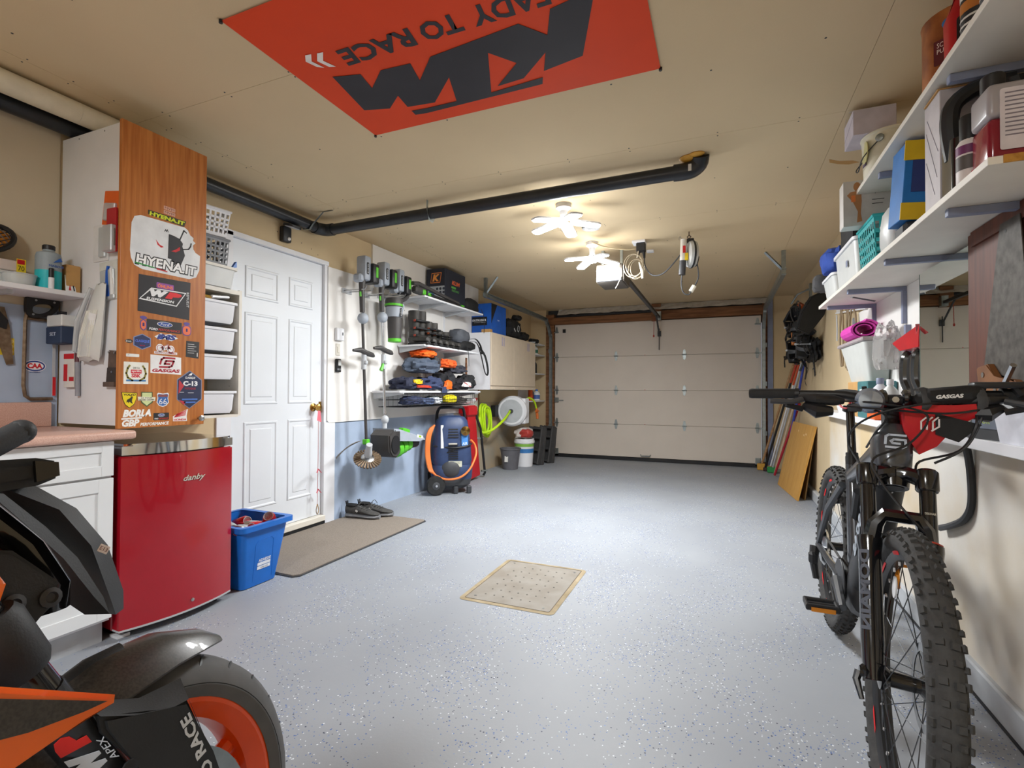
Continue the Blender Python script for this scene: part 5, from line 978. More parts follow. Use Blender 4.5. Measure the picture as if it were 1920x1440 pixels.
# ---------------------------------------------------------------- hose reel and lime hose
hr = thing('hose_reel', 'round white hose reel with lime hose on the left wall', 'hose reel', (-2.75, 6.7, .6))
M = T(-2.74, 6.60, .80) @ rot(90, 0, 8)
B('white', M).lathe([(.06, .085), (.19, .08), (.215, .05), (.215, -.1), (.19, -.13), (.05, -.14)], 28).done('drum', hr); B('lgrey', M).lathe([(.16, .0825), (.163, .086), (.157, .086)], 28).lathe([(.10, .0835), (.103, .087), (.097, .087)], 24).done('face_rings', hr)
B('dgrey', M).cyl((0, 0, .08), (0, 0, .11), .03, n=14).done('hub', hr); b = B('#6a6c70', M @ T(0, 0, .083)).tfit('Toolway', -.08, .08, .125, .15, Matrix(), .002, .2); b.done('lettering', hr); B('white').bb(-2.70, -2.56, 6.62, 6.78, .62, .98, .01).done('side_housing', hr); B('black').bb(WL+.012, -2.92, 6.4, 6.6, .72, .88).done('wall_plate', hr)
b = B('lime'); b.tube([(-2.74, 6.49, .80), (-2.72, 6.4, .77), (-2.70, 6.15, .68), (-2.78, 5.98, .57), (-2.90, 5.92, .55), (-2.94, 5.95, .75), (-2.92, 6.05, .9), (-2.90, 6.12, .80), (-2.90, 6.15, .62), (-2.92, 6.08, .48)], .017, 8, smooth=5)
for k in range(3): b.tube([(-2.93+.02*k, 5.93+.03*k, .82), (-2.93+.02*k, 6.0+.03*k, .91-.02*k), (-2.92+.02*k, 6.1+.02*k, .82), (-2.90+.02*k, 6.2-.03*k, .60), (-2.91+.02*k, 6.14-.03*k, .47+.02*k), (-2.93+.02*k, 6.02, .55)], .015, 8, closed=True, smooth=5)
b.done('hose', hr, 'coiled lime green hose')
b = B('lime'); b.tube([(-2.70, 7.0, .95), (-2.66, 7.05, .98), (-2.62, 7.15, .93), (-2.60, 7.2, .82)], .014, 8, smooth=4); b.done('hose_end', hr); B('#d8702a').tube([(-2.60, 7.2, .83), (-2.60, 7.23, .72), (-2.59, 7.22, .66)], [.016, .024, .018], 8).box((-2.59, 7.2, .78), (.03, .1, .025)).done('spray_nozzle', hr, 'orange spray nozzle')
t = thing('grey_bucket', 'small dark grey bucket standing on the floor by the white pail', 'bucket', (-2.74, 6.45, 0)); B('slate_b') if False else None
mat('bucket', '#5c5c62', .55, var=.08)
B('bucket', T(-2.72, 6.47, 0)).lathe([(0, .002), (.105, .002), (.14, .275), (.15, .275), (.15, .29), (.136, .29), (.1, .012), (0, .012)], 24, cap=False).done('pail', t); B('#d8d8d4', T(-2.72, 6.47, 0) @ FY(.0, -.128, .16) @ rot(-6, 0, 0)).rrect(-.03, .02, -.05, .05, .003, .0015).done('label', t)
t = thing('white_pail', 'white plastic pail behind the grey bucket', 'pail', (-2.66, 6.82, 0)); B('white', T(-2.64, 6.80, 0)).lathe([(.12, .003), (.14, .34), (.15, .34), (.15, .37), (.143, .37), (.143, .40), (.135, .40), (.135, .38)], 24).done('pail', t); B('#7cb046', T(-2.64, 6.80, 0)).lathe([(.1395, .29), (.1415, .33)], 24, cap=False).done('green_band', t); B('#3a78b8', T(-2.64, 6.80, 0)).lathe([(.134, .20), (.1385, .26)], 24, cap=False).done('blue_band', t)
b = B(mat('sack', '#cfc8c4', .6, var=.1, scale=10, bump=.4, bscale=15)); lump(b, (-2.64, 6.79, .475), (.12, .14, .085), 5, .25, 2, n=24, k=12); o = b.thing('paper_sack', 'crumpled white and red sack on the white pail', 'sack'); lump(B('#a83a34'), (-2.58, 6.72, .475), (.085, .09, .065), 6, .2).done('red_print', o)
# plastic car ramps standing by the garage door
mat('ramp', '#3d3d3e', .6, var=.1)
for k, (yo, lb) in enumerate(((0, 'nearer black plastic car ramp leaning by the garage door'), (.25, 'farther grey black plastic car ramp leaning by the garage door'))):
    t = thing('car_ramp', lb, 'ramp', (-2.5, 7.2+yo, 0), group='plastic car ramps'); M = T(-2.74+.08*k, 7.02+yo, 0) @ rot(0, 0, -18) @ rot(-12, 0, 0)
    b = B('ramp', M); w_ = .30
    b.prism([(0, 0), (w_, 0), (w_-.03, .56), (.05, .58)], .05, Matrix(((1, 0, 0, 0), (0, 0, 1, .06), (0, 1, 0, 0), (0, 0, 0, 1)))); b.done('deck', t)
    for x in (.02, w_-.06): B('ramp', M).box((x+.02, .03, .29), (.03, .09, .56), None, .006).done('side_rib', t)
    for z in (.04, .22, .40, .54): B('ramp', M).box((w_/2, .03, z), (w_-.08, .08, .03), None, .006).done('cross_rib', t)
# small shelf next to the garage door
t = thing('corner_shelf', 'narrow white shelf rack of bottles beside the garage door', 'rack', (-2.86, 7.65, .9))
for z in (.93, 1.37, 1.675, 1.85): B('white').bb(WL+.013, -2.72, 7.40, 7.94, z-.016, z).done('board', t)
B('white').bb(WL+.013, WL+.022, 7.40, 7.94, .9, 1.86).done('back_panel', t)
def bottle(x, y, z, r, h, m, cap, lb, nm='bottle', lab=None):
    z += .001; t = thing(nm, lb, 'bottle', (x, y, z)); B(m, T(x, y, z)).lathe([(r*.9, 0), (r, .006), (r, h*.62), (r*.8, h*.74), (r*.36, h*.84), (r*.34, h*.9)], 16).done('body', t); B(cap, T(x, y, z)).lathe([(r*.42, h*.86), (r*.42, h*.98), (r*.36, h)], 12).done('cap', t)
    if lab: B(lab, T(x, y, z)).lathe([(r*1.015, h*.15), (r*1.015, h*.5)], 16, cap=False).done('label', t)
    return t
bottle(-2.80, 7.47, .93, .035, .26, '#d85a1e', '#c8401a', 'orange bottle on the corner rack, lowest board'); bottle(-2.82, 7.57, .93, .04, .2, '#33363a', 'black', 'black bottle on the lowest corner rack board', lab='#7a2a24'); bottle(-2.78, 7.70, .93, .055, .18, '#e0e4e8', 'blue', 'white tub with blue label on the lowest corner rack board', lab='#4a6ab0'); bottle(-2.79, 7.50, 1.37, .05, .26, '#e4e2dc', 'white', 'white jug on the middle corner rack board', lab='#8a7aa0'); bottle(-2.79, 7.63, 1.37, .04, .22, 'black', 'dgrey', 'black bottle on the middle corner rack board'); bottle(-2.80, 7.52, 1.675, .045, .13, '#2f6a58', 'dgrey', 'green canister on the upper corner rack board'); bottle(-2.79, 7.66, 1.675, .045, .15, 'plast_milk', '#2f6a58', 'clear jar with green band on the upper corner rack board', lab='#2f6a58')
# ================================================================ ceiling: banner, opener, cords; drain cover
bn = thing('ceiling_banner', 'orange KTM banner pinned flat under the ceiling', 'banner', (-.965, 1.72, 2.436))
UB = Matrix(((-1, 0, 0, -.965), (0, 1, 0, 1.72), (0, 0, -1, 2.4365), (0, 0, 0, 1)))
n = 16; V = []
for i in range(n+1):
    for k in range(n+1):
        u = -.73+1.46*i/n; v = -.447+.894*k/n; ed = min(i, n-i, k, n-k)/n
        V.append((u, v, .0012+.002*min(1, ed*6)*(.5+.5*NZ.noise(Vector((u*3, v*3, 1))))))
cl = B('flag', UB).raw(V, [(i*(n+1)+k, (i+1)*(n+1)+k, (i+1)*(n+1)+k+1, i*(n+1)+k+1) for i in range(n) for k in range(n)]).done('cloth', bn)
KT = [(.583, -.034), (.459, -.003), (.477, .097), (.362, .008), (.221, .018), (.247, .129), (.123, .014), (-.275, -.021), (-.356, .075), (-.406, -.045), (-.471, -.057), (-.577, -.077), (-.554, -.023), (-.45, .241), (-.274, .273), (-.318, .165), (-.177, .287), (-.049, .296), (-.187, .182), (-.104, .08), (-.003, .329), (-.256, .312), (-.239, .356), (.357, .362), (.418, .354), (.416, .318), (.337, .326), (.175, .329), (.119, .159), (.275, .299), (.415, .282), (.403, .188), (.501, .261), (.625, .227)]
B('flagink', UB).prism(KT, .0006, T(0, 0, .0034)).done('logo', bn, 'black block letters KTM')
b = B('flagink', UB)
for wd, a, c in (('READY', -.50, -.125), ('TO', -.083, .085), ('RACE', .115, .467)): b.tfit(wd, a, c, -.16, -.065, T(0, 0, .0034), .0006, .12, .03)
b.done('slogan', bn, 'black lettering READY TO RACE')
b = B('#e6e2de', UB).prism([(.586, -.186), (.558, -.182), (.59, -.147), (.571, -.097), (.595, -.111), (.613, -.156)], .0006, T(0, 0, .0034)).prism([(.532, -.177), (.505, -.173), (.543, -.132), (.521, -.083), (.547, -.092), (.567, -.14)], .0006, T(0, 0, .0034)); b.done('chevron', bn, 'two white chevrons')
for u in (-.73, .73):
    for v in (-.447, .447): B('black', UB @ T(u, v, 0)).cyl((0, 0, -.002), (0, 0, .010), .007, n=8).done('pin', bn)
# round vent
t = thing('ceiling_vent', 'small round grey vent between the two lit lamps', 'vent', (-1.0, 4.08, 2.43)); B('grey', T(-1.0, 4.08, CZ-.012)).lathe([(.03, .012), (.075, .012), (.07, 0), (.03, .002)], 20, cap=False).done('ring', t)
b = B('lgrey', T(-1.0, 4.08, CZ-.009))
for k in range(-2, 3): b.box((0, k*.022, 0), (.12-.02*abs(k), .008, .004))
o = b.done('grille', t); o['kind'] = 'stuff'
# garage door opener
op = thing('door_opener', 'grey garage door opener with light window and long rail', 'opener', (-.97, 4.8, 2.1))
B('opener').bb(-1.09, -.845, 4.66, 5.02, 2.10, 2.27, .012, 2).done('case', op); B('dgrey').bb(-1.085, -.85, 4.64, 4.664, 2.105, 2.145, .004).done('front_lip', op); B('lamp_dim').bb(-1.06, -.90, 4.652, 4.661, 2.16, 2.215, .003).done('light_window', op, 'lit front window')
B('opener').bb(-.849, -.835, 4.68, 5.0, 2.11, 2.26).done('side_plate', op)
for x in (-1.06, -.88): B('galv').bb(x-.012, x+.012, 4.8, 4.83, 2.27, CZ).done('hanger_strap', op)
B('dgrey').bb(-.905, -.865, 4.95, 7.93, 2.20, 2.235).done('rail', op); B('galv').bb(-.92, -.85, 7.88, 7.97, 2.17, 2.30).done('header_bracket', op)
B('dgrey').tube([(-.885, 7.6, 2.2), (-.885, 7.94, 1.98)], .012, 6).box((-.885, 7.985, 1.97), (.05, .03, .08)).cyl((-.885, 7.97, 2.05), (-.885, 7.97, 1.72), .007, n=6).done('door_arm', op)
B('#a83028').cyl((-.94, 7.8, 2.2), (-.945, 7.8, 1.93), .004, n=6).sph((-.945, 7.8, 1.92), (.012, .012, .02), 8, 6).done('release_cord', op, 'red release cord')
# outlets and cords
t = thing('ceiling_outlet', 'white ceiling outlet with a black plug adapter', 'outlet', (-.69, 4.63, 2.4)); B('white').bb(-.745, -.63, 4.57, 4.69, CZ-.022, CZ, .003).done('box', t); B('black').bb(-.71, -.63, 4.58, 4.65, 2.34, 2.418, .006).done('adapter', t); B('black').cyl((-.69, 4.61, 2.34), (-.70, 4.61, 2.29), .014, .008, n=8).cyl((-.645, 4.61, 2.34), (-.64, 4.61, 2.28), .016, .009, n=8).done('plugs', t)
B('white').bb(-.665, -.60, 4.93, 4.98, CZ-.02, CZ, .002).thing('cable_clip', 'small white clip on the ceiling behind the outlet', 'clip')
b = B('#c9b998'); b.tube([(-1.06, 4.35, 2.40), (-.95, 4.45, 2.37), (-.80, 4.56, 2.36), (-.72, 4.61, 2.37)], .006, 6, smooth=4); b.thing('lamp_cord', 'pale cord running from the lamp to the ceiling outlet', 'cord')
t = thing('coiled_cord', 'coil of white extension cord hanging beside the opener', 'cord', (-.73, 4.58, 2.1))
for k in range(4):
    R = .088-.007*k; B('#a89c86').tube([(-.735+R*math.cos(a*.524+k*.4)*.95+.012*k, 4.57+.01*k, 2.21+.02*(k % 2)-.014*k+R*1.2*math.sin(a*.524+k*.4)) for a in range(12)], .0038, 5, closed=True, smooth=2).done('loop', t)
B('#cfc6b6').tube([(-.70, 4.58, 2.28), (-.69, 4.58, 2.33), (-.69, 4.60, 2.36)], .006, 6).done('tail', t); B('#dcd6c8').tube([(-.68, 4.57, 2.24), (-.655, 4.57, 2.16), (-.65, 4.57, 2.09)], [.006, .014, .01], 8).done('plug', t)
B('#9a9282').tube([(-.86, 4.62, 2.2), (-.845, 4.60, 2.14), (-.87, 4.58, 2.06), (-.89, 4.57, 2.02)], .004, 5, smooth=4).thing('thin_wire', 'thin pale wire dangling from the opener case', 'wire')
t = thing('cord_reel_light', 'hanging cord reel with a black handled trouble light', 'work light', (-.25, 4.5, 2.05))
B('#4a3a30').tube([(-.255, 4.5, CZ), (-.255, 4.5, 2.41), (-.27, 4.5, 2.395), (-.255, 4.5, 2.38), (-.24, 4.5, 2.395), (-.255, 4.5, 2.41)], .005, 6).done('hook', t); B('black').bb(-.275, -.215, 4.47, 4.53, 2.345, 2.375, .004).done('bracket', t)
M = T(-.235, 4.5, 2.245) @ rot(0, 90, 20)
B('#b8bab8', M).lathe([(.06, -.035), (.105, -.028), (.115, 0), (.105, .028), (.06, .035)], 26).done('reel_case', t); B('black', M).lathe([(.116, -.008), (.118, 0), (.116, .008)], 26, cap=False).box((.08, 0, .03), (.05, .04, .02), None, .006).done('band', t)
B('black').box((-.195, 4.48, 2.19), (.035, .05, .07), rot(0, 12, 0), .01).done('cord_guide', t); B('yellow').box((-.275, 4.46, 2.22), (.03, .02, .06)).done('yellow_tag', t, 'yellow warning tag')
B('#d8d4cc').cyl((-.302, 4.47, 2.19), (-.295, 4.47, 2.37), .026, n=14).done('light_tube', t); B(R_, FY(-.293, 4.443, 2.28)).rrect(-.008, .014, -.03, .03, .002, .001).done('label', t); B('dgrey').cyl((-.31, 4.47, 2.07), (-.303, 4.47, 2.19), .028, n=14).done('handle', t); B('steel').tube([(-.31, 4.47, 2.37), (-.325, 4.47, 2.40), (-.335, 4.47, 2.37)], .003, 5, smooth=3).done('wire_hook', t)
B('dgrey').tube([(-.31, 4.47, 2.08), (-.315, 4.47, 1.98), (-.295, 4.47, 1.915), (-.255, 4.47, 1.90), (-.235, 4.475, 1.935)], .006, 6, smooth=4).tube([(-.21, 4.48, 1.97), (-.18, 4.48, 2.04), (-.185, 4.48, 2.13), (-.20, 4.48, 2.17)], .006, 6, smooth=4).done('cord', t); B('#e0ddd0').cyl((-.24, 4.475, 1.925), (-.212, 4.48, 1.972), .02, n=10).done('cord_plug', t)
B('dgrey').tube([(-.64, 4.61, 2.29), (-.63, 4.6, 2.2), (-.57, 4.58, 2.115), (-.48, 4.55, 2.11), (-.39, 4.52, 2.18), (-.31, 4.50, 2.27)], .006, 6, smooth=5).thing('power_cord', 'dark power cord looping from the outlet to the reel', 'cord')
# drain cover in the floor
dc = thing('drain_cover', 'square perforated beige drain cover set in the floor', 'drain cover', (-1.07, 2.65, 0)); mat('drain', '#8d8880', .6, col2='#7f786e', scale=7); mat('drain_rim', '#a5977c', .7, col2='#867656', scale=9)
def sq(x0, x1, y0, y1): return [(x0, y0), (x1, y0), (x1, y1), (x0, y1)]
b = B('drain_rim'); P = [(x, y, .0015) for x, y in rrpts(-1.27, -.752, 2.322, 2.992, .03)]; Q = [(x, y, .0035) for x, y in rrpts(-1.245, -.776, 2.345, 2.968, .012)]; b.ring([P, Q], cap=False); b.done('frame', dc)
B('#6a5638', T(0, 0, .0012)).prism(rrpts(-1.247, -.774, 2.343, 2.970, .01), .0008).done('joint', dc)
B('drain', T(0, 0, .0018)).prism(rrpts(-1.241, -.780, 2.350, 2.962, .01), .002).done('plate', dc)
b = B('#3a342e')
for i in range(7):
    for j in range(7):
        if (i, j) in ((3, 3), (0, 6), (6, 0)): continue
        b.disc((-1.16+i*.05+.006*(j % 2), 2.43+j*.075), .005, .005, T(0, 0, .0037), .0006, 8)
o = b.done('hole', dc, 'dark drain holes'); o['kind'] = 'stuff'
b = B('steel')
for x, y in ((-1.2, 2.39), (-.81, 2.92), (-1.2, 2.93), (-.82, 2.38)): b.disc((x, y), .007, .007, T(0, 0, .0037), .001, 10)
b.done('screw', dc)['kind'] = 'stuff'
# ================================================================ right wall
XF = .62
def rshelf(y0, y1, z, lab, brk):
    t = thing('wall_shelf', lab, 'shelf', (.78, (y0+y1)/2, z-.02)); B('offwhite').bb(XF, WR-.011, y0, y1, z-.02, z, .001).done('board', t); B(mat('cork', '#b5843c', .9, col2='#9a6a28', scale=60)).bb(XF+.03, WR-.011, y0-.004, y0, z-.02, z).done('raw_end', t, 'raw particle board end')
    for y in brk: B('slate').bb(XF+.03, WR-.011, y-.013, y+.013, z-.045, z-.02, .002).bb(WR-.03, WR-.011, y-.013, y+.013, z-.22, z-.045).done('bracket', t, 'slate grey steel bracket')
    return t
rshelf(1.625, 4.03, 1.675, 'long lower white shelf on the right wall', (1.97, 2.62, 3.32, 3.9)); rshelf(1.60, 3.25, 2.085, 'short upper white shelf on the right wall', (1.95, 2.7))
B('dgrey').tube([(.68, 3.36, 1.62), (.80, 3.42, 1.60)], .014, 4, flat=(1, .3)).thing('swivel_arm', 'dark swivel arm screwed below the long lower shelf', 'arm')
for y, nm in ((3.26, 'nearer'), (3.86, 'farther')): B('slate').bb(WR-.035, WR-.011, y-.014, y+.014, 1.25, 1.44).thing('steel_upright', nm + ' slate steel upright on the white board below the shelf', 'upright', 'steel uprights on the white board')
Z1 = 1.6755; Z2 = 2.0855
# red oil jug at the near end
t = thing('oil_jug', 'clear two-neck jug of red oil at the near shelf end', 'jug', (.76, 1.74, Z1))
mat('oil_red', '#8e2434', .15, trans=.25, var=.05); mat('pe', '#b9b4b8', .3, trans=.35, var=.02)
B('oil_red').bb(.646, .868, 1.685, 1.79, Z1+.002, 1.80, .014, 3).done('oil', t); B('pe').bb(.644, .87, 1.683, 1.792, 1.80, 1.89, .014, 3).done('upper_body', t); B('oil_red').bb(.76, .85, 1.70, 1.78, 1.892, 1.922, .01, 2).done('dosing_chamber', t)
for x, zt in ((.675, 1.935), (.80, 1.955)): B('black', T(x, 1.738, 1.885)).lathe([(.026, .0), (.026, zt-1.885-.005), (.022, zt-1.885)], 16).done('cap', t)
b = B('#cfc9d0', FY(.742, 1.682, 1.785)).rrect(-.075, .085, -.075, .085, .006, .001); b.m('#7a7480')
for k in range(11): b.rrect(-.065, .07-(.02 if k % 4 == 3 else 0), .07-k*.011, .0735-k*.011, .0005, .0005, T(0, 0, .001))
b.m('#302c34')
for k in range(9): b.rrect(.025+k*.005, .0275+k*.005+(.001 if k % 3 else 0), -.066, -.042, .0002, .0005, T(0, 0, .001))
b.done('label', t, 'white printed back label')
t = thing('spray_can', 'white and red spray can behind the red oil jug', 'can', (.655, 1.84, Z1)); B('#dcd6d4', T(.662, 1.84, Z1)).lathe([(.029, 0), (.031, .004), (.031, .12), (.022, .135)], 18).done('can', t); B('black', T(.662, 1.84, Z1)).lathe([(.023, .13), (.023, .2), (.02, .205)], 16).done('cap', t); B('#6a2a5c', T(.662, 1.84, Z1)).lathe([(.0314, .09), (.0314, .115)], 18, cap=False).done('band', t); B('#55504e', T(.662, 1.84, Z1)).lathe([(.0314, .045), (.0314, .085)], 18, cap=False).done('print', t); B(R_, FY(.662, 1.8085, Z1+.03)).disc((0, 0), .009, .009, None, .001, 12).done('red_mark', t)
# black jug with handle
t = thing('black_jug', 'black oil jug with moulded handle next to the spray can', 'jug', (.72, 1.94, Z1))
b = B('gloss'); b.ring([[(x, y, z) for x, y in rrpts(.64, x1, 1.885, 1.99, .02)] for z, x1 in ((Z1+.002, .86), (Z1+.12, .86), (Z1+.17, .84))]); b.done('body', t)
b = B('black'); b.tube([(.66, 1.937, Z1+.12), (.648, 1.937, Z1+.22), (.66, 1.937, Z1+.29), (.72, 1.937, Z1+.33), (.80, 1.937, Z1+.335)], .024, 10, smooth=4).tube([(.80, 1.937, Z1+.15), (.81, 1.937, Z1+.26), (.80, 1.937, Z1+.335)], .03, 10, smooth=3); b.done('handle', t, 'moulded handle'); B('black', T(.85, 1.937, Z1+.27)).lathe([(.03, 0), (.03, .05), (.026, .055)], 14).done('cap', t)
t = thing('white_carton', 'tall creased white carton between the black jug and taped box', 'carton', (.74, 2.06, Z1)); B('#b9b4b8').bb(.645, .86, 2.0, 2.13, Z1, 2.05, .002).done('carton', t); B('cardboard').box((.74, 2.06, 2.052), (.2, .12, .004)).done('open_flap', t); B('#8c8896', FR(.6445, 2.065, 1.86)).line([(-.05, .1), (.04, -.08)], .002, .0006, Matrix()).line([(-.04, .14), (.05, 0)], .002, .0006, Matrix()).line([(-.05, 0), (.02, -.13)], .002, .0006, Matrix()).done('crease', t)
t = thing('taped_box', 'blue box patched with yellow tape on the long lower shelf', 'box', (.73, 2.3, Z1)); M = T(.635, 2.43, Z1+.07) @ rot(0, 4, 4)
B('#1f6fb8', M).box((.10, 0, .155), (.2, .13, .30), None, .002).done('carton', t); B('#2b3a74', M).box((.11, -.0662, .19), (.17, .0025, .16)).done('dark_panel', t)
B('#d8b41c', M).box((.045, -.0685, .27), (.10, .005, .075)).box((.06, -.0685, .035), (.13, .005, .065)).done('yellow_tape', t, 'torn yellow tape patches')['kind'] = 'stuff'
b = B('#d4d6dc', M @ FY(.12, -.0685, .16))
for i in range(3):
    for k in range(3): b.disc((-.03+i*.045+.01*(k % 2), -.03+k*.03), .014, .012, None, .001, 12); b.m('#26303c').line([(-.037+i*.045+.01*(k % 2), -.036+k*.03), (-.023+i*.045+.01*(k % 2), -.024+k*.03)], .003, .0006, T(0, 0, .001)).line([(-.037+i*.045+.01*(k % 2), -.024+k*.03), (-.023+i*.045+.01*(k % 2), -.036+k*.03)], .003, .0006, T(0, 0, .001)).m('#d4d6dc')
b.done('print', t, 'rows of crossed discs')
b = B('plast_milk'); lump(b, (.725, 2.64, Z1+.10), (.08, .11, .115), 4, .15); b.thing('white_plastic_bag', 'crumpled white plastic bag on the long lower shelf', 'bag')
B('dgrey').box((.735, 2.43, Z1+.035), (.17, .12, .066), None, .012).thing('dark_case', 'flat dark case under the blue taped box', 'case')
# teal basket, clear box
t = basket('teal_basket', 'teal slotted plastic basket on the long lower shelf', 'teal', .66, .86, 2.79, 3.06, Z1+.001, Z1+.225, .012); B('teal').bb(.662, .858, 2.795, 3.055, Z1+.003, Z1+.05).done('solid_foot', t)
t = thing('clear_box', 'clear plastic storage box with white lid near the shelf end', 'box', (.74, 3.4, Z1))
b = B('plast_milk'); b.ring([[(x, y, z) for x, y in rrpts(.645+d, .88-d, 3.12+d, 3.62-d, .03)] for z, d in ((Z1+.001, .015), (Z1+.21, 0), (Z1+.21, .004), (Z1+.008, .018))]); b.done('tub', t); b = B('white'); b.ring([[(x, y, z) for x, y in rrpts(.635, .89, 3.11, 3.63, .03)] for z in (Z1+.211, Z1+.228)]); b.done('lid', t); B('slate', FR(.644, 3.3, Z1+.12)).rrect(-.02, .02, -.015, .02, .003, .001).done('mark', t)
t = thing('clear_box', 'second milky tub sitting at the far end of the lower shelf', 'box', (.74, 3.8, Z1)); b = B('plast_milk'); b.ring([[(x, y, z) for x, y in rrpts(.64+d, .87-d, 3.66+d, 3.99-d, .03)] for z, d in ((Z1+.001, .02), (Z1+.14, 0), (Z1+.14, .005), (Z1+.008, .024))]); b.done('tub', t); b = B('white'); b.ring([[(x, y, z) for x, y in rrpts(.632, .878, 3.652, 3.998, .03)] for z in (Z1+.141, Z1+.156)]); b.done('lid', t)
# carton with brown figure print on top
t = thing('printed_carton', 'white carton with brown cut-out print on the teal basket', 'carton', (.72, 2.95, 1.911)); M = T(.565, 2.96, 1.911)
B('#cfccc8', M).bb(0, .20, 0, .09, 0, .225, .002).done('carton', t); B('#a8764a', M @ FY(.045, -.0006, 0)).disc((.012, .195), .015, .022, None, .001, 12).prism([(-.015, .17), (.03, .175), (.032, .12), (.028, .06), (.034, .02), (.012, .015), (.016, .07), (-.005, .12), (-.03, .155)], .001).done('brown_print', t); B('#d8783a', M @ FY(.045, -.0015, .14)).rrect(-.012, .006, -.02, .012, .002, .0006).done('orange_patch', t); B('#33302e', M @ FY(.13, -.0006, .15)).tfit('7', 0, .014, 0, .024, Matrix()).rrect(.02, .05, .01, .012, .0005, .0006).rrect(-.01, .04, -.03, -.027, .0005, .0006).rrect(-.01, .035, -.05, -.047, .0005, .0006).done('print', t)
B('#bdbab6', M).bb(.0, .20, -.0004, 0, 0, .225).done('face', t)
b = B('blackm'); lump(b, (.735, 3.40, 1.98), (.09, .16, .11), 3, .15); b.thing('black_cooler_bag', 'black soft bag on the clear storage box', 'bag'); B(mat('cloth_blue', '#2a4aa0', .8, var=.1, bump=.3)).bb(.65, .84, 3.215, 3.235, 2.03, 2.14, .02, 2).thing('blue_pouch', 'blue and black pouch standing before the black soft bag', 'pouch')
b = B('cloth_blue'); lump(b, (.70, 3.80, 1.925), (.10, .15, .085), 7, .2); b.thing('blue_sports_bag', 'royal blue bag on the far milky tub', 'bag'); b = B(mat('cloth_grey', '#4a4a4c', .85, var=.1, bump=.3)); lump(b, (.66, 4.08, 1.84), (.07, .06, .07), 8, .15); o = b.thing('grey_hat', 'grey hat hanging off the far shelf end', 'hat')
# upper shelf
t = thing('sealer_can', 'copper brown sealer can at the near end of the upper shelf', 'can', (.72, 2.13, Z2)); mat('copper', '#a8642c', .4, .3, col2='#7a4018', scale=12); B('copper', T(.74, 2.12, Z2)).lathe([(.098, .002), (.1, .01), (.1, .24), (.103, .245), (.103, .25), (.09, .252)], 26).done('can', t)
b = B('#5c1820', T(.74, 2.12, 0) @ rot(0, 0, -38) @ FY(0, -.0985, Z2+.11)); b.rrect(-.035, .045, -.035, .045, .003, .003).m('#e8e0d8').tfit('SCELLANT', -.026, .046, .02, .036, T(0, 0, .003), .0006).tfit('PUISSANT', -.026, .046, 0, .015, T(0, 0, .003), .0006); b.done('label', t); B('#3a7ac0', T(.74, 2.12, 0) @ rot(0, 0, -36) @ FY(0, -.099, Z2+.2)).disc((0, 0), .016, .016, None, .003, 14).done('blue_seal', t)
t = thing('red_bottle', 'red bottle with black cap and label on the upper shelf', 'bottle', (.68, 1.95, Z2)); b = B('red'); b.ring([[(x, y, z) for x, y in rrpts(.64+d, .74-d, 1.90+d, 1.97-d, .02)] for z, d in ((Z2+.001, .002), (Z2+.14, 0), (Z2+.2, .02), (Z2+.23, .026))]); b.done('body', t); B('black', T(.69, 1.935, Z2+.23)).lathe([(.018, 0), (.018, .04), (.014, .045)], 14).done('cap', t); B('#2c2a2c', FY(.69, 1.8995, Z2+.08)).rrect(-.035, .035, -.05, .05, .012, .001).done('label', t)
for k, (y, lb, m) in enumerate(((1.82, 'black printed spray can on the upper shelf, nearer', 'black'), (1.70, 'black and white tin at the very near end of the upper shelf', 'dgrey'))):
    t = thing('spray_can', lb, 'can', (.68, y, Z2)); B(m, T(.68, y, Z2)).lathe([(.04, 0), (.042, .004), (.042, .2), (.03, .215)], 18).done('can', t); B('#d8d6d2', T(.68, y, Z2)).lathe([(.0425, .12), (.0425, .19)], 18, cap=False).done('white_band', t); B('#b8702c', T(.68, y, Z2)).lathe([(.0425, .08), (.0425, .11)], 18, cap=False).done('amber_band', t)
    b = B('#d8d6d2', T(.68, y, Z2))
    for q in range(3): b.lathe([(.0428, .02+.02*q), (.0428, .026+.02*q)], 18, cap=False)
    b.done('print', t)
t = thing('paint_pail', 'yellow and white paint pail with wire handle on the upper shelf', 'pail', (.76, 2.62, Z2)); B('#d8d4c0', T(.735, 2.86, Z2)).lathe([(.10, .001), (.104, .01), (.112, .195), (.117, .2), (.117, .207), (.108, .208)], 28).done('pail', t); B('#c8c48a', FR(.63, 2.85, Z2+.13)).disc((.02, 0), .05, .05, None, .003, 16).done('stain', t); B('dgrey').tube([(.675, 2.765, Z2+.165), (.615, 2.80, Z2+.10), (.61, 2.87, Z2+.06), (.62, 2.95, Z2+.10), (.67, 2.97, Z2+.165)], .0028, 5, smooth=4).done('wire_handle', t); B('galv', T(.672, 2.764, Z2+.165) @ rot(90, 0, -35)).lathe([(.017, 0), (.017, .008), (.008, .012)], 14).done('handle_ear', t); B('#4a3a5c', FR(.631, 2.84, Z2+.08)).rrect(-.03, .02, -.01, .02, .002, .003).done('print', t)
t = thing('small_white_carton', 'small white marbled carton on top of the paint pail', 'carton', (.77, 2.95, Z2)); B('#c6c0cc').bb(.575, .745, 2.80, 2.98, Z2+.21, Z2+.33, .002).done('carton', t); B('#9890a4', FR(.5745, 2.89, Z2+.27)).line([(-.1, .05), (-.02, .1), (.08, .06)], .002, .0006, Matrix()).line([(-.08, -.02), (.1, .03)], .002, .0006, Matrix()).done('print', t)
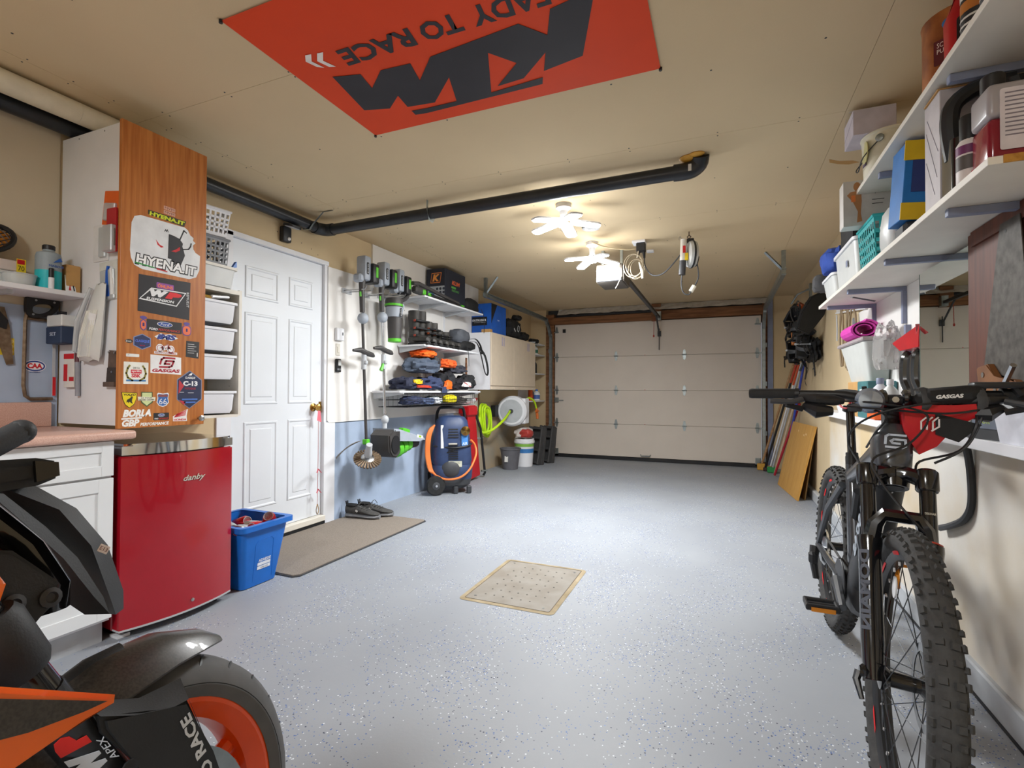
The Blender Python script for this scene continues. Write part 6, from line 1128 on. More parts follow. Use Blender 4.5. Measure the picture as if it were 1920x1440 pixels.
# ---------------------------------------------------------------- mirror, red board, saw
mr = thing('wall_mirror', 'tall frameless mirror on the right wall below the shelf', 'mirror', (.85, 2.6, .931)); mat('mirror', '#e2e8e2', .01, 1, var=0); B('mirror').bb(.847, .852, 2.345, 2.872, .931, 1.628).done('glass', mr); [B('#5a6a62').bb(.8465, .8525, y, y+.0055, .931, 1.628).done('edge', mr) for y in (2.339, 2.8725)]
mat('mahogany', '#63301c', .5, col2='#4f2415', scale=6, stretch=(9, 9, .8))
t = thing('wood_panel', 'reddish brown framed wood panel beside the mirror', 'panel', (.9, 2.2, .94)); B('mahogany').bb(.832, .855, 2.285, 2.334, 1.06, 1.652).done('stile', t); B('mahogany').bb(.828, .855, 1.87, 2.28, 1.06, 1.652).done('board', t); B('mahogany').bb(.82, .829, 1.87, 2.28, 1.60, 1.652).done('top_rail', t)
t = thing('old_saw', 'large grey stained hand saw with worn wooden handle', 'saw', (.88, 2.3, 1.05)); mat('saw_steel', '#5a5651', .6, .4, col2='#403c38', scale=30, bump=.1)
B('saw_steel', FR(.819, 0, 0)).prism([(-2.065, 1.615), (-1.95, 1.615), (-1.88, 1.10), (-2.18, 1.16)], .003).done('blade', t); B('#1a1a1a', FR(.8158, 0, 0)).disc((-2.03, 1.585), .006, .006, None, .0006, 10).done('hang_hole', t)
B(mat('old_wood', '#8a5a30', .7, col2='#6a4020', scale=9), FR(.8155, 0, 0)).prism([(-2.18, 1.165), (-2.11, 1.175), (-2.06, 1.13), (-1.95, 1.12), (-1.89, 1.09), (-1.91, .98), (-2.06, 1.0), (-2.16, 1.06)], -.022 if False else .02, None, .004).done('handle', t)
b = B('steel', FR(.795, 0, 0))
for u, v in ((-2.13, 1.14), (-2.05, 1.09)): b.disc((u, v), .009, .009, None, .002, 10)
b.done('rivet', t)['kind'] = 'stuff'
# ---------------------------------------------------------------- things on the ledge
LZ = .9305
t = thing('battery_charger', 'grey black battery charger on the ledge with coiled cable', 'charger', (.83, 2.1, LZ)); M = T(.835, 2.10, LZ) @ rot(0, 0, 12)
B('dgrey', M).prism([(-.09, 0), (.09, 0), (.085, .035), (.03, .085), (-.075, .085), (-.09, .05)], .11, Matrix(((0, 0, 1, -.055), (1, 0, 0, 0), (0, 1, 0, 0), (0, 0, 0, 1))), .006).done('case', t); B('#6a7484', M @ T(-.0555, 0, .055) @ FR(0, 0, 0)).rrect(-.05, .06, -.02, .025, .004, .002).m('#a8c040').tfit('OK', -.005, .03, -.004, .012, T(0, 0, .002)).done('display', t)
B('black').tube([(.79, 2.2, LZ+.012), (.78, 2.30, LZ+.008), (.80, 2.40, LZ+.01), (.83, 2.36, LZ+.03), (.80, 2.28, LZ+.025), (.79, 2.36, LZ+.018), (.82, 2.45, LZ+.03)], .006, 6, smooth=5).done('cable', t)
t = thing('white_tray', 'white plastic tray at the near end of the ledge', 'tray', (.83, 1.85, LZ)); b = B('#dfe2ec'); b.ring([[(x, y, z) for x, y in rrpts(.765+d, .92-d, 1.55+d, 2.0-d, .012)] for z, d in ((LZ, .012), (LZ+.10, 0), (LZ+.10, .004), (LZ+.006, .016))]); b.done('tray', t)
t = thing('hand_pruner', 'black pliers resting in the white tray', 'pliers', (.83, 1.85, LZ+.05)); B('black').tube([(.79, 1.75, LZ+.05), (.785, 1.9, LZ+.10), (.78, 2.0, LZ+.13)], [.01, .014, .006], 8).done('handle', t); B('black').tube([(.86, 1.72, LZ+.05), (.82, 1.86, LZ+.09), (.78, 2.0, LZ+.13)], [.01, .014, .006], 8).done('handle', t); B('steel').tube([(.78, 2.0, LZ+.13), (.775, 1.93, LZ+.19), (.77, 1.88, LZ+.23)], .008, 6).done('jaw', t)
B('dgrey').tube([(.83, 2.36, .893), (.842, 2.36, .80), (.845, 2.36, .68), (.84, 2.40, .61), (.835, 2.50, .56), (.835, 2.62, .52)], .013, 8, smooth=4).thing('black_hose', 'dark rubber hose hanging below the ledge', 'hose')
# stacked tubs at the mirror edge
t = thing('grey_tote', 'pale grey tapered tote stacked on boxes on the ledge', 'tote', (.84, 3.8, 1.15)); b = B(mat('tote', '#c9ccc9', .45, var=.03)); b.ring([[(x, y, z) for x, y in rrpts(.77+d, .915, 3.52+d*1.8, 4.15-d*1.8, .02)] for z, d in ((1.151, .045), (1.385, 0), (1.385, .006), (1.16, .05))]); b.done('tub', t); B('#a49a9c').bb(.755, .915, 3.50, 4.18, 1.386, 1.41, .006).done('lid', t)
t = thing('pink_mat_roll', 'rolled pink foam mat lying on the grey tote', 'mat', (.83, 3.7, 1.41))
b = B('pink'); P = []
M = T(.82, 3.70, 1.462) @ rot(0, 0, 0)
for k in range(40):
    a = k*.36; r = .026+.0009*k; P.append((1.25*r*math.cos(a), .9*r*math.sin(a)))
for k in range(39): b.prism([P[k], P[k+1], (P[k+1][0]*1.2, P[k+1][1]*1.2), (P[k][0]*1.2, P[k][1]*1.2)], .3, T(.825, 4.05, 1.478) @ rot(90, 0, 0))
b.done('roll', t, ang=60)
t = thing('teal_case', 'teal tool box under the grey tote', 'box', (.84, 3.6, LZ)); B('#41757a').bb(.77, .915, 3.46, 3.68, LZ, 1.148, .006).done('case', t); B('#d8dcdc', FR(.7695, 3.57, 1.09)).rrect(-.05, .05, -.004, .01, .002, .001).done('print', t)
B('cardboard').bb(.78, .915, 3.70, 3.98, LZ, 1.148, .002).thing('brown_box', 'plain brown box under the grey tote', 'box')
t = thing('white_dish', 'white oval dish on the ledge before the teal tool box', 'dish', (.78, 4.3, LZ)); b = B('white'); b.ring([[(.83+.06*s*math.cos(a*.3927), 4.25+.17*s*math.sin(a*.3927), z) for a in range(16)] for z, s in ((LZ, .8), (LZ+.05, 1), (LZ+.055, .96), (LZ+.01, .76))]); b.done('dish', t)
b = B(mat('clear_film', '#f4f2f2', .12, trans=.8, var=.03, bump=.9, bscale=18, ior=1.15)); lump(b, (.85, 3.40, 1.32), (.055, .10, .14), 6, .25, 3, n=30, k=18); b.thing('clear_film_bag', 'crinkled clear film bag of bottles between tote and mirror', 'bag')
bottle(.81, 3.36, LZ, .045, .23, '#c9ccd4', 'slate', 'pale bottle with red print on the ledge left of the mirror', lab='#b8483c'); bottle(.82, 3.22, LZ, .04, .22, 'plast_milk', 'white', 'milky bottle on the ledge close to the mirror')
t = thing('red_bin', 'red open parts bin held up beside the mirror edge', 'bin', (.85, 2.98, 1.28))
b = B('red'); V = [(.862, 2.95, 1.30), (.912, 2.95, 1.30), (.912, 3.22, 1.30), (.862, 3.22, 1.30), (.858, 2.92, 1.405), (.912, 2.92, 1.405), (.912, 3.28, 1.36), (.845, 3.28, 1.345)]
b.raw(V, [(0, 3, 2, 1), (0, 1, 5, 4), (1, 2, 6, 5), (2, 3, 7, 6), (3, 0, 4, 7)]); b.done('tub', t); B('red').raw([(.858, 2.92, 1.405), (.843, 2.92, 1.405), (.825, 2.84, 1.355), (.83, 2.87, 1.35)], [(0, 1, 2, 3)]).done('lip', t)
for k, (y, lb) in enumerate(((3.16, 'black curved handlebar riser left of the mirror'), (3.00, 'black curved handlebar riser at the mirror edge'))):
    t = thing('curved_stay', lb, 'stay', (.85, y, LZ), group='black curved stays by the mirror'); B('gloss').tube([(.89, y, 1.28), (.872, y, 1.25), (.868, y, 1.15), (.88, y-.02, 1.08), (.88, y-.02, LZ+.01)], [.026, .026, .024, .024, .034], 10, smooth=4).done('stay', t); B('dgrey').box((.88, y-.02, LZ+.012), (.07, .1, .02), None, .006).done('foot', t)
B('orange').bb(.765, .86, 3.30, 3.44, LZ, LZ+.05, .006).thing('orange_box', 'small orange and white box lying on the ledge near the tote', 'box')
# cables and rail on the wall
t = thing('hook_rail', 'white wire rail with hooks under the far shelf end', 'rail', (.91, 4.6, 1.7)); B('white').cyl((.905, 4.08, 1.655), (.905, 5.05, 1.76), .006, n=6).done('wire', t)
for y in (4.2, 4.6, 5.0): B('white').bb(.90, WR, y-.006, y+.006, 1.65+.108*(y-4.08), 1.68+.108*(y-4.08)).done('stand_off', t)
mat('olive_cord', '#8a7860', .6, var=.08)
for y, z0, w_, lb in ((4.80, 1.30, .06, 'long olive cable loop on the hook rail'), (4.58, 1.26, .05, 'thin brown cable loop on the hook rail'), (4.42, 1.50, .10, 'short grey cable loop with connector on the hook rail')):
    t = thing('cable_loop', lb, 'cable', (.9, y, z0)); zt = 1.655+.108*(y-4.08)+.005
    B('olive_cord').tube([(.90, y-w_*.4, zt), (.898, y-w_, (zt+z0)/2), (.90, y-w_*.5, z0+.02), (.90, y, z0), (.90, y+w_*.5, z0+.02), (.898, y+w_, (zt+z0)/2), (.90, y+w_*.4, zt)], .008, 6, closed=True, smooth=4).done('loop', t)
    if 'connector' in lb: B('grey').tube([(.895, 4.36, 1.62), (.89, 4.30, 1.55)], [.012, .018], 8).done('connector', t)
B('lgrey').tube([(.905, 5.02, 1.74), (.905, 5.0, 1.62), (.905, 5.01, 1.52)], .014, 4, flat=(1, .4)).thing('steel_clamp', 'small steel clamp hanging at the far end of the rail', 'clamp')
# ---------------------------------------------------------------- hanging riding and ski gear
def binding(x, y, z, rx, rz, lb):
    t = thing('snowboard_binding', lb, 'binding', (x, y, z), R=rot(rx, 0, rz), group='black snowboard bindings on the right wall')
    B('black').box((0, 0, 0), (.13, .24, .02), None, .008).local('base_plate', t); B('black').ring([[(.07*math.cos(a)*s, .12+.03*math.sin(a)-o, z_) for a in [math.pi*k/8 for k in range(9)]] + [(.055*math.cos(a)*s, .11+.02*math.sin(a)-o, z_) for a in [math.pi*k/8 for k in range(8, -1, -1)]] for z_, s, o in ((.0, 1, 0), (.12, .95, -.02), (.24, .6, -.05))]).local('highback', t)
    B('dgrey').tube([(-.065, 0, .01), (-.06, -.01, .09), (0, -.02, .13), (.06, -.01, .09), (.065, 0, .01)], .018, 4, flat=(1, .25), smooth=3).local('ankle_strap', t); B('black').tube([(-.06, -.09, .01), (-.05, -.1, .06), (.02, -.11, .07), (.06, -.09, .01)], .015, 4, flat=(1, .25), smooth=3).local('toe_strap', t)
    B('lgrey').cyl((-.075, .03, .0), (.075, .03, .0), .012, n=8).local('disc_bolt', t); b = B('dgrey'); b.box((.075, -.05, .08), (.006, .03, .12), rot(20, 0, 0)); b.local('ladder_strap', t)
binding(.76, 6.75, 1.82, 60, 20, 'black binding hanging highest toward the garage door'); binding(.77, 6.2, 1.74, 75, -20, 'black binding in the middle of the gear cluster'); binding(.77, 5.95, 1.55, 100, 10, 'black binding low in the gear cluster, pale strap edge'); binding(.74, 6.55, 1.53, 80, 40, 'black binding lowest toward the garage door')
t = thing('gear_hook', 'orange and steel bicycle hook carrying the hanging gear', 'hook', (.85, 6.6, 1.9)); B('galv').tube([(.92, 6.5, 2.25), (.80, 6.55, 2.2), (.74, 6.6, 2.1)], .01, 6).done('arm', t); B('galv').bb(.905, WR, 6.44, 6.5, 1.95, 2.3).done('wall_bar', t); B('#b4501c').tube([(.84, 6.5, 2.08), (.78, 6.55, 2.0)], .035, 8).done('pad', t, 'orange foam pad')
b = B('blackm'); b.prism([(-.10, -.24), (.06, -.26), (.14, .0), (.12, .20), (.02, .24), (-.08, .14), (-.12, -.05)], .05, FY(.80, 5.62, 1.87) @ rot(0, 25, -20) @ Matrix.Scale(.85, 4), .01); b.thing('black_pannier', 'tall black stiff bag hanging in front of the bindings', 'bag')
b = B('blackm'); lump(b, (.88, 6.25, 1.95), (.04, .24, .12), 3, .4, 3); b.thing('black_webbing', 'tangle of black webbing over the bindings', 'webbing')
b = B('blackm'); lump(b, (.88, 6.05, 1.50), (.04, .3, .12), 5, .45, 3.2); b.thing('black_glove_bundle', 'black gloves hanging low among the bindings', 'gloves')
b = B('blackm'); lump(b, (.87, 6.6, 1.65), (.045, .16, .26), 9, .4, 3); b.thing('black_sling', 'long black sling hanging toward the garage door', 'sling')
b = B('black'); rg_ = random.Random(5)
for k in range(46):
    y_, z_ = rg_.uniform(5.75, 6.95), rg_.uniform(1.42, 2.0); P = [Vector((rg_.uniform(.72, .84), y_, z_))]
    for q in range(4): P.append(P[-1]+Vector((rg_.uniform(-.04, .04), rg_.uniform(-.09, .09), rg_.uniform(-.10, .05))))
    for p in P: p.x = max(.70, min(.86, p.x))
    b.tube(P, rg_.choice((.006, .009, .013)), 4, flat=(1, rg_.choice((.25, .6, 1))), smooth=3)
o = b.thing('strap_tangle', 'dense tangle of black straps and cables hanging among the bindings', 'straps'); o['kind'] = 'stuff'
b = B('black')
for k in range(3): b.tube([(.76, 6.9, 1.68), (.75, 7.0+.06*k, 1.60), (.75, 7.05+.08*k, 1.50), (.76, 6.9, 1.50), (.77, 6.75, 1.55)], .005, 5, closed=True, smooth=4)
b.thing('cable_hoops', 'thin black cable hoops beside the gear cluster', 'cable')
t = thing('ratchet_strap', 'black perforated ratchet strap dangling below the gear', 'strap', (.84, 5.85, 1.3)); b = B('black')
for k in range(6): b.box((.85, 5.85-.02*k, 1.42-.03*k), (.006, .035, .006)); 
b.tube([(.85, 5.87, 1.46), (.85, 5.75, 1.24)], .005, 4).tube([(.85, 5.835, 1.47), (.85, 5.715, 1.25)], .005, 4); b.done('ladder', t)
t = thing('orange_handle_tool', 'tool with a worn orange wooden handle among the gear', 'tool', (.76, 6.5, 1.5)); B('#b8703c').tube([(.755, 6.55, 1.80), (.75, 6.5, 1.62)], .022, 8).done('handle', t)
# ---------------------------------------------------------------- poles and plywood
def pole(lb, p0, p1, r, m, foot=None, tip=None):
    t = thing('long_pole', lb, 'pole', (p0[0], p0[1], 0), group='poles leaning in the right corner'); B(m).cyl(p0, p1, r, n=8).done('shaft', t)
    if foot: foot(t, p0)
    if tip: B(tip).cyl(Vector(p1).lerp(Vector(p0), .18), p1, r*1.15, n=8).done('grip', t)
mat('bamboo', '#a8835c', .6, var=.2, scale=30)
def bristle(m, w, h): return lambda t, p: (B(m).box((p[0], p[1]-.01, h/2+.002), (w, .05, h), None, .008, 1, ).done('brush_head', t))
pole('speckled bamboo broom pole nearest the garage door', (.50, 7.80, .05), (.86, 7.35, 1.48), .014, 'bamboo', bristle('#c9963a', .10, .09)); pole('black pole with red grip in the corner', (.545, 7.72, .04), (.87, 7.2, 1.46), .014, 'black', bristle('#3a2a2a', .05, .05), '#b03a20'); pole('white pole with orange top in the corner', (.60, 7.66, .05), (.88, 7.1, 1.42), .011, 'white', bristle('#e07a22', .05, .08), '#c84a1e')
pole('grey steel pole in the corner', (.62, 7.6, .03), (.89, 6.95, 1.44), .012, 'lgrey', bristle('#2f8a4a', .12, .08)); pole('pale wooden stick in the corner', (.645, 7.5, .01), (.89, 7.0, 1.25), .014, '#c9b49a'); pole('blue pole in the corner beside the plywood', (.70, 7.1, .03), (.895, 6.75, 1.46), .013, '#2c3fa0'); pole('red handled pole behind the plywood sheet', (.62, 7.25, .02), (.86, 6.9, .95), .014, '#a82030', None, '#a82030')
t = thing('plywood_sheet', 'yellow plywood sheet leaning against the right wall', 'plywood', (.7, 6.2, 0)); mat('ply', '#c0924a', .5, col2='#b5853c', scale=4, stretch=(1, 6, 1)); a = Vector((.60, 6.66, .003)); bq = Vector((.685, 5.72, .003)); up = Vector((.165, .02, .74)); th = Vector((.016, .0, -.0036))
B('ply').raw([a, bq, bq+up, a+up, a+th, bq+th, bq+up+th, a+up+th], [(0, 1, 2, 3), (7, 6, 5, 4), (0, 4, 5, 1), (1, 5, 6, 2), (2, 6, 7, 3), (3, 7, 4, 0)]).done('sheet', t); b = B('#d8b98a'); nrm = (bq-a).cross(up).normalized()
for s_, v_ in ((.35, .9), (.62, .86), (.7, .88)):
    c = a.lerp(bq, s_)+up*v_+nrm*(.0005 if nrm.x < 0 else -.0005); b.raw([c, c+(bq-a)*.05, c+(bq-a)*.05-up*.03, c-up*.02], [(0, 1, 2, 3)])
b.done('scuff', t)['kind'] = 'stuff'
B('#8a6a3a').raw([Vector((.70, 6.45, .003)), Vector((.76, 5.80, .003)), Vector((.845, 5.82, .60)), Vector((.80, 6.47, .60)), Vector((.712, 6.45, .0)), Vector((.772, 5.80, .0)), Vector((.852, 5.82, .60)), Vector((.812, 6.47, .60))], [(0, 1, 2, 3), (7, 6, 5, 4), (0, 4, 5, 1), (1, 5, 6, 2), (2, 6, 7, 3), (3, 7, 4, 0)]).thing('thin_board', 'thin dark board tucked behind the plywood sheet', 'board')
# ================================================================ electric mountain bike
mat('bike_grey', '#43464b', .28, .3, coat=.5, var=.08); mat('tyre', '#3a3a3a', .85, var=.15, scale=60, bump=.2, bscale=150); mat('rim_blk', '#232426', .4, .2, var=.1); mat('spoke', '#55585c', .3, .8, var=.05)
bk = thing('electric_mountain_bike', 'black grey electric mountain bike parked along the right wall', 'bicycle', (.47, 2.2, 0))
Vv = Vector
S_ = Vv((.085, .42, .903)).normalized(); A_ = Vv((1, -.075, -.05)); A_ = (A_-S_*A_.dot(S_)).normalized(); W_f = A_.cross(S_).normalized()   # steering axis, axle, forward
K_c = Vv((.457, 1.775, .825)); HUB = K_c-S_*.522+W_f*.044; HUB.z = .372
RH = Vv((.487, 2.735, .368)); AR = Vv((1, -.012, -.03)).normalized()
def FRM(o, x, y, z): return Matrix(((x.x, y.x, z.x, o.x), (x.y, y.y, z.y, o.y), (x.z, y.z, z.z, o.z), (0, 0, 0, 1)))
def wheel(hub, ax, par, nm, red):
    z_ = ax; y_ = Vv((0, 0, 1)); y_ = (y_-z_*y_.dot(z_)).normalized(); x_ = y_.cross(z_); M = FRM(hub, x_, y_, z_); R0, rt = .334, .031
    b = B('tyre', M); N = 64; k = 12; rings = []
    for i in range(N):
        a = 2*math.pi*i/N; c, s = math.cos(a), math.sin(a); rg = []
        for j in range(k):
            t = math.radians(-150+300*j/(k-1)); rr = R0+rt*math.cos(t)*1.02; rg.append((rr*c, rr*s, rt*math.sin(t)*1.03))
        rings.append(rg)
    for i in range(N):
        j2 = (i+1) % N
    V = [p for r in rings for p in r]; Fc = [(i*k+j, i*k+j+1, ((i+1) % N)*k+j+1, ((i+1) % N)*k+j) for i in range(N) for j in range(k-1)]
    tyre = b.raw(V, Fc).done(nm, par)
    b = B('tyre', M); n_ = 66
    for i in range(n_):
        a = 2*math.pi*i/n_
        for lat, dz, sz in (((-.011, .0, (.014, .013)), (.011, .35, (.014, .013)), (-.0265, .5, (.011, .014)), (.0265, .1, (.011, .014))) if i % 2 == 0 else ((-.010, .2, (.012, .011)), (.012, .0, (.012, .011)), (-.027, .0, (.009, .011)), (.027, .4, (.009, .011)))):
            t = math.asin(max(-1, min(1, lat/rt*.97))); rr = R0+(rt*1.02)*math.cos(t); aa = a+dz*.04; X = rot(0, 0, math.degrees(aa)) @ T(rr, 0, rt*math.sin(t)*1.03) @ rot(0, -math.degrees(t), 0)
            b.box((.0018, 0, 0), (.009, sz[1], sz[0]), X, 0, taper=1) if False else b.raw([(x, y, z) for x in (-.003, .0058) for y in (-sz[1]/2, sz[1]/2) for z in (-sz[0]/2, sz[0]/2)], [(0, 1, 3, 2), (4, 6, 7, 5), (0, 4, 5, 1), (2, 3, 7, 6), (0, 2, 6, 4), (1, 5, 7, 3)], X)
    o = b.done('tread_knobs', tyre, ang=0); o['kind'] = 'stuff'
    b = B('rim_blk', M); b.ring([[(r*math.cos(2*math.pi*i/48), r*math.sin(2*math.pi*i/48), z) for i in range(48)] for r, z in ((.315, -.018), (.30, -.016), (.288, -.007), (.288, .007), (.30, .016), (.315, .018))], cap=False); b.done('rim', tyre)
    b = B('#d8161c', M)
    for i in range(12):
        if i in (3, 8): continue
        for s in (-1, 1):
            a0 = i*.5236+.1; q = [(r*math.cos(a0+t), r*math.sin(a0+t), s*z) for t, r, z in ((.0, .3145, .0186), (.2, .3145, .0186), (.26, .2995, .0168), (.06, .2995, .0168))]; b.raw(q, [(0, 1, 2, 3)])
    b.done('rim_decal', tyre, 'red rim decals')['kind'] = 'stuff'
    hb = B('gloss', M).lathe([(.012, -.055), (.03, -.05), (.03, -.042), (.019, -.03), (.018, .03), (.03, .042), (.03, .05), (.012, .055)], 18).done('hub', tyre)
    b = B('spoke', M)
    for i in range(28):
        a = 2*math.pi*i/28; s = 1 if i % 2 else -1; off = .42*(1 if (i//2) % 2 else -1); b.cyl((.028*math.cos(a+off*3), .028*math.sin(a+off*3), s*.046), (.29*math.cos(a), .29*math.sin(a), s*.003), .0012, n=4)
    b.done('spokes', tyre)['kind'] = 'stuff'
    b = B('#c9c9cc', M)
    for i in range(28): a = 2*math.pi*i/28; b.cyl((.277*math.cos(a), .277*math.sin(a), .0), (.289*math.cos(a), .289*math.sin(a), .0), .003, n=6)
    b.done('spoke_nipples', tyre)['kind'] = 'stuff'
    B('steel', M).lathe([(.08, .036), (.1, .036), (.1, .034), (.08, .034)], 30, cap=False).done('brake_rotor', tyre) if nm == 'front_tyre' else B('steel', M).ring([[(r*math.cos(2*math.pi*i/32), r*math.sin(2*math.pi*i/32), z) for i in range(32)] for r, z in ((.03, -.066), (.075, -.062), (.09, -.05), (.06, -.035), (.03, -.03))]).done('cassette', tyre)
    if nm == 'front_tyre':
        B('#e4e6e8', M).disc((.19, .17), .022, .03, T(0, 0, .004), .004, 16).done('reflector', tyre, 'pale round spoke reflector')
        B('#d8861c', M).box((.2, .2, .012), (.07, .016, .008), rot(0, 0, 60)).done('reflector', tyre, 'amber spoke reflector')
    return M
MF = wheel(HUB, A_, bk, 'front_tyre', 1); MRr = wheel(RH, AR, bk, 'rear_tyre', 1)
# fork
def leg(s): return [HUB+A_*(.062*s)+W_f*.0, K_c+W_f*.044+A_*(.068*s)]
for s in (-1, 1):
    p0, p1 = leg(s); d = (p1-p0).normalized()
    lo = B('gloss').tube([p0-d*.012, p0+d*.03, p0+d*.08, p0+d*.30, p0+d*.325, p0+d*.34], [.02, .024, .0265, .0265, .03, .03], 16).done('fork_lower', bk)
    B('gloss').cyl(p0+d*.33, p1+d*.0, .019, n=16).done('stanchion', bk, 'glossy black stanchion')
    B('gloss').tube([p1-d*.035, p1-d*.03, p1+d*.02, p1+d*.026], [.024, .027, .027, .022], 16).done('crown_end', bk)
    if s < 0:
        Mx = FRM(p0+d*.19, -d, (A_*-.55+W_f*.84).cross(-d)*1.0, (A_*-.55+W_f*.84)); nx = (A_*-.6+W_f*.8); nx = (nx-d*nx.dot(d)).normalized(); yx = nx.cross(d)
        B('#5a606c', FRM(p0+d*.19+nx*.0266, d, yx*-1, nx) if False else FRM(p0+d*.2+nx*.0267, d*-1, yx, nx)).tfit('DOMAIN', -.10, .10, -.013, .013, T(0, 0, 0), .0006, 0, .04).done('lettering', lo, 'grey vertical lettering')
    else:
        nx = W_f; yx = nx.cross(d); B('#c9c4b4', FRM(p0+d*.44+nx*.0192, yx, d, nx) if False else FRM(p1-d*.10+nx*.0192, A_, S_, W_f)).tfit('DEBONAIR', -.012, .012, -.003, .003, Matrix()).done('lettering', lo)
        B('#b83c28').tube([p0+d*.345+A_*.026, p0+d*.345+W_f*.03, p0+d*.345-A_*.026], .003, 5, smooth=3).done('travel_band', bk, 'thin red o-ring')
pL, pR = leg(-1)[0], leg(1)[0]; dL = (leg(-1)[1]-pL).normalized(); dR = (leg(1)[1]-pR).normalized()
B('gloss').tube([pL+dL*.31, pL+dL*.375+W_f*.02+A_*.012, pL+dL*.40+W_f*.03+A_*.03, pR+dR*.40+W_f*.03-A_*.03, pR+dR*.375+W_f*.02-A_*.012, pR+dR*.31], [.022, .02, .018, .018, .02, .022], 8).done('fork_arch', bk, 'glossy black fork arch')
B('gloss').tube([leg(-1)[1]-dL*.005, K_c+W_f*.03-A_*.035+S_*.012, K_c+W_f*.012+S_*.016, K_c+W_f*.03+A_*.035+S_*.012, leg(1)[1]-dR*.005], [.024, .022, .034, .022, .024], 10, smooth=3).cyl(K_c-S_*.022, K_c+S_*.03, .037, .043, n=20).done('fork_crown', bk); B('black').cyl(K_c-S_*.023, K_c-S_*.0235, .026, n=18).done('steerer_bore', bk)
B('gloss').tube([pL-A_*.03, pL-A_*.01, pR+A_*.02], .013, 10).tube([pL-A_*.03, pL-A_*.036-S_*.02, pL-A_*.026-S_*.062+W_f*.008], [.010, .009, .006], 8).box(pL-A_*.012+S_*.004, (.034, .034, .034), None, .01).done('thru_axle', bk, 'black axle with quick lever')
# frame
def loft(nm, secs, m='bike_grey', lab=None, n=14):
    """secs: (centre, side vector, up vector) ellipse sections"""
    b = B(m); b.ring([[c+u*math.copysign(abs(math.cos(2*math.pi*i/n))**.8, math.cos(2*math.pi*i/n))+v*math.copysign(abs(math.sin(2*math.pi*i/n))**.8, math.sin(2*math.pi*i/n)) for i in range(n)] for c, u, v in secs]); return b.done(nm, bk, lab)
HT0, HT1 = K_c+S_*.03, K_c+S_*.165
hd = loft('head_tube', [(HT0, A_*.04, W_f*.042), (HT0+S_*.01, A_*.045, W_f*.048), (HT0+S_*.05-W_f*.012, A_*.05, W_f*.06), (HT0+S_*.09-W_f*.012, A_*.051, W_f*.062), (HT1-S_*.02-W_f*.004, A_*.043, W_f*.05), (HT1, A_*.034, W_f*.036)])
MG = FRM(HT0+S_*.072+W_f*.0492, A_, S_, W_f) @ Matrix.Scale(.68, 4); b = B('#b9c4d4', MG)
b.line([(.036, .030), (-.022, .030), (-.033, .022), (-.036, -.012)], .009, .003, Matrix()).line([(-.034, -.026), (.022, -.026), (.034, -.018), (.034, .01), (-.006, .01), (-.016, .002), (-.010, -.008), (.014, -.008)], .009, .003, Matrix()); b.done('logo', hd, 'pale grey G emblem')
BB = Vv((.482, 2.29, .36)); X1 = Vv((1, 0, 0))
def nrm_(d): d = d.normalized(); return (Vv((0, 0, 1))-d*d.z).normalized()
a, c = HT0+S_*.03-W_f*.03, BB+Vv((0, -.10, .05)); d = c-a; u_ = nrm_(d)
dt = loft('down_tube', [(a, X1*.045, u_*.05), (a+d*.15, X1*.046, u_*.058), (a+d*.8, X1*.05, u_*.065), (c, X1*.055, u_*.07)], 'black'); B('#aeb8c4', FRM(a+d*.5-X1*.0492, d.normalized(), u_, -X1)).tfit('GASGAS', -.16, .16, -.02, .025, Matrix(), .0008, .1, .04).done('lettering', dt, 'pale lettering along the tube')
B('steel').sph(a+d*.1-u_*.058+X1*.0, (.006, .006, .004), 10, 6).done('bolt', dt)
a, c = HT1-S_*.05-W_f*.03, Vv((.488, 2.40, .745)); d = c-a; u_ = nrm_(d); loft('top_tube', [(a, X1*.035, u_*.04), (a+d*.5, X1*.03, u_*.03), (c, X1*.025, u_*.03)])
a, c = BB+Vv((0, .04, .06)), Vv((.489, 2.425, .79)); d = c-a; u_ = Vv((0, -1, 0)); loft('seat_tube', [(a, X1*.03, u_*.04), (a+d*.5, X1*.026, u_*.03), (c, X1*.024, u_*.025)]); B('black').cyl(c-d.normalized()*.01, c+d.normalized()*.03, .024, n=16).done('seat_clamp', bk)
c2 = c+d.normalized()*.05; sp = d.normalized(); B('gloss').cyl(c, c+sp*.22, .0158, n=16).done('dropper_post', bk, 'glossy dropper seat post'); B('black').tube([c+sp*.0, c+sp*.045], [.022, .022], 14).done('post_collar', bk)
st = c+sp*.225; B('black').box(st, (.05, .04, .02), None, .006).done('saddle_clamp', bk)
for s in (-1, 1): B('#b01c22').tube([st+Vv((s*.02, -.13, .05)), st+Vv((s*.022, -.07, .012)), st+Vv((s*.022, .05, .012)), st+Vv((s*.03, .11, .045))], .0045, 6, smooth=3).done('saddle_rail', bk, 'red saddle rail')
b = B('blackm'); b.ring([[st+Vv((w*math.cos(a), y, z0+h*math.sin(a))) for a in [math.pi*2*k/12 for k in range(12)]] for y, w, z0, h in ((-.17, .014, .045, .012), (-.10, .028, .055, .018), (0, .05, .06, .02), (.08, .07, .065, .022), (.12, .05, .07, .016))]); b.done('saddle', bk)
loft('motor_case', [(BB+Vv((0, -.13, .10)), X1*.05, Vv((0, .02, .05))), (BB+Vv((0, -.10, .0)), X1*.058, Vv((0, .05, .075))), (BB+Vv((0, -.02, -.04)), X1*.058, Vv((0, .05, .07))), (BB+Vv((0, .06, .02)), X1*.05, Vv((0, .04, .06)))], 'black')
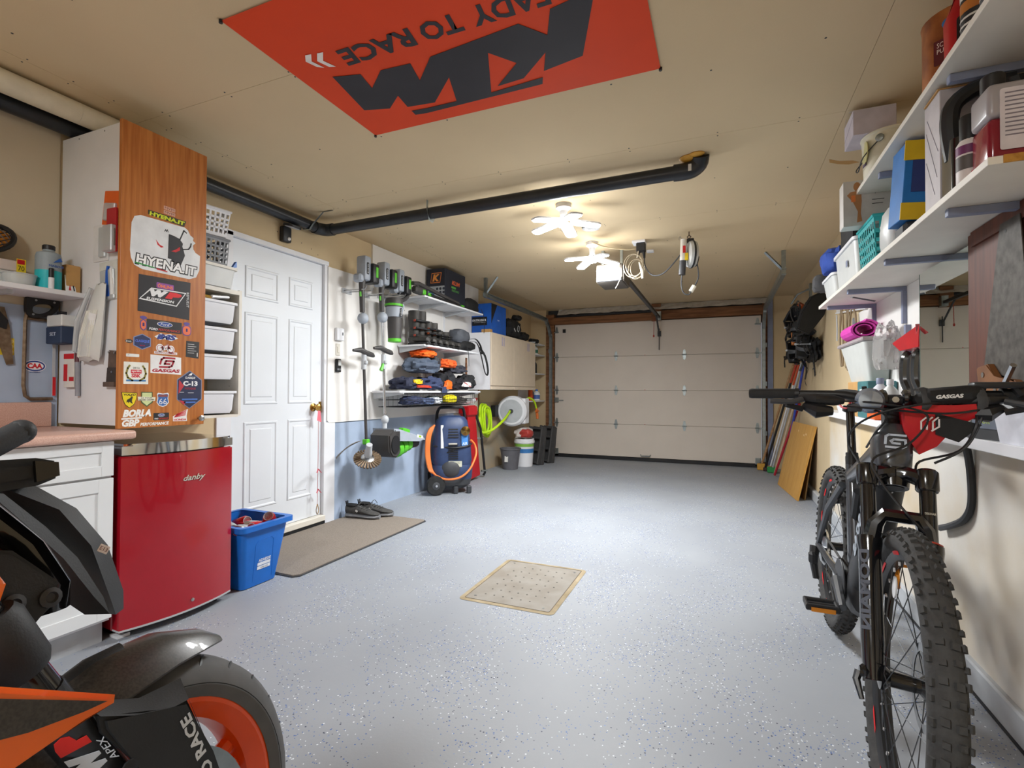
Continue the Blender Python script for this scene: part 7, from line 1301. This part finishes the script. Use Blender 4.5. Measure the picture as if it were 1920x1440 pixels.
for s in (-1, 1):
    B('bike_grey').tube([BB+Vv((s*.05, .04, .0)), BB+Vv((s*.062, .2, .005)), RH+AR*(s*.072)], [.02, .014, .013], 8).done('chain_stay', bk); B('bike_grey').tube([c-Vv((-s*.03, -.02, .09)), Vv((.488+s*.055, 2.60, .57)), RH+AR*(s*.072)], [.016, .015, .012], 8).done('seat_stay', bk)
B('bike_grey').tube([Vv((.43, 2.60, .60)), Vv((.488, 2.585, .61)), Vv((.546, 2.60, .60))], .014, 8).done('stay_bridge', bk); B('black').tube([Vv((.488, 2.38, .55)), Vv((.488, 2.30, .70))], .022, 10).done('rear_shock', bk)
for s in (-1, 1):
    M = FRM(BB+Vv((s*.075, 0, 0)), Vv((0, 1, 0)), Vv((0, 0, 1)), X1*1)
    dn = Vv((0, -.05*s, -.16*0.15*s)) if False else Vv((0, -.12*(-s), -.06)) ; dn = Vv((0, -.03, -.01)) if s < 0 else Vv((0, .03, .01)); dn = dn.normalized()*.165
    e = BB+Vv((s*.085, 0, 0))+dn; cr = B('bike_grey').tube([BB+Vv((s*.075, 0, 0)), e], [.018, .014], 8).done('crank', bk)
    pc = e+Vv((s*.065, 0, 0)); B('black').box(pc+Vv((0, -.032, 0)), (.10, .02, .022), None, .004).box(pc+Vv((0, .032, 0)), (.10, .02, .022), None, .004).box(pc, (.10, .016, .014), None, .003).box(pc+Vv((-.048, 0, 0)), (.012, .085, .022), None, .004).box(pc+Vv((.048, 0, 0)), (.012, .085, .022), None, .004).done('pedal', bk); B('#c47a1c').box(pc+Vv((0, -.044, -.004)), (.075, .006, .014)).done('pedal_reflector', bk, 'amber pedal reflector')
MC = FRM(BB+Vv((-.062, 0, 0)), Vv((0, 1, 0)), Vv((0, 0, 1)), Vv((1, 0, 0))); b = B('dgrey', MC); b.ring([[(r*math.cos(2*math.pi*i/36), r*math.sin(2*math.pi*i/36), z) for i in range(36)] for r, z in ((.055, -.003), (.078 , -.003), (.08, 0), (.078, .003), (.055, .003))]); b.done('chainring', bk)
b = B('black')
for t_ in range(16): pass
b.tube([BB+Vv((-.062, 0, .08)), RH+AR*-.05+Vv((0, 0, .055))], .005, 4).tube([BB+Vv((-.062, .02, -.075)), RH+AR*-.052+Vv((0, -.03, -.10))], .005, 4); b.done('chain', bk)
rd = RH+AR*-.085; B('black').tube([rd+Vv((0, -.0, -.01)), rd+Vv((-.01, -.02, -.07)), rd+Vv((0, -.03, -.15))], [.022, .018, .014], 8).box(rd+Vv((-.012, -.02, -.06)), (.035, .05, .06), None, .012).done('derailleur', bk)
# ---- cockpit
Cb = K_c+S_*.245+W_f*.05; Cb.z = 1.068; FH = Vv((A_.y, -A_.x, 0)).normalized(); AH = Vv((A_.x, A_.y, 0)).normalized(); UZ = Vv((0, 0, 1))
def PB(t, f=0, u=0): return Cb+AH*t+FH*f+UZ*u
bar = B('black').tube([PB(-.39, -.03, .008), PB(-.20, -.012, .008), PB(-.12, -.002, .004), PB(-.06, 0, -.010), PB(.06, 0, -.010), PB(.12, -.002, .004), PB(.20, -.012, .008), PB(.39, -.03, .008)], [.011, .011, .013, .0155, .0155, .013, .011, .011], 12, smooth=3).done('handlebar', bk)
B('black').cyl(K_c+S_*.165, K_c+S_*.25, .024, n=16).box(PB(0, -.03, -.012), (.05, .06, .036), None, .008).done('stem', bk)
for t_ in (-.028, .028): B('gloss').tube([PB(t_, 0, .012), PB(t_, .022, .004), PB(t_, .024, -.016), PB(t_, 0, -.034)], .011, 8, smooth=2).done('stem_clamp', bk)
B('steel').cyl(PB(-.028+.028, .018, -.008), PB(0, .026, -.008), .009, n=10).done('clamp_bolt', bk)
for s in (-1, 1):
    B('rubber').tube([PB(s*.255, -.018, .008), PB(s*.27, -.019, .008), PB(s*.385, -.03, .008), PB(s*.392, -.031, .008)], [.0155, .017, .017, .015], 14).done('grip', bk); B('black').tube([PB(s*.245, -.017, .008), PB(s*.258, -.018, .008)], .018, 12).done('grip_collar', bk)
    B('black').tube([PB(s*.245, .01, -.004), PB(s*.20, .035, -.008), PB(s*.155, .03, -.012), PB(s*.13, .02, -.014)], [.012, .017, .017, .01], 10).done('brake_cylinder', bk); B('dgrey').tube([PB(s*.24, .03, -.01), PB(s*.27, .05, -.018), PB(s*.33, .055, -.016)], [.009, .009, .008], 8).done('brake_lever', bk); B('black').tube([PB(s*.235, .02, -.03), PB(s*.20, .04, -.045), PB(s*.16, .03, -.045)], [.012, .024, .014], 8).tube([PB(s*.24, .03, -.04), PB(s*.285, .05, -.028)], [.01, .008], 6).done('shifter', bk)
    B('dgrey').tube([PB(s*.12, .03, -.035), PB(s*.09, .035, -.03), PB(s*.05, .03, -.026)], [.01, .016, .008], 8).done('cable_boot', bk)
B(mat('bell', '#9aa6ba', .1, .6, var=.1), FRM(PB(-.065, .03, -.012), AH, UZ, FH)).lathe([(.0, 0), (.034, .0), (.038, .008), (.03, .022), (.0, .028)], 22).done('bell', bk, 'round clear dome bell'); B('black').tube([PB(-.07, .0, .0), PB(-.075, .01, .03)], .007, 6).done('bell_clamp', bk)
# bar pad, bag and display
pd = B('blackm').tube([PB(.055, .02, -.012), PB(.08, .035, .0), PB(.16, .035, .008), PB(.185, .02, .012)], [.02, .026, .026, .02], 10).done('bar_pad', bk, 'black padded roll on the bar'); B('#dcdcdc', FRM(PB(.115, .0605, .002), (AH*.99+UZ*.08).normalized(), UZ, FH)).tfit('GASGAS', -.03, .03, -.005, .006, Matrix(), .0008, .1, .05).done('lettering', pd, 'white lettering GASGAS')
for t_ in (.06, .18): B('dgrey').tube([PB(t_, -.02, .02), PB(t_+.004, .03, .025), PB(t_+.008, .055, -.01), PB(t_+.006, .04, -.055)], .012, 4, flat=(1, .3), smooth=2).done('strap', bk)
bag = B('red'); bag.ring([[PB(t_, f_, u_) for f_, u_ in ((.05, zt), (.055, (zt+zb)/2), (.045, zb), (-.02, zb+.004), (-.03, zt))] for t_, zt, zb in ((.015, -.03, -.10), (.05, -.022, -.165), (.09, -.022, -.14), (.13, -.022, -.085), (.175, -.018, -.055))]); bag = bag.done('bar_bag', bk, 'red bag hanging under the bar', ang=20)
B('blackm').prism([(-.05, .03), (.05, .0), (.0, -.05), (-.05, -.03)], .004, FRM(PB(.135, .052, -.075), AH, UZ, FH)).done('black_patch', bag); b = B('#e0d8d8', FRM(PB(.072, .0585, -.075), AH, UZ, FH)); 
for k in range(3): b.line([(-.02+k*.013, -.016), (-.02+k*.013, .006), (-.008+k*.013, .018)], .004, .0012, Matrix())
b.line([(.02, .012), (.02, -.008), (.004, -.02)], .004, .0012, Matrix()).done('bag_logo', bag, 'white line emblem')
B('black').box(PB(.235, .0, .034), (.12, .055, .018), rot(0, 0, -4), .008, 2).tube([PB(.20, 0, .03), PB(.195, 0, .01)], .012, 8).tube([PB(.27, 0, .03), PB(.285, 0, .008)], .012, 8).done('display_unit', bk, 'black bar display')
for nm, P in (('brake_hose', [PB(-.13, .02, -.014), PB(-.04, .075, -.02), PB(.06, .085, -.05), PB(.02, .09, -.13), HT0+W_f*.09-A_*.06, K_c+W_f*.085-A_*.045-S_*.03, K_c+W_f*.10+A_*.01-S_*.12, pR+dR*.36+W_f*.03-A_*.01]), ('shift_cable', [PB(-.13, .03, -.03), PB(-.05, .07, -.035), PB(.10, .08, -.045), PB(.2, .04, -.03)]), ('brake_hose', [PB(.13, .02, -.014), PB(.05, .085, -.02), PB(-.04, .075, -.045), PB(-.10, .03, -.09), PB(-.11, -.03, -.15), HT0-W_f*.05-A_*.055]), ('shift_cable', [PB(.18, .03, -.03), PB(.17, .06, -.08), PB(.14, .04, -.15), PB(.06, .0, -.19), HT0-W_f*.02+A_*.06]), ('display_cable', [PB(.2, .02, .0), PB(.185, .05, -.06), PB(.15, .05, -.14), PB(.09, .02, -.19)]), ('dropper_cable', [PB(-.09, .03, -.03), PB(-.03, .06, -.055), PB(-.05, .02, -.11), PB(-.06, -.06, -.16)])):
    B('black').tube(P, .0033, 6, smooth=6).done(nm, bk)
# ================================================================ motorcycle, front end at the lower left
MM = Matrix(((.98689, -.04829, -.15398, -.86261), (.04771, .99883, -.00744, .55232), (.15416, 0, .98805, .00356), (0, 0, 0, 1)))
mc = bpy.data.objects.new('motorcycle', None); COL.objects.link(mc); mc.matrix_world = MM; FRAME['motorcycle'] = MM; mc.empty_display_size = .1
mc['label'] = 'orange and black naked motorcycle cut off at the lower left'; mc['category'] = 'motorcycle'
mat('mc_orange', '#f06a0c', .25, coat=.6, var=.03); mat('mc_black', '#26282b', .6, var=.12, bump=.1, bscale=300); mat('mc_flake', '#2b2a2a', .38, coat=.3, col2='#403d3b', scale=260); mat('mc_tyre', '#5e5f61', .75, var=.08, scale=20); mat('mc_rim', '#f4560e', .35, coat=.3, var=.05)
HZ = .2985
def mwheel(y, R, w, rimR, nm):
    M = T(0, y, R) @ rot(0, 90, 0)      # local z -> right (+x)
    prof = [(rimR+.004, -.052*w), (rimR+.022, -.060*w), (R-.048, -.0595*w), (R-.022, -.046*w), (R-.006, -.025*w), (R, 0), (R-.006, .025*w), (R-.022, .046*w), (R-.048, .0595*w), (rimR+.022, .060*w), (rimR+.004, .052*w)]
    ty = B('mc_tyre', M).lathe(prof, 72, cap=False).local(nm, mc)
    b = B('rubber', M); b.lathe([(rimR+.0255, .0603*w), (R-.047, .0600*w), (R-.0465, .0603*w)], 72, cap=False); b.local('side_wall', ty)
    b = B('#1b1c1e', M)
    for k in range(26):
        a0 = 2*math.pi*k/26
        for s in (-1, 1):
            P = []
            for q in range(5):
                t = q/4; z = s*(.014+.034*t)*w; r = R-.0005-((abs(z)/(.06*w))**2.2)*.044; P.append(Vector((r*math.cos(a0+.10*t+(.06 if s < 0 else 0)), r*math.sin(a0+.10*t+(.06 if s < 0 else 0)), z)))
            b.tube(P, [.0012, .0025, .003, .0025, .001], 4)
    b.local('tread_groove', ty)['kind'] = 'stuff'
    rm = B('mc_rim', M).ring([[(r*math.cos(2*math.pi*i/64), r*math.sin(2*math.pi*i/64), z) for i in range(64)] for r, z in ((rimR+.006, -.05*w), (rimR-.004, -.052*w), (rimR-.012, -.044*w), (rimR-.03, -.03*w), (rimR-.036, 0), (rimR-.03, .03*w), (rimR-.012, .044*w), (rimR-.004, .052*w), (rimR+.006, .05*w))], cap=False).local('rim', ty, 'orange cast rim')
    for k in range(5):
        for s in (-.14, .14):
            a0 = 2*math.pi*k/5+.55; b = B('mc_rim', M); b.tube([(.035*math.cos(a0+s*3), .035*math.sin(a0+s*3), 0), (.10*math.cos(a0+s*1.2), .10*math.sin(a0+s*1.2), .006), ((rimR-.03)*math.cos(a0+s*.8), (rimR-.03)*math.sin(a0+s*.8), 0)], [.02, .016, .018], 8, flat=(1, .8)); b.local('rim_spoke', ty)
    B('dgrey', M).lathe([(.02, -.07), (.05, -.06), (.045, .06), (.02, .07)], 20).local('hub', ty)
    return M
M = mwheel(0, HZ, 1.0, .225, 'front_tyre')
b = B('galv', M); b.ring([[(r*math.cos(2*math.pi*i/40), r*math.sin(2*math.pi*i/40), z) for i in range(40)] for r, z in ((.10, .066), (.155, .066), (.155, .071), (.10, .071))], closed=True); b.local('brake_disc', mc, 'steel front brake disc'); B('#b8201c').box((.085, -.13, .36), (.05, .07, .10), rot(-25, 0, 0), .012).local('brake_caliper', mc, 'red brake caliper')
rk_ = math.tan(math.radians(24.6))
def FK(z, x, dy=0): return Vector((x, -(z-HZ)*rk_+dy, z))
for s in (-1, 1):
    B('gloss').cyl(FK(.62, s*.1), FK(.95, s*.1), .0265, n=18).local('fork_upper', mc); lo = B(mat('mc_lower', '#3c4046', .25, .5, var=.1)).tube([FK(.27, s*.1), FK(.34, s*.1), FK(.36, s*.1), FK(.655, s*.1)], [.026, .03, .0285, .0285], 18).local('fork_lower', mc)
    B('mc_black').tube([FK(.69, s*.1), FK(.70, s*.1), FK(.765, s*.1), FK(.775, s*.1)], [.032, .038, .041, .036], 18).local('fork_collar', mc)
    if s > 0:
        d = (FK(.6, .1)-FK(.5, .1)).normalized(); nx = Vector((1, -.0, .0)); nx = (Vector((.85, -.55, .1))); nx = (nx-d*nx.dot(d)).normalized(); yx = d.cross(nx)
        Md = FRM(FK(.56, .1)+nx*.0287, d, nx.cross(d), nx)
        B('#c8d2e0', Md).tfit('W', -.035, .012, -.016, .016, Matrix(), .0006, .2, .1).m('#d8241c').tfit('P', .012, .045, -.016, .016, Matrix(), .0006, .2, .1).m('#c8d2e0').tfit('APEX', -.035, .01, -.028, -.02, Matrix(), .0006, .2).local('lettering', lo, 'white and red WP APEX lettering'); B('mc_orange').tube([FK(.455, .1), FK(.47, .1)], .03, 16).local('orange_band', lo)
# front fender
def fsec(t, hw, rr, drop):
    """arched section around the tyre at wheel angle t (deg from forward)"""
    a = math.radians(t); o = []
    for k in range(9):
        q = -1+2*k/8; x = hw*q; r = rr-drop*abs(q)**2.2; o.append((x, r*math.cos(a), HZ+r*math.sin(a)))
    return o
S1 = [fsec(150, .07, .325, .035), fsec(135, .078, .335, .045), fsec(115, .082, .342, .055), fsec(98, .08, .345, .06), fsec(80, .07, .345, .05), fsec(66, .05, .342, .03), fsec(58, .026, .336, .01)]
def sheet(b, secs, th):
    n = len(secs[0]); V = [p for s in secs for p in s]; c = Vector((0, 0, HZ)); V2 = []
    for p in V: p = Vector(p); d = Vector((0, p.y, p.z-HZ)).normalized(); V2.append(p-d*th)
    m_ = len(V); Fc = []
    for i in range(len(secs)-1):
        for k in range(n-1): a = i*n+k; Fc += [(a, a+1, a+n+1, a+n), (m_+a, m_+a+n, m_+a+n+1, m_+a+1)]
        Fc += [(i*n, (i+1)*n, m_+(i+1)*n, m_+i*n), (i*n+n-1, m_+i*n+n-1, m_+(i+1)*n+n-1, (i+1)*n+n-1)]
    L = (len(secs)-1)*n
    for k in range(n-1): Fc += [(k, m_+k, m_+k+1, k+1), (L+k, L+k+1, m_+L+k+1, m_+L+k)]
    return b.raw(V+V2, Fc)
fd = sheet(B('mc_flake'), S1, .003).local('front_fender', mc, 'sparkling black front fender')
S2 = [[(x*.62, y+(y)*.012, HZ+(z-HZ)*1.012) for x, y, z in s] for s in S1[:4]]; S2.append([(x*.4, y*1.01, HZ+(z-HZ)*1.01) for x, y, z in fsec(90, .075, .345, .05)])
sheet(B('mc_black'), S2, .002).local('fender_ridge', fd, 'matt grey centre ridge')
# fork guard with lettering
gp = [(-.115, .60), (-.035, .556), (.012, .553), (.045, .45), (.085, .30), (.07, .235), (-.0, .25), (-.03, .40), (-.06, .49), (-.112, .575)]
gd_ = B('mc_black', Matrix(((0, 0, 1, .128), (1, 0, 0, 0), (0, 1, 0, 0), (0, 0, 0, 1)))).prism(gp, .012, None, .006).local('fork_guard', mc, 'black fork leg guard')
B('mc_black').raw([(.14, -.035, .556), (.14, .012, .553), (.085, .04, .57), (.085, -.03, .575), (.14, -.115, .60), (.085, -.11, .615)], [(0, 1, 2, 3), (4, 0, 3, 5)]).raw([(.14, .012, .553), (.14, .085, .30), (.095, .105, .30), (.085, .04, .57)], [(0, 1, 2, 3)]).local('guard_top', gd_)
dv = Vector((0, -.073, .253)).normalized(); B('#d4dae2', FRM(Vector((.1412, .028, .44)), dv, Vector((1, 0, 0)).cross(dv), Vector((1, 0, 0)))).tfit('READY TO RACE', -.15, .095, -.009, .009, Matrix(), .0006, 0, .03).local('lettering', gd_, 'white lettering READY TO RACE'); B('black', T(.1405, -.085, .51) @ rot(0, 90, 0)).lathe([(.011, 0), (.011, .003), (.006, .004)], 12).local('guard_bolt', gd_)
# radiator shroud tip (orange wedge)
XP = Matrix(((0, 0, 1, 0), (1, 0, 0, 0), (0, 1, 0, 0), (0, 0, 0, 1)))
sp_ = B('mc_orange', T(.205, 0, 0) @ XP @ Matrix()).prism([(-.150, .654), (-.152, .645), (-.262, .640), (-.50, .50), (-.75, .46), (-.75, .82), (-.50, .79), (-.262, .724)], .035, None, .006).local('shroud', mc, 'orange side shroud tip'); B('mc_flake', T(.2402, 0, 0) @ XP).prism([(-.163, .6535), (-.19, .6555), (-.243, .664), (-.28, .675), (-.5, .66), (-.5, .77), (-.27, .716)], .001).local('shroud_decal', sp_, 'black flake decal')
B('mc_orange', T(-.24, 0, 0) @ XP).prism([(-.132, .640), (-.133, .630), (-.252, .555), (-.50, .45), (-.75, .46), (-.75, .80), (-.50, .775), (-.246, .714)], .035, None, .008).local('shroud', mc)
# triple clamp, headlight mask
B('mc_black').box((0, -.262, .87), (.27, .07, .045), rot(-25, 0, 0), .01).local('lower_clamp', mc); B('mc_black').box((0, -.31, .97), (.26, .06, .03), rot(-25, 0, 0), .008).local('upper_clamp', mc); B('mc_orange').box((.098, -.225, .80), (.05, .05, .07), rot(-20, 0, 0), .012).local('steering_stop', mc)
hm = thing  # (readability only)
def mask(s):
    b = B('mc_black'); P = [(.0, -.21, .955), (.06, -.178, .947), (.085, -.115, .895), (.075, -.072, .83), (.06, -.042, .735), (.04, -.025, .705)]; Q = [(0, -.15, .955), (.03, -.125, .945), (.04, -.068, .89), (.035, -.025, .82), (.02, .002, .735), (.0, .012, .70)]
    R_ = [(0, -.17, .945), (.015, -.145, .93), (.02, -.10, .87), (.018, -.06, .81), (.012, -.025, .735), (0, -.01, .70)]
    V = [(s*x, y, z) for x, y, z in P+Q+R_]; Fc = []
    for k in range(5): Fc += [(k, k+1, 7+k, 6+k), (6+k, 7+k, 13+k, 12+k), (k, 12+k, 13+k, k+1)]
    Fc += [(0, 6, 12), (5, 17, 11)]; return b.raw(V, Fc).local('headlight_mask', mc, 'black headlight surround')
mask(1); mask(-1)
B('gloss').ring([[(w*math.cos(2*math.pi*k/12), y+.03*math.sin(2*math.pi*k/12), z) for k in range(12)] for y, w, z in ((-.10, .03, .74), (-.10, .045, .78), (-.13, .045, .85), (-.18, .035, .92))]).local('headlight', mc)
B('mc_black', T(.045, 0, 0) @ XP).prism([(-.30, .82), (-.21, .865), (-.165, .85), (-.115, .79), (-.12, .762), (-.15, .742), (-.2, .72), (-.30, .70)], .03, None, .006).local('lamp_bracket', mc, 'black lamp bracket with bolts'); 
for y, z in ((-.172, .778), (-.13, .772)): B('dgrey', T(.075, y, z) @ rot(0, 90, 0)).lathe([(.014, 0), (.014, .004), (.008, .006), (.006, .002)], 14).local('bracket_bolt', mc)
B('#e0d8d8', FRM(Vector((.0745, -.055, .82)), Vector((0, .8, -.6)), Vector((0, .6, .8)), Vector((1, 0, 0)))).rrect(-.008, .008, -.006, .006, .001, .0008).m('#8a6a6a').tfit('E13', -.006, .006, -.003, .003, T(0, 0, .0008)).local('approval_label', mc)
B('mc_black', T(.02, 0, 0) @ XP).prism([(-.36, .985), (-.14, .975), (-.118, .968), (-.118, .942), (-.14, .935), (-.36, .93)], .08, None, .012).local('dash_unit', mc, 'black dash housing'); B('gloss', T(.1, 0, 0) @ XP).prism([(-.15, .97), (-.122, .965), (-.122, .945), (-.15, .94)], .006).local('dash_end', mc)
B('mc_black').tube([(-.36, -.36, 1.03), (-.2, -.33, 1.04), (0, -.31, 1.035), (.2, -.33, 1.04), (.36, -.36, 1.03)], .014, 10, smooth=4).local('handlebar', mc)
for s in (-1, 1): B('rubber').cyl((s*.25, -.345, 1.037), (s*.39, -.368, 1.028), .019, n=14).local('grip', mc)
B('mc_black').tube([(.14, -.33, .955), (.12, -.22, .985), (.105, -.165, 1.012)], [.016, .017, .0165], 12).sph((.105, -.163, 1.013), (.017, .017, .017), 12, 8).local('lever', mc, 'rounded black lever end')
# body behind the picture edge
b = B('mc_orange'); b.ring([[(w*math.cos(2*math.pi*k/16), y, z+h*math.sin(2*math.pi*k/16)) for k in range(16)] for y, w, z, h in ((-.36, .10, .80, .09), (-.5, .17, .86, .14), (-.7, .17, .86, .14), (-.85, .11, .82, .09))]); b.local('tank', mc, 'orange fuel tank')
b = B('blackm'); b.ring([[(w*math.cos(2*math.pi*k/12), y, z+.05*math.sin(2*math.pi*k/12)) for k in range(12)] for y, w, z in ((-.82, .09, .84), (-1.0, .14, .83), (-1.2, .13, .88), (-1.42, .07, .96))]); b.local('seat', mc)
B('dgrey').box((0, -.60, .42), (.36, .36, .34), rot(-8, 0, 0), .04, 2).box((0, -.36, .52), (.22, .12, .28), rot(-20, 0, 0), .02).local('engine', mc); B('black').box((0, -.27, .56), (.28, .04, .24), rot(-15, 0, 0), .01).local('radiator', mc); B('mc_orange').tube([(.1, -.35, .82), (.14, -.6, .65), (.12, -.85, .45)], .022, 8).tube([(-.1, -.35, .82), (-.14, -.6, .65), (-.12, -.85, .45)], .022, 8).local('frame', mc); B('dgrey').tube([(.07, -.85, .42), (.09, -1.1, .36), (.09, -1.4, .32)], .03, 8).tube([(-.07, -.85, .42), (-.09, -1.1, .36), (-.09, -1.4, .32)], .03, 8).local('swing_arm', mc)
mwheel(-1.42, .318, 1.45, .225, 'rear_tyre'); B('dgrey').tube([(-.12, -.7, .3), (-.2, -.72, .14), (-.27, -.74, -.035)], .012, 8).local('side_stand', mc)
